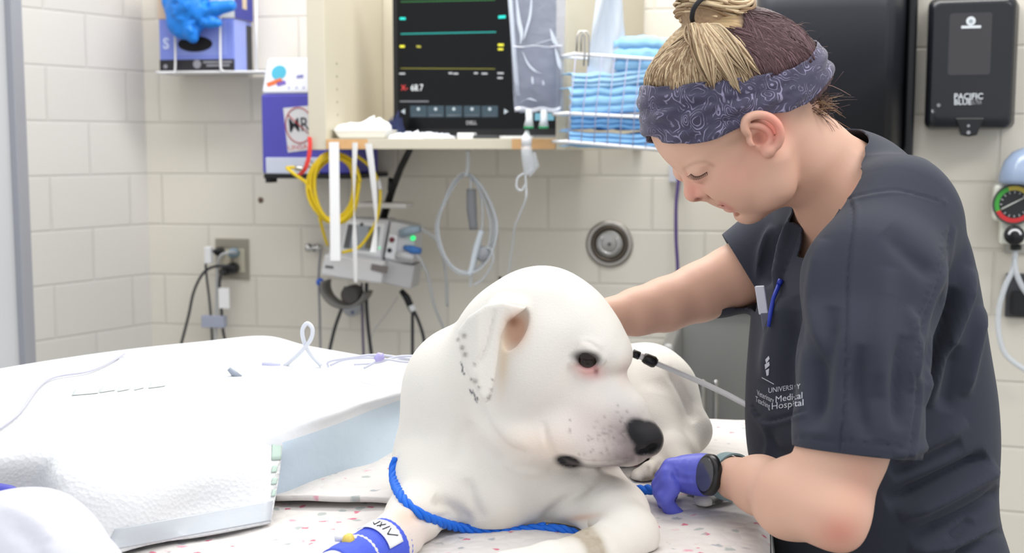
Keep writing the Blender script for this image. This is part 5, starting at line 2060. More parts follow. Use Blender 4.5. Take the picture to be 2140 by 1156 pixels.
# nostrils
pn = dog.hit(1362, 938)
dog.ell(pn, (.0085, .010, .0055), img_axes(-30), .003, 's')
pn2 = dog.hit(1344, 944)
if pn2:
    dog.ell(pn2, (.006, .006, .003), img_axes(-15), .003, 's')

xs = axis_steps(-.30, .50 * .58, .0024, .0024)
ys = axis_steps(1.06, 1.95, .0024, .006, 1.06, 1.44)
zs = axis_steps(.90, 1.26, .0024, .004, .90, 1.26)
DV, DF = dog.mesh(xs, ys, zs)
DV[:, 2] = np.maximum(DV[:, 2], .9385)
DN = vnormals(DV, DF)
for line, w, amp in (
        ([(1000, 835), (1018, 890), (1058, 938), (1108, 956)], 11, -.0055),
        ([(1135, 880), (1145, 925), (1170, 962), (1200, 975)], 7, -.003),
        ([(905, 1040), (950, 1066), (985, 1100)], 14, -.007),
        ([(975, 1000), (990, 1050), (1010, 1090)], 12, -.004),
        ([(1130, 1096), (1165, 1062), (1215, 1020), (1245, 985)], 13, -.007),
        ([(985, 880), (960, 920), (950, 980)], 16, -.003),
        ([(1050, 960), (1090, 985), (1150, 985)], 12, .0035),
        ([(860, 1075), (900, 1085), (950, 1078)], 10, -.004),
        ([(1035, 645), (1024, 690), (1012, 735), (992, 775)], 5, -.0035),
        ([(1190, 955), (1230, 968), (1290, 966), (1330, 955)], 4, -.003),
        ([(1354, 972), (1350, 990), (1343, 1014)], 4, -.004),
        ([(1378, 965), (1373, 985), (1364, 1008)], 4, -.004),
        ([(1205, 720), (1230, 712), (1262, 728)], 8, .0018),
        ([(1392, 765), (1430, 830), (1450, 885)], 9, -.006)):
    DV = emboss(DV, DN, line, w, amp, yr=(1.0, 2.0))
DN = vnormals(DV, DF)
dq = to_px(DV)


def near(x, y, sx, sy=None, ang=0, ylim=None):
    sy = sy or sx
    a = math.radians(ang)
    dx, dy = dq[:, 0] - x, dq[:, 1] - y
    u, v = (dx * math.cos(a) + dy * math.sin(a)) / sx, (-dx * math.sin(a) + dy * math.cos(a)) / sy
    w = np.exp(-(u * u + v * v))
    w = w * (DN[:, 1] < .25)
    if ylim:
        w = w * (DV[:, 1] < ylim)
    return w


def hashn(V, s):
    q = np.floor(V * s).astype(np.int64)
    h = (q[:, 0] * 73856093) ^ (q[:, 1] * 19349663) ^ (q[:, 2] * 83492791)
    return ((h % 1009) / 1009.0)


DC = np.tile(np.array(rgb(223, 219, 211)[:3]), (len(DV), 1))


def tint(w, c):
    global DC
    w = np.clip(w, 0, 1)[:, None]
    DC = DC * (1 - w) + np.array(rgb(*c)[:3]) * w


H = 1.43
mott = hashn(DV, 210) * .6 + hashn(DV, 90) * .4
# pigment on the muzzle
tint(near(1240, 900, 120, 70, 30, H) * .55, (214, 196, 192))
tint(near(1290, 905, 80, 58, 35, H) * .5, (176, 160, 158))
tint(near(1328, 915, 58, 52, 40, H) * (.8 + .3 * mott), (112, 101, 101))
tint(near(1320, 955, 60, 20, -10, H) * (.6 + .3 * mott), (104, 92, 94))
tint(near(1290, 830, 26, 60, -40, H) * .28, (190, 190, 192))
for k in range(46):
    x, y = rng.normal(1275, 42), rng.normal(912, 30)
    tint(near(x, y, 2.6, None, 0, H) * .5, (92, 82, 82))
nose = np.maximum(np.maximum(np.maximum(near(1352, 911, 40, 38, 35, H), near(1341, 905, 44, 30, 40, H)), near(1361, 921, 31, 37, 15, H)), near(1346, 937, 26, 17, -20, H))
tint(np.clip(nose * 5 - 1.9, 0, 1), (30, 29, 32))
tint(near(1362, 938, 12, 7, -30, H) * .9, (10, 10, 11))
# pink jowl, eye rim, under the eye
tint(near(1150, 935, 60, 34, 15, H) * .38, (240, 212, 192))
tint(near(1232, 776, 30, 16, 10, H) * .75, (226, 160, 156))
tint(np.clip(near(1227, 749, 38, 19, 6, H) * 2.2 - .6, 0, 1) * .92, (44, 36, 36))
tint(near(1228, 766, 20, 5, 4, H) * .8, (170, 84, 84))
tint(near(1222, 722, 30, 9, -5, H) * .25, (206, 186, 184))
tint(near(1246, 776, 5, 8, 0, H) * .8, (120, 60, 62))
tint(near(1306, 775, 16, 30, 10, H) * .3, (226, 186, 176))
tint(near(1100, 930, 60, 30, 10, H) * .3, (232, 208, 186))
# lip corner and lip line
tint(np.clip(near(1188, 965, 26, 12, 12, H) * 2.6 - .3, 0, 1), (24, 21, 23))
d_, t_ = polydist(dq, [(1186, 966), (1230, 974), (1285, 974), (1322, 962)])
tint(np.exp(-(d_ / 5) ** 2) * .55 * (DV[:, 1] < H), (92, 82, 82))
# inside of the ear
tint(np.clip(near(1078, 690, 22, 34, 14, H) * 1.6, 0, 1) * .8, (206, 160, 134))
tint(near(1072, 672, 13, 12, 14, H) * .8, (150, 104, 84))
tint(near(1053, 745, 11, 70, 4, H) * .6, (214, 190, 160))  # shade between ear and cheek, put into the coat colour
tint(near(985, 905, 14, 70, -14, H) * .18, (206, 192, 170))
for (x, y, r) in ((970, 702, 5), (966, 727, 5), (972, 741, 5), (993, 797, 5), (985, 793, 3), (1001, 810, 3.5), (992, 762, 3), (957, 710, 3.5), (1030, 795, 2.5), (1027, 815, 3), (1021, 832, 4), (1024, 826, 3)):
    tint(near(x, y, r, None, 0, H) * .8, (108, 98, 94))
for line in ([(963, 758), (967, 768), (966, 775), (971, 783)], [(982, 815), (986, 823), (988, 818), (993, 830)], [(993, 836), (998, 832), (996, 840)]):
    d_, t_ = polydist(dq, line)
    tint(np.exp(-(d_ / 1.7) ** 2) * .9 * (DV[:, 1] < 1.36), (52, 54, 70))
# tan and shaved patches on the legs
tint(near(850, 1080, 34, 24, 0, H) * .6, (214, 168, 140))
tint(near(868, 1120, 40, 40, 0, H) * .5, (228, 206, 198))
tint(near(1216, 1082, 34, 7, -8, H) * .6, (206, 160, 130))
d_, t_ = polydist(dq, [(1180, 1100), (1215, 1110), (1240, 1135), (1250, 1170)])
tint(np.clip(np.exp(-(d_ / 19) ** 2) * 1.8, 0, 1) * .85 * (DV[:, 1] < 1.30) * (.75 + .25 * mott), (150, 134, 108))
# claws and pads of the hind paws
for (x, y) in ((1330, 1012), (1352, 1004), (1376, 990), (1480, 1052), (1502, 1048)):
    tint(np.clip(near(x, y, 11, 8, -20, 1.65) * 1.8, 0, 1) * .95 * (DV[:, 1] > 1.42), (58, 52, 50))
tint(near(1365, 990, 40, 34, 0, 1.65) * .4 * (DV[:, 1] > 1.45), (196, 180, 162))
tint(near(1400, 955, 60, 40, 0, 1.75) * .25 * (DV[:, 1] > 1.45), (214, 200, 182))

M_dog = mat('dog_coat', (240, 238, 232), .75, attr='surface_tone', bump=(480, .22, .002), sheen=.04, spec=.3)
dbody = mesh_obj('dog', DV, DF.tolist(), M_dog, attrs={'surface_tone': DC})
tag(dbody, 'large white dog with a dark nose lying on the flowered blanket', 'dog')


def ball(c, r, ax=None, n=24, m=14):
    vs, fs = [], []
    for i in range(m + 1):
        th = math.pi * i / m
        for j in range(n):
            ph = 2 * math.pi * j / n
            q = (math.sin(th) * math.cos(ph), math.sin(th) * math.sin(ph), math.cos(th))
            if ax:
                v = Vector(c) + ax[0] * q[0] * r[0] + ax[1] * q[1] * r[1] + ax[2] * q[2] * r[2]
            else:
                v = Vector(c) + Vector(q) * r
            vs.append(v)
    for i in range(m):
        for j in range(n):
            fs.append([i * n + j, (i + 1) * n + j, (i + 1) * n + (j + 1) % n, i * n + (j + 1) % n])
    return vs, fs


vs, fs = ball(ec, .0125)
eye = mesh_obj('eye', vs, fs, mat('dog_eye', (30, 21, 17), .12, spec=.35), dbody)
vs, fs = ball(ec + (nrm + Vector((.25, -.2, -.05))).normalized() * .0085, .0048)
# coat of the far eye
# blue bandage round the foreleg, its label and catheter
bd = Field()
axis = [(822, 1129, 1.257, 57), (796, 1144, 1.24, 55), (760, 1164, 1.215, 53), (704, 1196, 1.18, 53)]
mb = MB()
bp_ = [P(x, y, Y) for x, y, Y, r in axis]
bpath = [Vector(q) for q in spline(bp_, 8)]
rr = np.interp(np.linspace(0, 1, len(bpath)), np.linspace(0, 1, 4), [r * Y / FPX for x, y, Y, r in axis])
rr = [r * (1 + .018 * math.sin(i * 2.1)) for i, r in enumerate(rr)]
M_vet = mat('vet_wrap', (76, 96, 212), .8, bump=(160, .4, .003))
ba = MB().tube(bpath, rr, 28, caps=True).build('bandage', M_vet, dbody)
tag(ba, 'blue stretch bandage round the foreleg')
mb = MB()
c0 = bpath[7]
tdir = (bpath[12] - bpath[7]).normalized()
sx_ = tdir.cross(Vector((0, 0, 1))).normalized()
lab = []
for s in (0.0, .022):
    row = []
    cc_ = c0 + tdir * s
    for k in range(9):
        a = math.radians(20 + k * 13)
        row.append(cc_ + (sx_ * math.cos(a) * -1 + Vector((0, 0, 1)) * math.sin(a)) * (.0282 - .02 * s))
    lab.append(row)
sgn = 1 if (lab[0][0] - c0).dot(Vector((0, -1, 0))) > 0 else -1
if sgn < 0:
    lab = [[cc - (cc - (c0 + tdir * s)).dot(sx_) * 2 * sx_ for cc in row] for row, s in zip(lab, (0, .022))]
mb.patch(lab, 2, 3)
tag(mb.build('bandage_label', M_paper, dbody, solid=.0006), 'white handwritten label on the bandage')
mb = MB()
for (a0, s0, a1, s1) in ((1.2, .004, 2.2, .016), (2.2, .016, 2.8, .006), (3.2, .005, 3.4, .016), (3.9, .006, 4.6, .016), (4.0, .015, 4.8, .006), (5.2, .005, 5.2, .015), (5.2, .015, 6.0, .010)):
    def lp(k, s):
        i = int(k)
        f = k - i
        return (lab[0][i] * (1 - f) + lab[0][min(i + 1, 8)] * f) * (1 - s / .022) + (lab[1][i] * (1 - f) + lab[1][min(i + 1, 8)] * f) * (s / .022)
    o_ = Vector((0, -.0007, .0007))
    mb.tube([lp(a0, s0) + o_, lp(a1, s1) + o_], .0006, 5)
mb.build('handwriting', M_ink, dbody)
MB().tube([P(700, 1126, 1.205), P(722, 1124, 1.205), P(745, 1128, 1.205)], [.0032, .004, .004], 12).build('catheter', M_white, dbody)
MB().tube([P(716, 1127, 1.20), P(726, 1130, 1.20), P(736, 1128, 1.203)], [.004, .0075, .006], 14).build('catheter_cap', mat('cap_yellow', (222, 196, 96), .4), dbody)
# ---------------------------------------------------------------- the person at the table
HPITCH, HYAW = math.radians(42), math.radians(8)
Fh = Vector((-math.cos(HPITCH) * math.cos(HYAW), -math.cos(HPITCH) * math.sin(HYAW), -math.sin(HPITCH)))
Lh = Vector((math.sin(HYAW), -math.cos(HYAW), 0))
Uh = Vector((-math.sin(HPITCH) * math.cos(HYAW), -math.sin(HPITCH) * math.sin(HYAW), math.cos(HPITCH)))
HC = P(1528, 203, 1.45)
HAX = (Fh, Lh, Uh)


def MID(px, py, off=0.0):
    """point of the head's middle plane (shifted sideways by off) seen at a pixel"""
    r = ray(px, py)
    t = (HC + Lh * off - CAMP).dot(Lh) / r.dot(Lh)
    return CAMP + r * t


hm = 1.45 / FPX
wb = Field()


def he(px, py, off, rf, rl, ru, k=.012, op='u', ax=None, both=False):
    wb.ell(MID(px, py, off), (rf, rl, ru), ax or HAX, k, op)
    if both:
        q = MID(px, py, off)
        q = q - Lh * (2 * (q - HC).dot(Lh))
        wb.ell(q, (rf, rl, ru), ax or HAX, k, op)


# neck and head
CH(wb, [(1650, 285, 1.455, 84), (1690, 330, 1.462, 88), (1765, 400, 1.485, 104)], .02)
he(1528, 203, 0, .104, .076, .094)
he(1459, 275, 0, .041, .058, .041, .016)
he(1545, 320, 0, .066, .060, .060, .02)
he(1520, 350, 0, .036, .046, .038, .016)
he(1530, 360, .031, .034, .024, .030, .014, both=True)
he(1578, 376, .030, .040, .028, .032, .018, both=True)
he(1449, 338, 0, .009, .028, .011, .009)
# lower face
he(1516, 390, 0, .016, .026, .017, .012)
he(1548, 404, 0, .017, .028, .016, .014)
wb.ell(MID(1557, 444), (.0115, .016, .0105), HAX, .010)
for sgn in (1, -1):
    a, b = MID(1570, 432, .012 * sgn), MID(1620, 388, .046 * sgn)
    wb.cone(a, b, .012, .018, .016)
    wb.cone(b, MID(1616, 330, .058 * sgn), .018, .018, .02)
wb.cone(MID(1572, 425), MID(1645, 375), .016, .028, .02)
# nose
wb.cone(MID(1438, 352), MID(1445, 399), .0062, .0080, .006)
wb.cone(MID(1452, 366), MID(1468, 398), .009, .011, .010)
wb.ell(MID(1449, 405), (.0092, .0085, .0085), HAX, .007)
he(1472, 400, .0115, .0090, .0066, .0080, .005, both=True)
he(1462, 416, .0070, .0060, .0028, .0030, .003, 's', both=True)
wb.ell(MID(1488, 404, .019), (.0035, .004, .010), HAX, .006, 's')
# lips
he(1507, 425, 0, .0058, .016, .0048, .0035)
he(1525, 434, 0, .0062, .0155, .0050, .0035)
lipax = (Vector((.9, 0, -.43)).normalized(), Lh, Vector((.43, 0, .9)).normalized())
wb.ell(MID(1517, 426, .010), (.008, .014, .0009), (Vector((.95, -.1, .30)).normalized(), Lh, Vector((-.30, 0, .95)).normalized()), .003, 's')
wb.ell(MID(1537, 443, 0), (.0045, .016, .0035), HAX, .005, 's')
# eyes: sockets, then closed lids looking down
he(1446, 366, .030, .011, .014, .010, .012, 's', both=True)
he(1461, 362, .031, .0118, .0125, .0118, .005, both=True)
he(1456, 343, .028, .008, .020, .005, .014, both=True)
# ear
def earline(pts, r, k=.003, sgn=1):
    q = [MID(x, y, o) for x, y, o in pts]
    q = [Vector(v) for v in spline(q, 3)]
    rr_ = np.interp(np.linspace(0, 1, len(q)), np.linspace(0, 1, len(r)), r)
    for i in range(len(q) - 1):
        a, b = q[i], q[i + 1]
        if sgn < 0:
            a, b = [v - Lh * (2 * (v - HC).dot(Lh)) for v in (a, b)]
        wb.cone(a, b, rr_[i], rr_[i + 1], k)


for sgn in (1, -1):
    c = MID(1595, 281, .074)
    if sgn < 0:
        c = c - Lh * (2 * (c - HC).dot(Lh))
    wb.ell(c, (.0185, .006, .0190), HAX, .006)
    earline([(1566, 284, .078), (1556, 268, .079), (1560, 249, .081), (1582, 240, .084), (1608, 245, .087), (1626, 262, .089), (1631, 284, .087), (1625, 303, .083), (1610, 314, .079)], [.0035, .0042, .0042, .0042, .0038], .0025, sgn)
    earline([(1570, 262, .079), (1590, 264, .082), (1607, 276, .083), (1610, 292, .081), (1598, 303, .079)], [.0026, .0032, .0030, .0034], .003, sgn)
    earline([(1609, 313, .078), (1604, 317, .077)], [.0055, .006], .004, sgn)
    earline([(1568, 292, .077), (1574, 300, .079)], [.0042, .0036], .003, sgn)
    h = MID(1588, 290, .083)
    if sgn < 0:
        h = h - Lh * (2 * (h - HC).dot(Lh))
    wb.ell(h, (.0078, .010, .0078), HAX, .003, 's')

# torso under the top
TYAW = math.radians(25)
Ft = Vector((-math.cos(TYAW), -math.sin(TYAW), 0))
Lt = Vector((math.sin(TYAW), -math.cos(TYAW), 0))
TY = 1.50
prof = [(352, 1722, 1866, .085), (395, 1690, 1898, .125), (440, 1668, 1924, .155), (500, 1645, 1950, .168), (600, 1614, 1982, .170), (700, 1597, 2008, .168),
        (800, 1581, 2038, .165), (900, 1573, 2052, .162), (980, 1580, 2046, .160), (1060, 1606, 2042, .160), (1110, 1628, 2068, .163), (1160, 1642, 2062, .168), (1300, 1660, 2062, .172)]


def torso(fd, inset, k, zcut=None, top=None):
    zs, cx, cy, A, B_ = [], [], [], [], []
    for py, l, r, a in prof:
        p = P((l + r) / 2, py, TY)
        w = (r - l) / 2 * TY / FPX - inset
        a_ = a - inset
        b = math.sqrt(max(w * w - (a_ * math.sin(TYAW)) ** 2, .0016)) / math.cos(TYAW)
        zs.append(p.z), cx.append(p.x), cy.append(p.y), A.append(a_), B_.append(b)
    fd.stack(zs, cx, cy, A, B_, math.atan2(Lt.y, Lt.x), k, power=2.25)


torso(wb, .032, .03)
CH(wb, [(1770, 400, 1.485, 80), (1870, 450, 1.38, 62)], .03)
CH(wb, [(1760, 410, 1.50, 70), (1680, 480, 1.62, 55)], .03)
# near arm
CH(wb, [(1868, 455, 1.372, 70), (1812, 640, 1.28, 72), (1790, 800, 1.245, 80), (1762, 935, 1.215, 88), (1740, 1062, 1.19, 74)], .03, .02)
CH(wb, [(1738, 1066, 1.192, 74), (1655, 1046, 1.25, 76), (1588, 1014, 1.32, 56), (1518, 996, 1.395, 43)], .02, .02)
EL(wb, 1756, 1112, 1.19, 34, 28, .022, 30, .02)
EL(wb, 1690, 1030, 1.225, 84, 60, .04, 15, .03)
# near hand (inside its glove)
def near_hand(fd, grow, k=.008):
    g = grow * 2600 / 1.41
    CH(fd, [(1518, 996, 1.395, 40 + g), (1478, 992, 1.41, 40 + g)], k)
    EL(fd, 1446, 992, 1.415, 58 + g, 40 + g, .019 + grow, 8, .012)
    for pts in (((1402, 976, 1.415, 17), (1386, 998, 1.432, 15), (1392, 1022, 1.456, 13), (1404, 1034, 1.462, 11)),
                ((1396, 992, 1.408, 17), (1379, 1014, 1.418, 15), (1388, 1038, 1.442, 13), (1400, 1048, 1.452, 11)),
                ((1396, 1008, 1.402, 16.5), (1381, 1028, 1.408, 14.5), (1390, 1052, 1.424, 13), (1402, 1066, 1.436, 11)),
                ((1404, 1022, 1.398, 16), (1389, 1042, 1.396, 14.5), (1400, 1062, 1.402, 13), (1416, 1074, 1.408, 11))):
        CH(fd, [(x, y, Y, r + g) for x, y, Y, r in pts], .004, .003)
    CH(fd, [(1466, 968, 1.43, 18 + g), (1436, 982, 1.462, 15 + g), (1412, 1002, 1.474, 12 + g)], .006)


near_hand(wb, 0)
# far arm and hand on the back of the dog
CH(wb, [(1690, 500, 1.63, 66), (1600, 545, 1.635, 64), (1530, 580, 1.63, 60), (1462, 611, 1.62, 56), (1390, 637, 1.60, 51), (1330, 652, 1.58, 44), (1272, 664, 1.56, 34), (1235, 672, 1.55, 34)], .02, .02)
EL(wb, 1218, 676, 1.548, 40, 34, .016, 10, .012)
for i, (dx, dy) in enumerate(((-78, -20), (-86, 0), (-80, 20), (-66, 38))):
    CH(wb, [(1204 - 4 * i, 660 + 11 * i, 1.545, 13), (1204 + dx * .55, 662 + 11 * i + dy * .5, 1.538, 12), (1204 + dx, 676 + 10 * i + dy, 1.522, 10)], .004, .003)
CH(wb, [(1232, 696, 1.54, 14), (1206, 722, 1.53, 12), (1188, 736, 1.52, 10)], .005)
# legs and feet below the frame
hip = P(1863, 1300, TY)
for sgn, sh in ((1, 0.0), (-1, .05)):
    h0 = hip + Lt * (.085 * sgn)
    h0.z = .80
    kn = Vector((h0.x, h0.y, .47)) + Ft * (.015 + sh)
    an = Vector((h0.x, h0.y, .09)) + Ft * (-.005 + sh)
    wb.chain([h0, kn, an], [.080, .055, .036], .03)
    wb.chain([an - Vector((0, 0, .045)) - Ft * .03, an + Ft * .13 - Vector((0, 0, .058))], [.036, .028], .02)

bx0, bx1 = P(1190, 600, 1.5).x - .07, P(2140, 600, 1.5).x + .06
xs = axis_steps(bx0, bx1, .0018, .005, P(1330, 300, 1.45).x, P(1660, 300, 1.45).x)
ys = axis_steps(1.10, 1.80, .0022, .005, 1.33, 1.47)
zs = axis_steps(.005, 1.50, .0019, .006, P(1500, 480, 1.45).z, P(1500, 225, 1.45).z)
WV, WF = wb.mesh(xs, ys, zs)
WN = vnormals(WV, WF)
wq = to_px(WV)
WC = np.tile(np.array(rgb(214, 172, 150)[:3]), (len(WV), 1))


def wtint(w, c):
    global WC
    w = np.clip(w, 0, 1)[:, None]
    WC = WC * (1 - w) + np.array(rgb(*c)[:3]) * w


def wnear(x, y, sx, sy=None, ang=0, Y=(1.3, 1.5)):
    sy = sy or sx
    a = math.radians(ang)
    dx, dy = wq[:, 0] - x, wq[:, 1] - y
    u, v = (dx * math.cos(a) + dy * math.sin(a)) / sx, (-dx * math.sin(a) + dy * math.cos(a)) / sy
    return np.exp(-(u * u + v * v)) * (WV[:, 1] > Y[0]) * (WV[:, 1] < Y[1])


wtint(wnear(1540, 365, 60, 45) * .35, (212, 140, 124))
wtint(wnear(1448, 400, 26, 28) * .5, (220, 138, 126))
wtint(wnear(1511, 429, 12, 5.5, 25) * .75, (192, 112, 112))
wtint(wnear(1527, 437, 11, 5.5, 30) * .7, (198, 118, 116))
wtint(wnear(1600, 285, 40, 42) * .45, (222, 130, 116))
wtint(wnear(1618, 262, 22, 30, -30) * .5, (224, 110, 100))
wtint(wnear(1461, 416, 9, 4, -20) * .7, (120, 58, 52))  # nostril shadow put into the skin colour
wtint(wnear(1586, 290, 9, 10) * .5, (140, 70, 58))
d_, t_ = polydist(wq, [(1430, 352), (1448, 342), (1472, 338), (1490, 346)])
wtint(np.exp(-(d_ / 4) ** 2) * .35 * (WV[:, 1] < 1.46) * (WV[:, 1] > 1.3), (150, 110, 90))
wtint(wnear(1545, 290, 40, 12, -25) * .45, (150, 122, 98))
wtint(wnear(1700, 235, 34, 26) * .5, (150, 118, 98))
wtint(wnear(1755, 1115, 46, 40, 0, (1.1, 1.3)) * .5, (222, 128, 112))
wtint(wnear(1800, 1000, 40, 60, 0, (1.1, 1.3)) * .25, (222, 140, 120))
M_skin = mat('skin', (222, 178, 154), .48, attr='surface_tone', sss=.06, bump=(260, .08, .001), spec=.35)
person = mesh_obj('person', WV, WF.tolist(), M_skin, attrs={'surface_tone': WC})
tag(person, 'person in dark grey scrubs and patterned headband bending over the white dog', 'person')

# lashes and brow
mb = MB()
lash = [wb.hit(x, y, 1.2, 1.7) for x, y in spline([(1444, 364), (1452, 369), (1463, 368), (1477, 360)], 4)]
for i, p in enumerate(lash):
    d = (Vector((-.55 + .05 * i, -.35, -.5))).normalized()
    mb.tube([p + Vector((0, -.0004, 0)), p + d * .0035, p + d * .006 + Vector((-.0012, 0, .0006))], [.0005, .0004, .0002], 5)
mb.tube([p + Vector((0, -.0003, 0)) for p in lash], .0005, 5)
fl_ = [MID(1424 - 2 * i, 356 - 2.5 * i, -.024) for i in range(7)]
mb.tube(fl_, [.001, .0016, .0006], 5)
mb.build('eyelashes', mat('lash_brown', (72, 52, 46), .6), person)

# ---------------------------------------------------------------- scrub top
ws = Field()
torso(ws, 0, .03)
CH(ws, [(1795, 380, 1.485, 92), (1880, 440, 1.375, 98)], .03)
CH(ws, [(1744, 372, 1.478, 110), (1796, 402, 1.488, 114)], .02)
CH(ws, [(1780, 390, 1.50, 80), (1690, 470, 1.62, 72)], .03)
CH(ws, [(1878, 445, 1.372, 108), (1824, 590, 1.295, 140), (1802, 760, 1.24, 128), (1792, 900, 1.218, 127), (1790, 1010, 1.21, 128)], .025, .02)
CH(ws, [(1694, 475, 1.63, 76), (1610, 528, 1.635, 86), (1555, 562, 1.632, 76), (1500, 590, 1.63, 76)], .025, .02)
EL(ws, 1700, 470, 1.56, 60, 70, .06, 0, .03)
xs = axis_steps(P(1480, 600, 1.6).x, bx1, .0032, .0032)
ys = axis_steps(1.10, 1.80, .0032, .005, 1.10, 1.52)
zs = axis_steps(.80, 1.42, .0034, .0034)
SV, SF = ws.mesh(xs, ys, zs)
SN = vnormals(SV, SF)


def ridge(line, w, a, **k):
    global SV
    SV = emboss(SV, SN, line, w, a, **k)


for line, w, a in (
        ([(2030, 560), (2005, 650), (1968, 750), (1938, 850)], 15, .011), ([(1990, 600), (1965, 700), (1935, 800)], 18, -.010),
        ([(2055, 640), (2035, 740), (2015, 830)], 12, .006), ([(2000, 720), (1985, 800), (1975, 860)], 18, -.007),
        ([(1880, 1085), (1960, 1045), (2040, 1000), (2085, 975)], 16, .011), ([(1850, 1050), (1940, 1015), (2030, 975), (2065, 955)], 18, -.013),
        ([(1900, 1120), (1980, 1090), (2060, 1050), (2090, 1020)], 12, -.008), ([(1900, 1150), (1980, 1140), (2100, 1110)], 14, .008),
        ([(1990, 1165), (2050, 1135), (2110, 1105)], 9, -.008), ([(1860, 990), (1930, 960), (2010, 925)], 16, -.008),
        ([(1870, 960), (1940, 935), (2020, 880)], 16, .005), ([(1980, 1130), (2010, 1105), (2030, 1085)], 10, -.005),
        ([(1660, 620), (1700, 780), (1690, 900)], 22, -.006), ([(1720, 500), (1700, 620), (1705, 760)], 18, .005), ([(1740, 640), (1725, 760), (1712, 900)], 20, -.006),
        ([(1860, 560), (1840, 700), (1838, 830)], 24, .006), ([(1890, 700), (1875, 800), (1880, 900)], 16, -.006), ([(1800, 720), (1795, 820), (1810, 920)], 18, -.005),
        ([(1850, 480), (1910, 540), (1960, 580)], 22, -.005), ([(1895, 640), (1915, 720), (1905, 820)], 12, .004),
        ([(1640, 470), (1610, 540), (1600, 600)], 10, -.008), ([(1615, 470), (1590, 530), (1585, 590)], 8, .005), ([(1665, 440), (1640, 520), (1622, 610)], 8, .008),
        ([(1640, 620), (1615, 700), (1600, 800)], 18, .006), ([(1660, 650), (1645, 760), (1640, 840)], 16, -.009),
        ([(1600, 900), (1620, 940), (1660, 960)], 14, -.004), ([(1590, 870), (1610, 920), (1600, 970)], 10, .003)):
    ridge(line, w * .92, a * 1.45)
SN = vnormals(SV, SF)
# seams
for line in ([(1776, 416), (1783, 450), (1772, 560), (1768, 700), (1764, 830), (1754, 940)], [(1774, 414), (1830, 402), (1886, 399), (1966, 420)],
             [(1986, 478), (1974, 548), (1948, 620), (1930, 666), (1919, 763), (1914, 860), (1900, 960)]):
    ridge(line, 3.2, -.0022, ends=False)
    ridge([(x + 9, y + 3) for x, y in line], 4.5, .0014, ends=False)
for k in range(34):     # stitched puckers along the armhole and hem
    t = k / 33
    L_ = spline([(1986, 478), (1974, 548), (1948, 620), (1930, 666), (1919, 763), (1914, 860), (1900, 950)], 10)
    x, y = L_[int(t * (len(L_) - 1))]
    ridge([(x - 14, y + 4), (x - 2, y)], 3, .0013 * rng.uniform(.4, 1.2), ends=False)
hemline = [(1664, 914), (1750, 921), (1840, 928), (1912, 940)]
ridge(hemline, 2.6, -.0018, ends=False, yr=(1.0, 1.33))
ridge([(1572, 850), (1592, 876), (1625, 876), (1680, 858)], 3, -.003, ends=False)
ridge([(1572, 858), (1592, 885), (1625, 885), (1680, 867)], 5, .0025, ends=False)
ridge([(1676, 462), (1650, 540), (1612, 640), (1600, 690)], 3, -.002, ends=False)
# cut the neck opening, the sleeves and the hem
NC = P(1742, 380, 1.49)


def phi_of(V):
    d = np.asarray(V) - np.array(NC)
    f = d @ np.array(Ft)
    l = d @ np.array(Lt)
    return np.degrees(np.arctan2(np.abs(l), f)), np.hypot(f, l)


key = []
for (x, y) in ((1664, 536), (1738, 458), (1746, 450), (1756, 439), (1765, 426), (1774, 412), (1796, 352), (1808, 306)):
    h = ws.hit(x, y, 1.15, 1.9)
    if h is not None:
        key.append((phi_of([h])[0][0], h.z))
key.sort()
kp, kz = [k[0] for k in key], [k[1] for k in key]
kp, kz = [0] + kp[0:] + [112, 180], [key[0][1] - .002] + kz + [1.376, 1.378]
ph, rad = phi_of(SV)
g = np.interp(ph, kp, kz) - SV[:, 2] - .016 * np.exp(-((ph - 54) / 5) ** 2) * (rad < .13)
g[rad > .16] = 1.0
V1, F1, _ = clip_mesh(SV, SF, g)
pq = to_px(V1)
near_arm = (V1[:, 1] < 1.34) & (pq[:, 0] < 1935)
hy = np.interp(pq[:, 0], [1640, 1668, 1750, 1840, 1915, 1960], [928, 932, 937, 944, 958, 966])
# the hem of the near sleeve follows a plane round the arm
hp0, hp1 = P(1668, 932, 1.22), P(1912, 958, 1.22)
hn = Vector((hp1 - hp0)).normalized()
hplane_n = hn.cross(Vector((0, 1, -.17)).normalized()).normalized()
if hplane_n.z < 0:
    hplane_n = -hplane_n
g2 = (V1 - np.array(hp0)) @ np.array(hplane_n)
axis_p = P(1796, 945, 1.216)
ra = np.linalg.norm((V1 - np.array(axis_p))[:, :2], axis=1)
g2 = np.where((ra < .12) & (V1[:, 1] < 1.30), g2, .05)
V2, F2, _ = clip_mesh(V1, F1, g2)
# loose pieces below the cut (sleeve core) vanish because only the sleeve reaches here
fh0, fh1 = P(1527, 520, 1.63), P(1582, 612, 1.63)
fd_ = (fh1 - fh0).normalized()
fn_ = fd_.cross(Vector((0.1, 1, 0)).normalized())
if fn_.x < 0:
    fn_ = -fn_
g3 = (V2 - np.array(fh0)) @ np.array(fn_)
g3 = np.where((V2[:, 1] > 1.555) & (V2[:, 2] > P(1580, 640, 1.63).z) & (V2[:, 0] < P(1640, 560, 1.63).x), g3, .05)
V3, F3, _ = clip_mesh(V2, F2, g3)
g4 = V3[:, 2] - (.815 + .006 * np.sin(V3[:, 0] * 40))
V4, F4, _ = clip_mesh(V3, F3, g4)
V4, F4 = main_piece(V4, F4)
M_scrub = mat('scrub_cloth', (52, 55, 66), .85, bump=(900, .12, .0008), sheen=.06, noise=(14, .05), spec=.25)
top = mesh_obj('scrub_top', V4, F4.tolist(), M_scrub, person, solid=.0022)
SB = BVHTree.FromPolygons([Vector(v) for v in V4], F4.tolist())


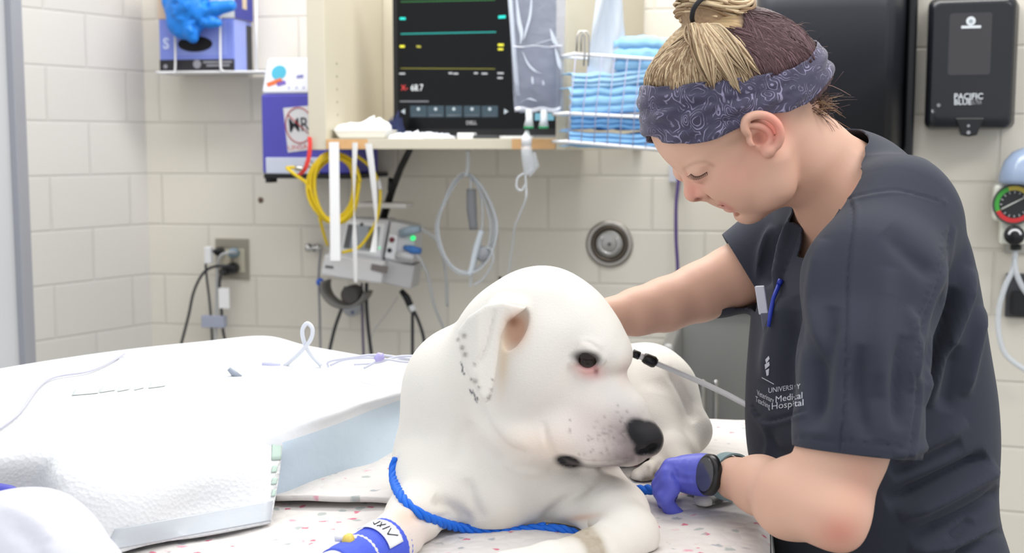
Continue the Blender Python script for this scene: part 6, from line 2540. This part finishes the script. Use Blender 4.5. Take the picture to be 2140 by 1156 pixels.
def on(bvh, px, py, lift=.0006):
    r = ray(px, py).normalized()
    h = bvh.ray_cast(CAMP, r)
    if h[0] is None:
        return None
    n = h[1] if h[1].dot(r) < 0 else -h[1]
    return h[0] + n * lift


def decal(bvh, name, m, parent, pxpts, faces=None, lift=.0007):
    """thin print lying on a surface"""
    vs, idx = [], []
    for (x, y) in pxpts:
        h = on(bvh, x, y, lift)
        idx.append(None if h is None else len(vs))
        if h is not None:
            vs.append(h)
    fs = []
    for f in faces or [list(range(len(pxpts)))]:
        q = [idx[i] for i in f]
        if None in q:
            continue
        pt = [vs[i] for i in q]
        if max(abs(a.y - b.y) for a in pt for b in pt) < .05:
            fs.append(q)
    if not fs:
        return None
    o = mesh_obj(name, vs, fs, m, parent, smooth=False)
    return o


def px_text(bvh, name, txt, m, parent, x0, y0, x1, y1, hpx):
    w, fs = text_part('t', txt, m, None, (0, 0, 0), (1, 0, 0), (0, 1, 0), 1.0, 0.0, align='LEFT')
    w = w[:, :2]
    lo, hi = w.min(0), w.max(0)
    s = (w[:, 0] - lo[0]) / (hi[0] - lo[0])
    t = w[:, 1] / .72
    pts = [(x0 + (x1 - x0) * a, y0 + (y1 - y0) * a - (b) * hpx) for a, b in zip(s, t)]
    return decal(bvh, name, m, parent, pts, fs)


M_emb = mat('embroidery_pale', (196, 198, 208), .7)
px_text(SB, 'embroidery', 'UNIVERSITY', M_emb, top, 1607, 817, 1674, 808, 11)
px_text(SB, 'embroidery', 'Veterinary', M_emb, top, 1583, 821, 1618, 838, 12)
px_text(SB, 'embroidery', 'Medical', M_emb, top, 1622, 836, 1678, 827, 14)
px_text(SB, 'embroidery', 'Teaching', M_emb, top, 1580, 834, 1610, 850, 12)
px_text(SB, 'embroidery', 'Hospital', M_emb, top, 1614, 850, 1680, 842, 14)
decal(SB, 'embroidery', M_emb, top, [(1593, 788), (1618, 802), (1618, 804), (1593, 790)])
for q in ([(1600, 752), (1607, 744), (1609, 750), (1602, 760)], [(1599, 762), (1608, 756), (1609, 764), (1600, 772)], [(1601, 774), (1608, 770), (1607, 784), (1603, 786)]):
    decal(SB, 'embroidery', M_emb, top, q)

# trousers and shoes
wt = Field()
for sgn, sh in ((1, 0.0), (-1, .05)):
    h0 = hip + Lt * (.085 * sgn)
    h0.z = .84
    kn = Vector((h0.x, h0.y, .47)) + Ft * (.015 + sh)
    an = Vector((h0.x, h0.y, .10)) + Ft * (-.005 + sh)
    wt.chain([h0, kn, an], [.088, .078, .068], .03)
zz0 = hip.z
wt.ell(Vector((hip.x, hip.y, .84)), (.145, .105, .09), (Lt, Ft, Vector((0, 0, 1))), .03)
TV, TF = wt.mesh(axis_steps(hip.x - .30, hip.x + .30, .008, .008), axis_steps(hip.y - .32, hip.y + .32, .008, .008), axis_steps(.0, .98, .008, .008), 1)
V5, F5, _ = clip_mesh(TV, TF, TV[:, 2] - .075)
V5, F5, _ = clip_mesh(V5, F5, .855 - V5[:, 2])
mesh_obj('scrub_trousers', V5, F5.tolist(), M_scrub, person)
for sgn, sh in ((1, 0.0), (-1, .05)):
    h0 = hip + Lt * (.085 * sgn)
    an = Vector((h0.x, h0.y, .045)) + Ft * (-.005 + sh)
    f_ = Field()
    f_.chain([an - Ft * .035, an + Ft * .05 - Vector((0, 0, .002)), an + Ft * .14 - Vector((0, 0, .012))], [.045, .043, .034], .02)
    v_, q_ = f_.mesh(axis_steps(an.x - .25, an.x + .2, .006, .006), axis_steps(an.y - .2, an.y + .2, .006, .006), axis_steps(-.01, .12, .006, .006), 1)
    v_[:, 2] = np.maximum(v_[:, 2], .0006)
    mesh_obj('shoe', v_, q_.tolist(), mat('shoe_black', (40, 40, 44), .5), person)

# ---------------------------------------------------------------- glove, watch
gf = Field()
near_hand(gf, .0013)
GV, GF = gf.mesh(axis_steps(P(1360, 1000, 1.4).x - .01, P(1560, 1000, 1.4).x, .0016, .0016), axis_steps(1.34, 1.52, .0016, .0016), axis_steps(P(1400, 1100, 1.4).z - .01, P(1400, 930, 1.4).z + .01, .0016, .0016))
GN = vnormals(GV, GF)
for line, a in (([(1440, 960), (1438, 990), (1446, 1020)], .0008), ([(1425, 958), (1418, 990), (1422, 1020)], .0008), ([(1478, 952), (1474, 990), (1482, 1030)], .0012), ([(1466, 955), (1462, 985), (1466, 1015)], -.001),
                ([(1408, 975), (1430, 990), (1460, 992)], .0008), ([(1404, 1004), (1428, 1008), (1462, 1010)], .0008), ([(1402, 992), (1425, 1000), (1450, 1003)], -.0009)):
    GV = emboss(GV, GN, line, 4, a)
fdir = (P(1588, 1014, 1.32) - P(1518, 996, 1.395)).normalized()
wc = P(1494, 994, 1.405)
V6, F6, _ = clip_mesh(GV, GF, -((GV - np.array(P(1512, 996, 1.395))) @ np.array(fdir)))
M_glove = mat('glove_violet_blue', (94, 100, 208), .42, bump=(160, .15, .0015))
gl_ = mesh_obj('glove', V6, F6.tolist(), M_glove, person)
tag(gl_, 'violet-blue nitrile glove on the hand holding the leash')
# watch: strap round the wrist, round case on the side turned to the room
wc = P(1527, 997, 1.388)
wd = (P(1560, 1006, 1.35) - P(1500, 995, 1.41)).normalized()
out = Vector((-.46, -.86, .24))
out = (out - wd * out.dot(wd)).normalized()
side = wd.cross(out)
ring = []
rw = .0240
for k in range(48):
    a = 2 * math.pi * k / 48
    ring.append(wc + (out * math.cos(a) + side * math.sin(a) * 1.06) * rw)
mb = MB()
vs, fs = [], []
for p in ring:
    nn = (p - wc).normalized()
    for (a, b) in ((-.010, 0), (.010, 0), (.010, .0022), (-.010, .0022)):
        vs.append(p + wd * a + nn * b)
for k in range(48):
    for j in range(4):
        fs.append([k * 4 + j, k * 4 + (j + 1) % 4, ((k + 1) % 48) * 4 + (j + 1) % 4, ((k + 1) % 48) * 4 + j])
mb.add(vs, fs)
watch = mb.build('wristwatch', mat('strap_grey_green', (122, 146, 150), .55), person, smooth=False)
tag(watch, 'grey-green watch strap with round black face')
wc2 = wc + out * (rw + .001) + wd * .004
M_wcase = mat('watch_case', (28, 28, 31), .3)
MB().lathe(wc2, out, [(.0212, 0), (.0235, .002), (.0235, .008), (.0212, .0105), (.0196, .0108)], 40).build('watch_case', M_wcase, watch)
MB().lathe(wc2, out, [(.0194, .0105), (.0191, .0114)], 40).build('watch_face', mat('watch_glass', (66, 70, 76), .12, coat=.6), watch, smooth=False)

# ---------------------------------------------------------------- headband and hair
def hl(V):
    d = np.asarray(V) - np.array(HC)
    return d @ np.array(Fh), d @ np.array(Lh), d @ np.array(Uh)


cap = Field()
cap.ell(MID(1528, 203), (.109, .0805, .099), HAX, .012)
cap.ell(MID(1459, 277), (.0445, .063, .0455), HAX, .018)
cap.ell(MID(1640, 190), (.05, .064, .06), HAX, .03)
KV, KF = cap.mesh(axis_steps(HC.x - .17, HC.x + .17, .0026, .0026), axis_steps(HC.y - .13, HC.y + .13, .0026, .0026), axis_steps(HC.z - .16, HC.z + .16, .0026, .0026))
KN = vnormals(KV, KF)


def local_curve(pts):
    out = []
    for (x, y) in pts:
        h = cap.hit(x, y, 1.2, 1.7)
        if h is not None:
            f, l, u = hl([h])
            out.append((f[0], u[0]))
    out.sort()
    return [o[0] for o in out], [o[1] for o in out]


lo_f, lo_u = local_curve([(1362, 281), (1388, 295), (1440, 300), (1500, 288), (1545, 266), (1585, 240), (1645, 232), (1685, 216), (1702, 200)])
up_f, up_u = local_curve([(1352, 178), (1375, 184), (1420, 179), (1480, 172), (1540, 165), (1590, 158), (1650, 146), (1685, 128)])
f, l, u = hl(KV)
ulo, uup = np.interp(f, lo_f, lo_u), np.interp(f, up_f, up_u)
band_raise = .0035 + .0014 * np.sin(u * 260 + f * 40) + .0010 * np.sin(u * 420 - f * 70 + l * 30)
BV = KV + KN * band_raise[:, None]
for line, w_, a_ in (([(1342, 214), (1410, 222), (1500, 212), (1600, 192), (1700, 160)], 5, -.0026), ([(1345, 250), (1420, 268), (1500, 256), (1560, 238)], 5, -.0022), ([(1345, 196), (1420, 204), (1470, 200)], 6, .002),
                     ([(1500, 236), (1600, 214), (1705, 184)], 6, .0022), ([(1620, 205), (1680, 190), (1710, 172)], 4, -.002), ([(1350, 232), (1400, 246), (1470, 240)], 6, .0018)):
    BV = emboss(BV, KN, line, w_, a_)
gB = np.minimum(u - ulo, uup - u)
V7, F7, _ = clip_mesh(BV, KF, gB)


def paisley():
    m = bpy.data.materials.new('headband_paisley')
    m.use_nodes = True
    nt = m.node_tree
    b = nt.nodes['Principled BSDF']
    b.inputs['Roughness'].default_value = .75
    b.inputs['Sheen Weight'].default_value = .2
    tc = nt.nodes.new('ShaderNodeTexCoord')
    n1 = nt.nodes.new('ShaderNodeTexNoise')
    n1.inputs['Scale'].default_value = 26
    n1.inputs['Detail'].default_value = 1
    nt.links.new(tc.outputs['Object'], n1.inputs['Vector'])
    mx = nt.nodes.new('ShaderNodeMix')
    mx.data_type = 'VECTOR'
    mx.inputs['Factor'].default_value = .075
    nt.links.new(tc.outputs['Object'], mx.inputs['A'])
    nt.links.new(n1.outputs['Color'], mx.inputs['B'])
    vo = nt.nodes.new('ShaderNodeTexVoronoi')
    vo.inputs['Scale'].default_value = 46
    nt.links.new(mx.outputs['Result'], vo.inputs['Vector'])
    # concentric drop shapes: sine of the distance to the cell centre
    ml = nt.nodes.new('ShaderNodeMath')
    ml.operation = 'MULTIPLY'
    ml.inputs[1].default_value = 34
    nt.links.new(vo.outputs['Distance'], ml.inputs[0])
    sn = nt.nodes.new('ShaderNodeMath')
    sn.operation = 'SINE'
    nt.links.new(ml.outputs[0], sn.inputs[0])
    n2 = nt.nodes.new('ShaderNodeTexNoise')
    n2.inputs['Scale'].default_value = 60
    nt.links.new(tc.outputs['Object'], n2.inputs['Vector'])
    ad = nt.nodes.new('ShaderNodeMath')
    ad.operation = 'MULTIPLY_ADD'
    ad.inputs[1].default_value = 2.6
    ad.inputs[2].default_value = -1.75
    nt.links.new(n2.outputs['Fac'], ad.inputs[0])
    sm = nt.nodes.new('ShaderNodeMath')
    sm.operation = 'ADD'
    nt.links.new(sn.outputs[0], sm.inputs[0])
    nt.links.new(ad.outputs[0], sm.inputs[1])
    mr = nt.nodes.new('ShaderNodeMapRange')
    mr.inputs['From Min'].default_value = .25
    mr.inputs['From Max'].default_value = .75
    mr.inputs['To Max'].default_value = .85
    nt.links.new(sm.outputs[0], mr.inputs['Value'])
    mc = nt.nodes.new('ShaderNodeMix')
    mc.data_type = 'RGBA'
    mc.inputs['A'].default_value = rgb(60, 56, 80)
    mc.inputs['B'].default_value = rgb(150, 143, 172)
    nt.links.new(mr.outputs[0], mc.inputs['Factor'])
    nt.links.new(mc.outputs['Result'], b.inputs['Base Color'])
    return m


hb = mesh_obj('headband', V7, F7.tolist(), paisley(), person, solid=.0018)
tag(hb, 'dark violet headband with pale swirling pattern')
# hair cap above the band (and the short hair below it at the nape)
gH = np.maximum(np.minimum(u - uup + .006, .080 - f), np.minimum(ulo + .004 - u, np.minimum(-.045 - f, u + .055)))
hair_groove = .0009 * np.sin(np.arctan2(l, f - .03) * 70 + 9 * np.sin(u * 60))
HV = KV + KN * hair_groove[:, None]
V8, F8, _ = clip_mesh(HV, KF, gH)
q8 = to_px(V8)
f8, l8, u8 = hl(V8)
dark = np.clip((q8[:, 0] - (1545 + (q8[:, 1] - 60) * .35)) / 18, 0, 1)
blond, brown = np.array(rgb(176, 150, 112)[:3]), np.array(rgb(74, 54, 56)[:3])
st = (np.sin(np.arctan2(l8, f8 - .03) * 90) * .5 + .5)[:, None]
hc = blond * (.7 + .5 * st) * (1 - dark[:, None]) + brown * (.8 + .4 * st) * dark[:, None]
M_hair = mat('hair', (176, 150, 112), .55, attr='surface_tone', spec=.3)
hair = mesh_obj('hair', V8, F8.tolist(), M_hair, person, attrs={'surface_tone': hc})
tag(hair, 'blond hair turning dark brown at the back of the head')


class Strands:
    def __init__(s):
        s.mb, s.c = MB(), []

    def add(s, pts, r, col, n=4):
        k = len(s.mb.v)
        s.mb.tube(pts, r, n)
        v = rng.uniform(.78, 1.22)
        s.c += [np.array(col) * v] * (len(s.mb.v) - k)

    def build(s, name, parent):
        o = mesh_obj(name, s.mb.v, s.mb.f, M_hair, parent, attrs={'surface_tone': np.array(s.c)})
        return o


def capsurf(px, py, lift=.0):
    h = cap.hit(px, py, 1.2, 1.7)
    if h is None:
        return None
    n = Vector(cap.grad(np.array([h]))[0]).normalized()
    return h + n * lift


S1 = Strands()
bun = MID(1484, 52, 0)
lb, lb2, db = rgb(204, 182, 148)[:3], rgb(146, 120, 92)[:3], rgb(84, 62, 64)[:3]
kk = MID(1470, 78, .035)
for i in range(620):
    t = rng.uniform(0, 1)
    x0 = 1346 + 356 * t
    y0 = np.interp(x0, [1346, 1420, 1590, 1702], [176, 182, 162, 122]) + rng.uniform(-2, 8)
    bl_ = x0 < 1580 + rng.uniform(-18, 18)
    x1, y1 = (1452 + 90 * (t ** 1.5) + rng.normal(0, 8), 84 + rng.normal(0, 8) - 10 * t)
    pts = []
    for s in np.linspace(0, 1, 9):
        bow = math.sin(math.pi * s)
        x = x0 + (x1 - x0) * s - (26 * bow * (1 - 2 * t) if t < .5 else -30 * bow * (t - .5) * 2)
        y = y0 + (y1 - y0) * s - 10 * bow * t
        p_ = capsurf(x, y, .0012 + .0022 * bow + rng.uniform(0, .0012))
        if p_ is None:
            break
        pts.append(p_)
    if len(pts) > 4:
        S1.add(pts, [.0005, .0008, .0007, .0005], (lb if rng.random() < .42 else lb2) if bl_ else (db if rng.random() < .85 else rgb(120, 92, 96)[:3]))
for i in range(240):     # dark hair sweeping over the back of the head
    t = rng.uniform(0, 1)
    x0, y0 = 1600 + 104 * t, np.interp(1600 + 104 * t, [1590, 1650, 1704], [158, 146, 112]) + rng.uniform(-4, 6)
    x1, y1 = 1552 + 20 * rng.random(), 52 + rng.normal(0, 12)
    pts = []
    for s in np.linspace(0, 1, 9):
        bow = math.sin(math.pi * s)
        p_ = capsurf(x0 + (x1 - x0) * s + 22 * bow * t, y0 + (y1 - y0) * s - 26 * bow * t, .0012 + .002 * bow + rng.uniform(0, .0012))
        if p_ is not None:
            pts.append(p_)
    if len(pts) > 4:
        S1.add(pts, [.0006, .0009, .0008, .0005], db if rng.random() < .8 else rgb(112, 86, 92)[:3])
# flyaways
for i in range(46):
    t = rng.uniform(0, 1)
    x, y = 1640 + 85 * t + rng.normal(0, 6), 60 + 150 * t ** 1.6 + rng.normal(0, 8)
    p_ = MID(min(x, 1700), y, rng.uniform(-.03, .05))
    dirn = Uh * rng.uniform(-.4, .8) - Fh * rng.uniform(.3, 1) + Lh * rng.normal(0, .4)
    dirn.normalize()
    cur = Vector(rng.normal(0, 1, 3)).normalized()
    ln = rng.uniform(.012, .032)
    S1.add([p_ + dirn * ln * s + cur * ln * .5 * s * s + Vector((0, 0, -.012 * s * s)) for s in np.linspace(0, 1, 6)], [.0004, .0004, .0002], db if rng.random() < .6 else rgb(150, 120, 110)[:3], 3)
for i in range(60):      # wisps at the nape
    x, y = 1702 + rng.uniform(-6, 22), 205 + rng.uniform(-8, 34)
    p_ = wb.hit(min(x, 1712), y, 1.2, 1.8) or MID(1705, y, .03)
    dirn = Vector((rng.uniform(.3, 1), rng.uniform(-.5, .2), rng.uniform(-.6, .5))).normalized()
    cur = Vector(rng.normal(0, 1, 3)).normalized()
    ln = rng.uniform(.012, .034)
    S1.add([p_ + dirn * ln * s + cur * ln * .45 * s * s for s in np.linspace(0, 1, 6)], [.0005, .0004, .0002], rgb(150, 120, 92)[:3] if rng.random() < .6 else db, 3)
S1.build('hair_strands', person)
# bun: twisted locks, the top of it above the frame
S2 = Strands()
bc = MID(1494, 14, .005)
for i in range(210):
    a0 = rng.uniform(0, 2 * math.pi)
    tilt = rng.normal(0, .5)
    R0 = rng.uniform(.8, 1.06)
    pts = []
    sp = rng.uniform(1.4, 3.2)
    bx, by, bz_ = .044 * R0, .036 * R0, .026 * R0
    el = rng.uniform(-1.0, 1.0)
    for s in np.linspace(0, 1, 14):
        a = a0 + sp * s
        e = el + .35 * math.sin(a + tilt)
        pts.append(bc + Vector((bx * math.cos(a) * math.cos(e), by * math.sin(a) * math.cos(e), bz_ * math.sin(e) + .006 * math.sin(a * 2 + tilt))))
    S2.add(pts, [.0012, .0022, .0022, .0012], lb if rng.random() < .65 else lb2, 5)
bunv, bunf = ball(bc, 1.0, (Vector((.041, 0, 0)), Vector((0, .033, 0)), Vector((0, 0, .024))), 30, 18) if False else ([], [])
bf = Field()
bf.ell(bc, (.0415, .034, .0245), None, .01)
bf.cone(bc - Vector((.006, 0, .01)), MID(1470, 92, .02), .022, .026, .02)
v_, q_ = bf.mesh(axis_steps(bc.x - .07, bc.x + .07, .003, .003), axis_steps(bc.y - .08, bc.y + .06, .003, .003), axis_steps(bc.z - .09, bc.z + .05, .003, .003), 1)
fq = np.array(lb2)[None] * (.85 + .3 * np.sin(v_[:, :1] * 900 + v_[:, 2:] * 1500) ** 2)
bun_o = mesh_obj('hair_bun', v_, q_.tolist(), M_hair, person, attrs={'surface_tone': fq})
S2.build('bun_locks', bun_o)
tie = [Vector(q) for q in spline([MID(1478, -8, .036), MID(1462, 2, .045), MID(1450, 18, .046), MID(1446, 36, .042), MID(1448, 46, .034)], 5)]
MB().tube(tie, .0028, 8).build('hair_tie', mat('tie_black', (24, 23, 27), .7), bun_o)
# loose ends fanning out below the bun, in pointed locks
S3 = Strands()
locks = [(1470, 118, 30, 4), (1492, 190, 46, 7), (1508, 176, 30, 6), (1534, 188, 60, 7), (1546, 196, 40, 5), (1572, 168, 34, 6), (1590, 160, 26, 5), (1520, 150, 24, 8), (1556, 140, 24, 7), (1482, 150, 24, 6)]
for (ex, ey, cnt, spread) in locks:
    sx = 1452 + 26 * (ex - 1470) / 120
    for i in range(cnt):
        side_ = rng.normal(0, 1)
        ln = rng.uniform(.72, 1.0)
        x0, y0 = sx + rng.normal(0, 5), 46 + rng.normal(0, 5)
        b_ = rng.uniform(.004, .010)
        pts = []
        for s in np.linspace(0, ln, 10):
            w_ = math.sin(math.pi * min(s, .95)) * spread * 1.7 * side_
            x = x0 + (ex - x0) * (s ** 1.15) + w_ * .8
            y = y0 + (ey - y0) * s - w_ * .2
            p_ = capsurf(x, max(y, 66), .004 + b_ * math.sin(math.pi * min(s * 1.05, 1)) + .012 * max(0, .35 - s))
            pts.append(p_ if p_ is not None else MID(x, y, .075))
        S3.add(pts, [.0009, .0015, .0012, .0002], (lb if rng.random() < .6 else rgb(184, 160, 130)[:3]) if rng.random() < .8 else lb2, 4)
S3.build('hair_ends', hair)

# ---------------------------------------------------------------- pocket things, leash, probe cable
pen = thing('pen', 'blue pen clipped in the chest pocket of the dark scrub top', 'pen', on(SB, 1612, 690))
pp = [on(SB, x, y, .004) for x, y in ((1634, 596), (1622, 628), (1616, 655), (1611, 684))]
pp = [q for q in pp if q is not None]
MB().tube(pp, [.0028, .0026, .0028, .0022], 8).build('pen_barrel', mat('pen_blue', (38, 62, 176), .35), pen)
MB().tube([pp[0], pp[0] + (pp[0] - pp[1]).normalized() * .006], .0036, 8).build('pen_cap', mat('pen_cap_blue', (30, 48, 160), .35), pen)
sc_ = thing('bandage_scissors', 'small silver scissor handles standing out of the chest pocket', 'scissors', P(1600, 690, 1.53))
_h = ws.hit(1606, 655, 1.2, 1.9)
base = P(1593, 634, (_h.y if _h else 1.55) - .004)
up_ = Vector((-.18, -.05, 1)).normalized()
w_ = Vector((.9, -.4, .1)).normalized()
mb = MB().box(base + up_ * .004, (.012, .005, .036), (w_, w_.cross(up_), up_))
mb.build('handle', mat('silver_plastic', (206, 208, 220), .3), sc_, smooth=False, bevel=.0015)
MB().box(base - up_ * .028 + w_ * .003, (.014, .006, .034), (w_, w_.cross(up_), up_)).build('sleeve', mat('sleeve_slate', (96, 98, 116), .5), sc_, smooth=False, bevel=.002)
# leash
M_leash = bpy.data.materials.new('rope_blue')
M_leash = mat('leash_blue', (12, 104, 216), .6)
DBV = BVHTree.FromPolygons([Vector(v) for v in DV], DF.tolist())


def rope(name_pts, r):
    """three twisted strands along a path"""
    ps = [Vector(q) for q in name_pts]
    mb = MB()
    L = [0]
    for a, b in zip(ps[:-1], ps[1:]):
        L.append(L[-1] + (b - a).length)
    for k in range(3):
        q = []
        for i, p in enumerate(ps):
            t = (ps[min(i + 1, len(ps) - 1)] - ps[max(i - 1, 0)]).normalized()
            x, y = perp(t)
            a = L[i] / .011 * 2 + k * 2.094
            q.append(p + (x * math.cos(a) + y * math.sin(a)) * r * .5)
        mb.tube(q, r * .62, 6)
    return mb


le = thing('leash', 'bright blue rope leash looped round the chest of the dog into the gloved hand', 'leash', T(1060, 1112, .94))
front = []
for (x, y) in spline([(828, 958), (822, 985), (828, 1018), (850, 1052), (886, 1078), (940, 1098), (1000, 1108), (1060, 1111), (1110, 1106), (1150, 1099), (1180, 1092)], 12):
    h = on(DBV, x, y, .0035)
    front.append((x, y, h))
ylast = None
pts = []
for x, y, h in front:
    if h is None or h.y > 1.56:
        h = P(x, y, ylast or 1.40)
    else:
        ylast = h.y
    pts.append(h)
pts_s = []
for i in range(len(pts)):
    w = pts[max(0, i - 5):i + 6]
    yy = min(sum(q.y for q in w) / len(w), pts[i].y + .002)
    x, y = front[i][0], front[i][1]
    pts_s.append(P(x, y, yy))
_y = pts_s[-16].y
pts_s = pts_s[:-16] + [P(1128, 1106, _y), P(1160, 1105, _y - .004), P(1188, 1110, _y - .006), P(1212, 1120, _y - .004), P(1232, 1130, _y)]
fine = [Vector(q) for q in spline(pts_s, 3)]
rope(fine, .0052).build('chest_loop', M_leash, le)
back = [Vector(q) for q in spline([P(1278, 984, 1.475), P(1284, 1000, 1.47), P(1276, 1010, 1.475), P(1262, 1000, 1.49), P(1256, 980, 1.50)], 14)]
rope(back, .006).build('loop_knot', M_leash, le)
run = [Vector(q) for q in spline([P(1262, 1026, 1.475), P(1300, 1026, 1.465), P(1340, 1024, 1.45), P(1378, 1022, 1.435), P(1398, 1016, 1.445), P(1420, 1010, 1.46)], 14)]
rope(run, .0058).build('lead_end', M_leash, le)
pb_ = thing('probe_cable', 'white probe cable with black plug stretched between the dog and the person', 'cable', P(1450, 800, 1.62))
MB().tube([Vector(q) for q in spline([P(1368, 758, 1.60), P(1440, 788, 1.60), P(1510, 820, 1.58), P(1580, 856, 1.55), P(1640, 880, 1.56)], 8)], .0038, 10).build('cable', mat('probe_white', (216, 218, 220), .35), pb_)
MB().tube([P(1345, 747, 1.60), P(1350, 749.5, 1.60), P(1366, 757, 1.60), P(1371, 760, 1.60)], [.006, .0072, .0078, .006], 14).build('plug', M_black, pb_)
MB().tube([P(1335, 743.5, 1.60), P(1345, 747, 1.60)], .0045, 12).build('plug_ring', M_white, pb_)
MB().tube([P(1322, 738, 1.60), P(1336, 744, 1.60)], .0055, 12).build('plug_tip', M_black, pb_)
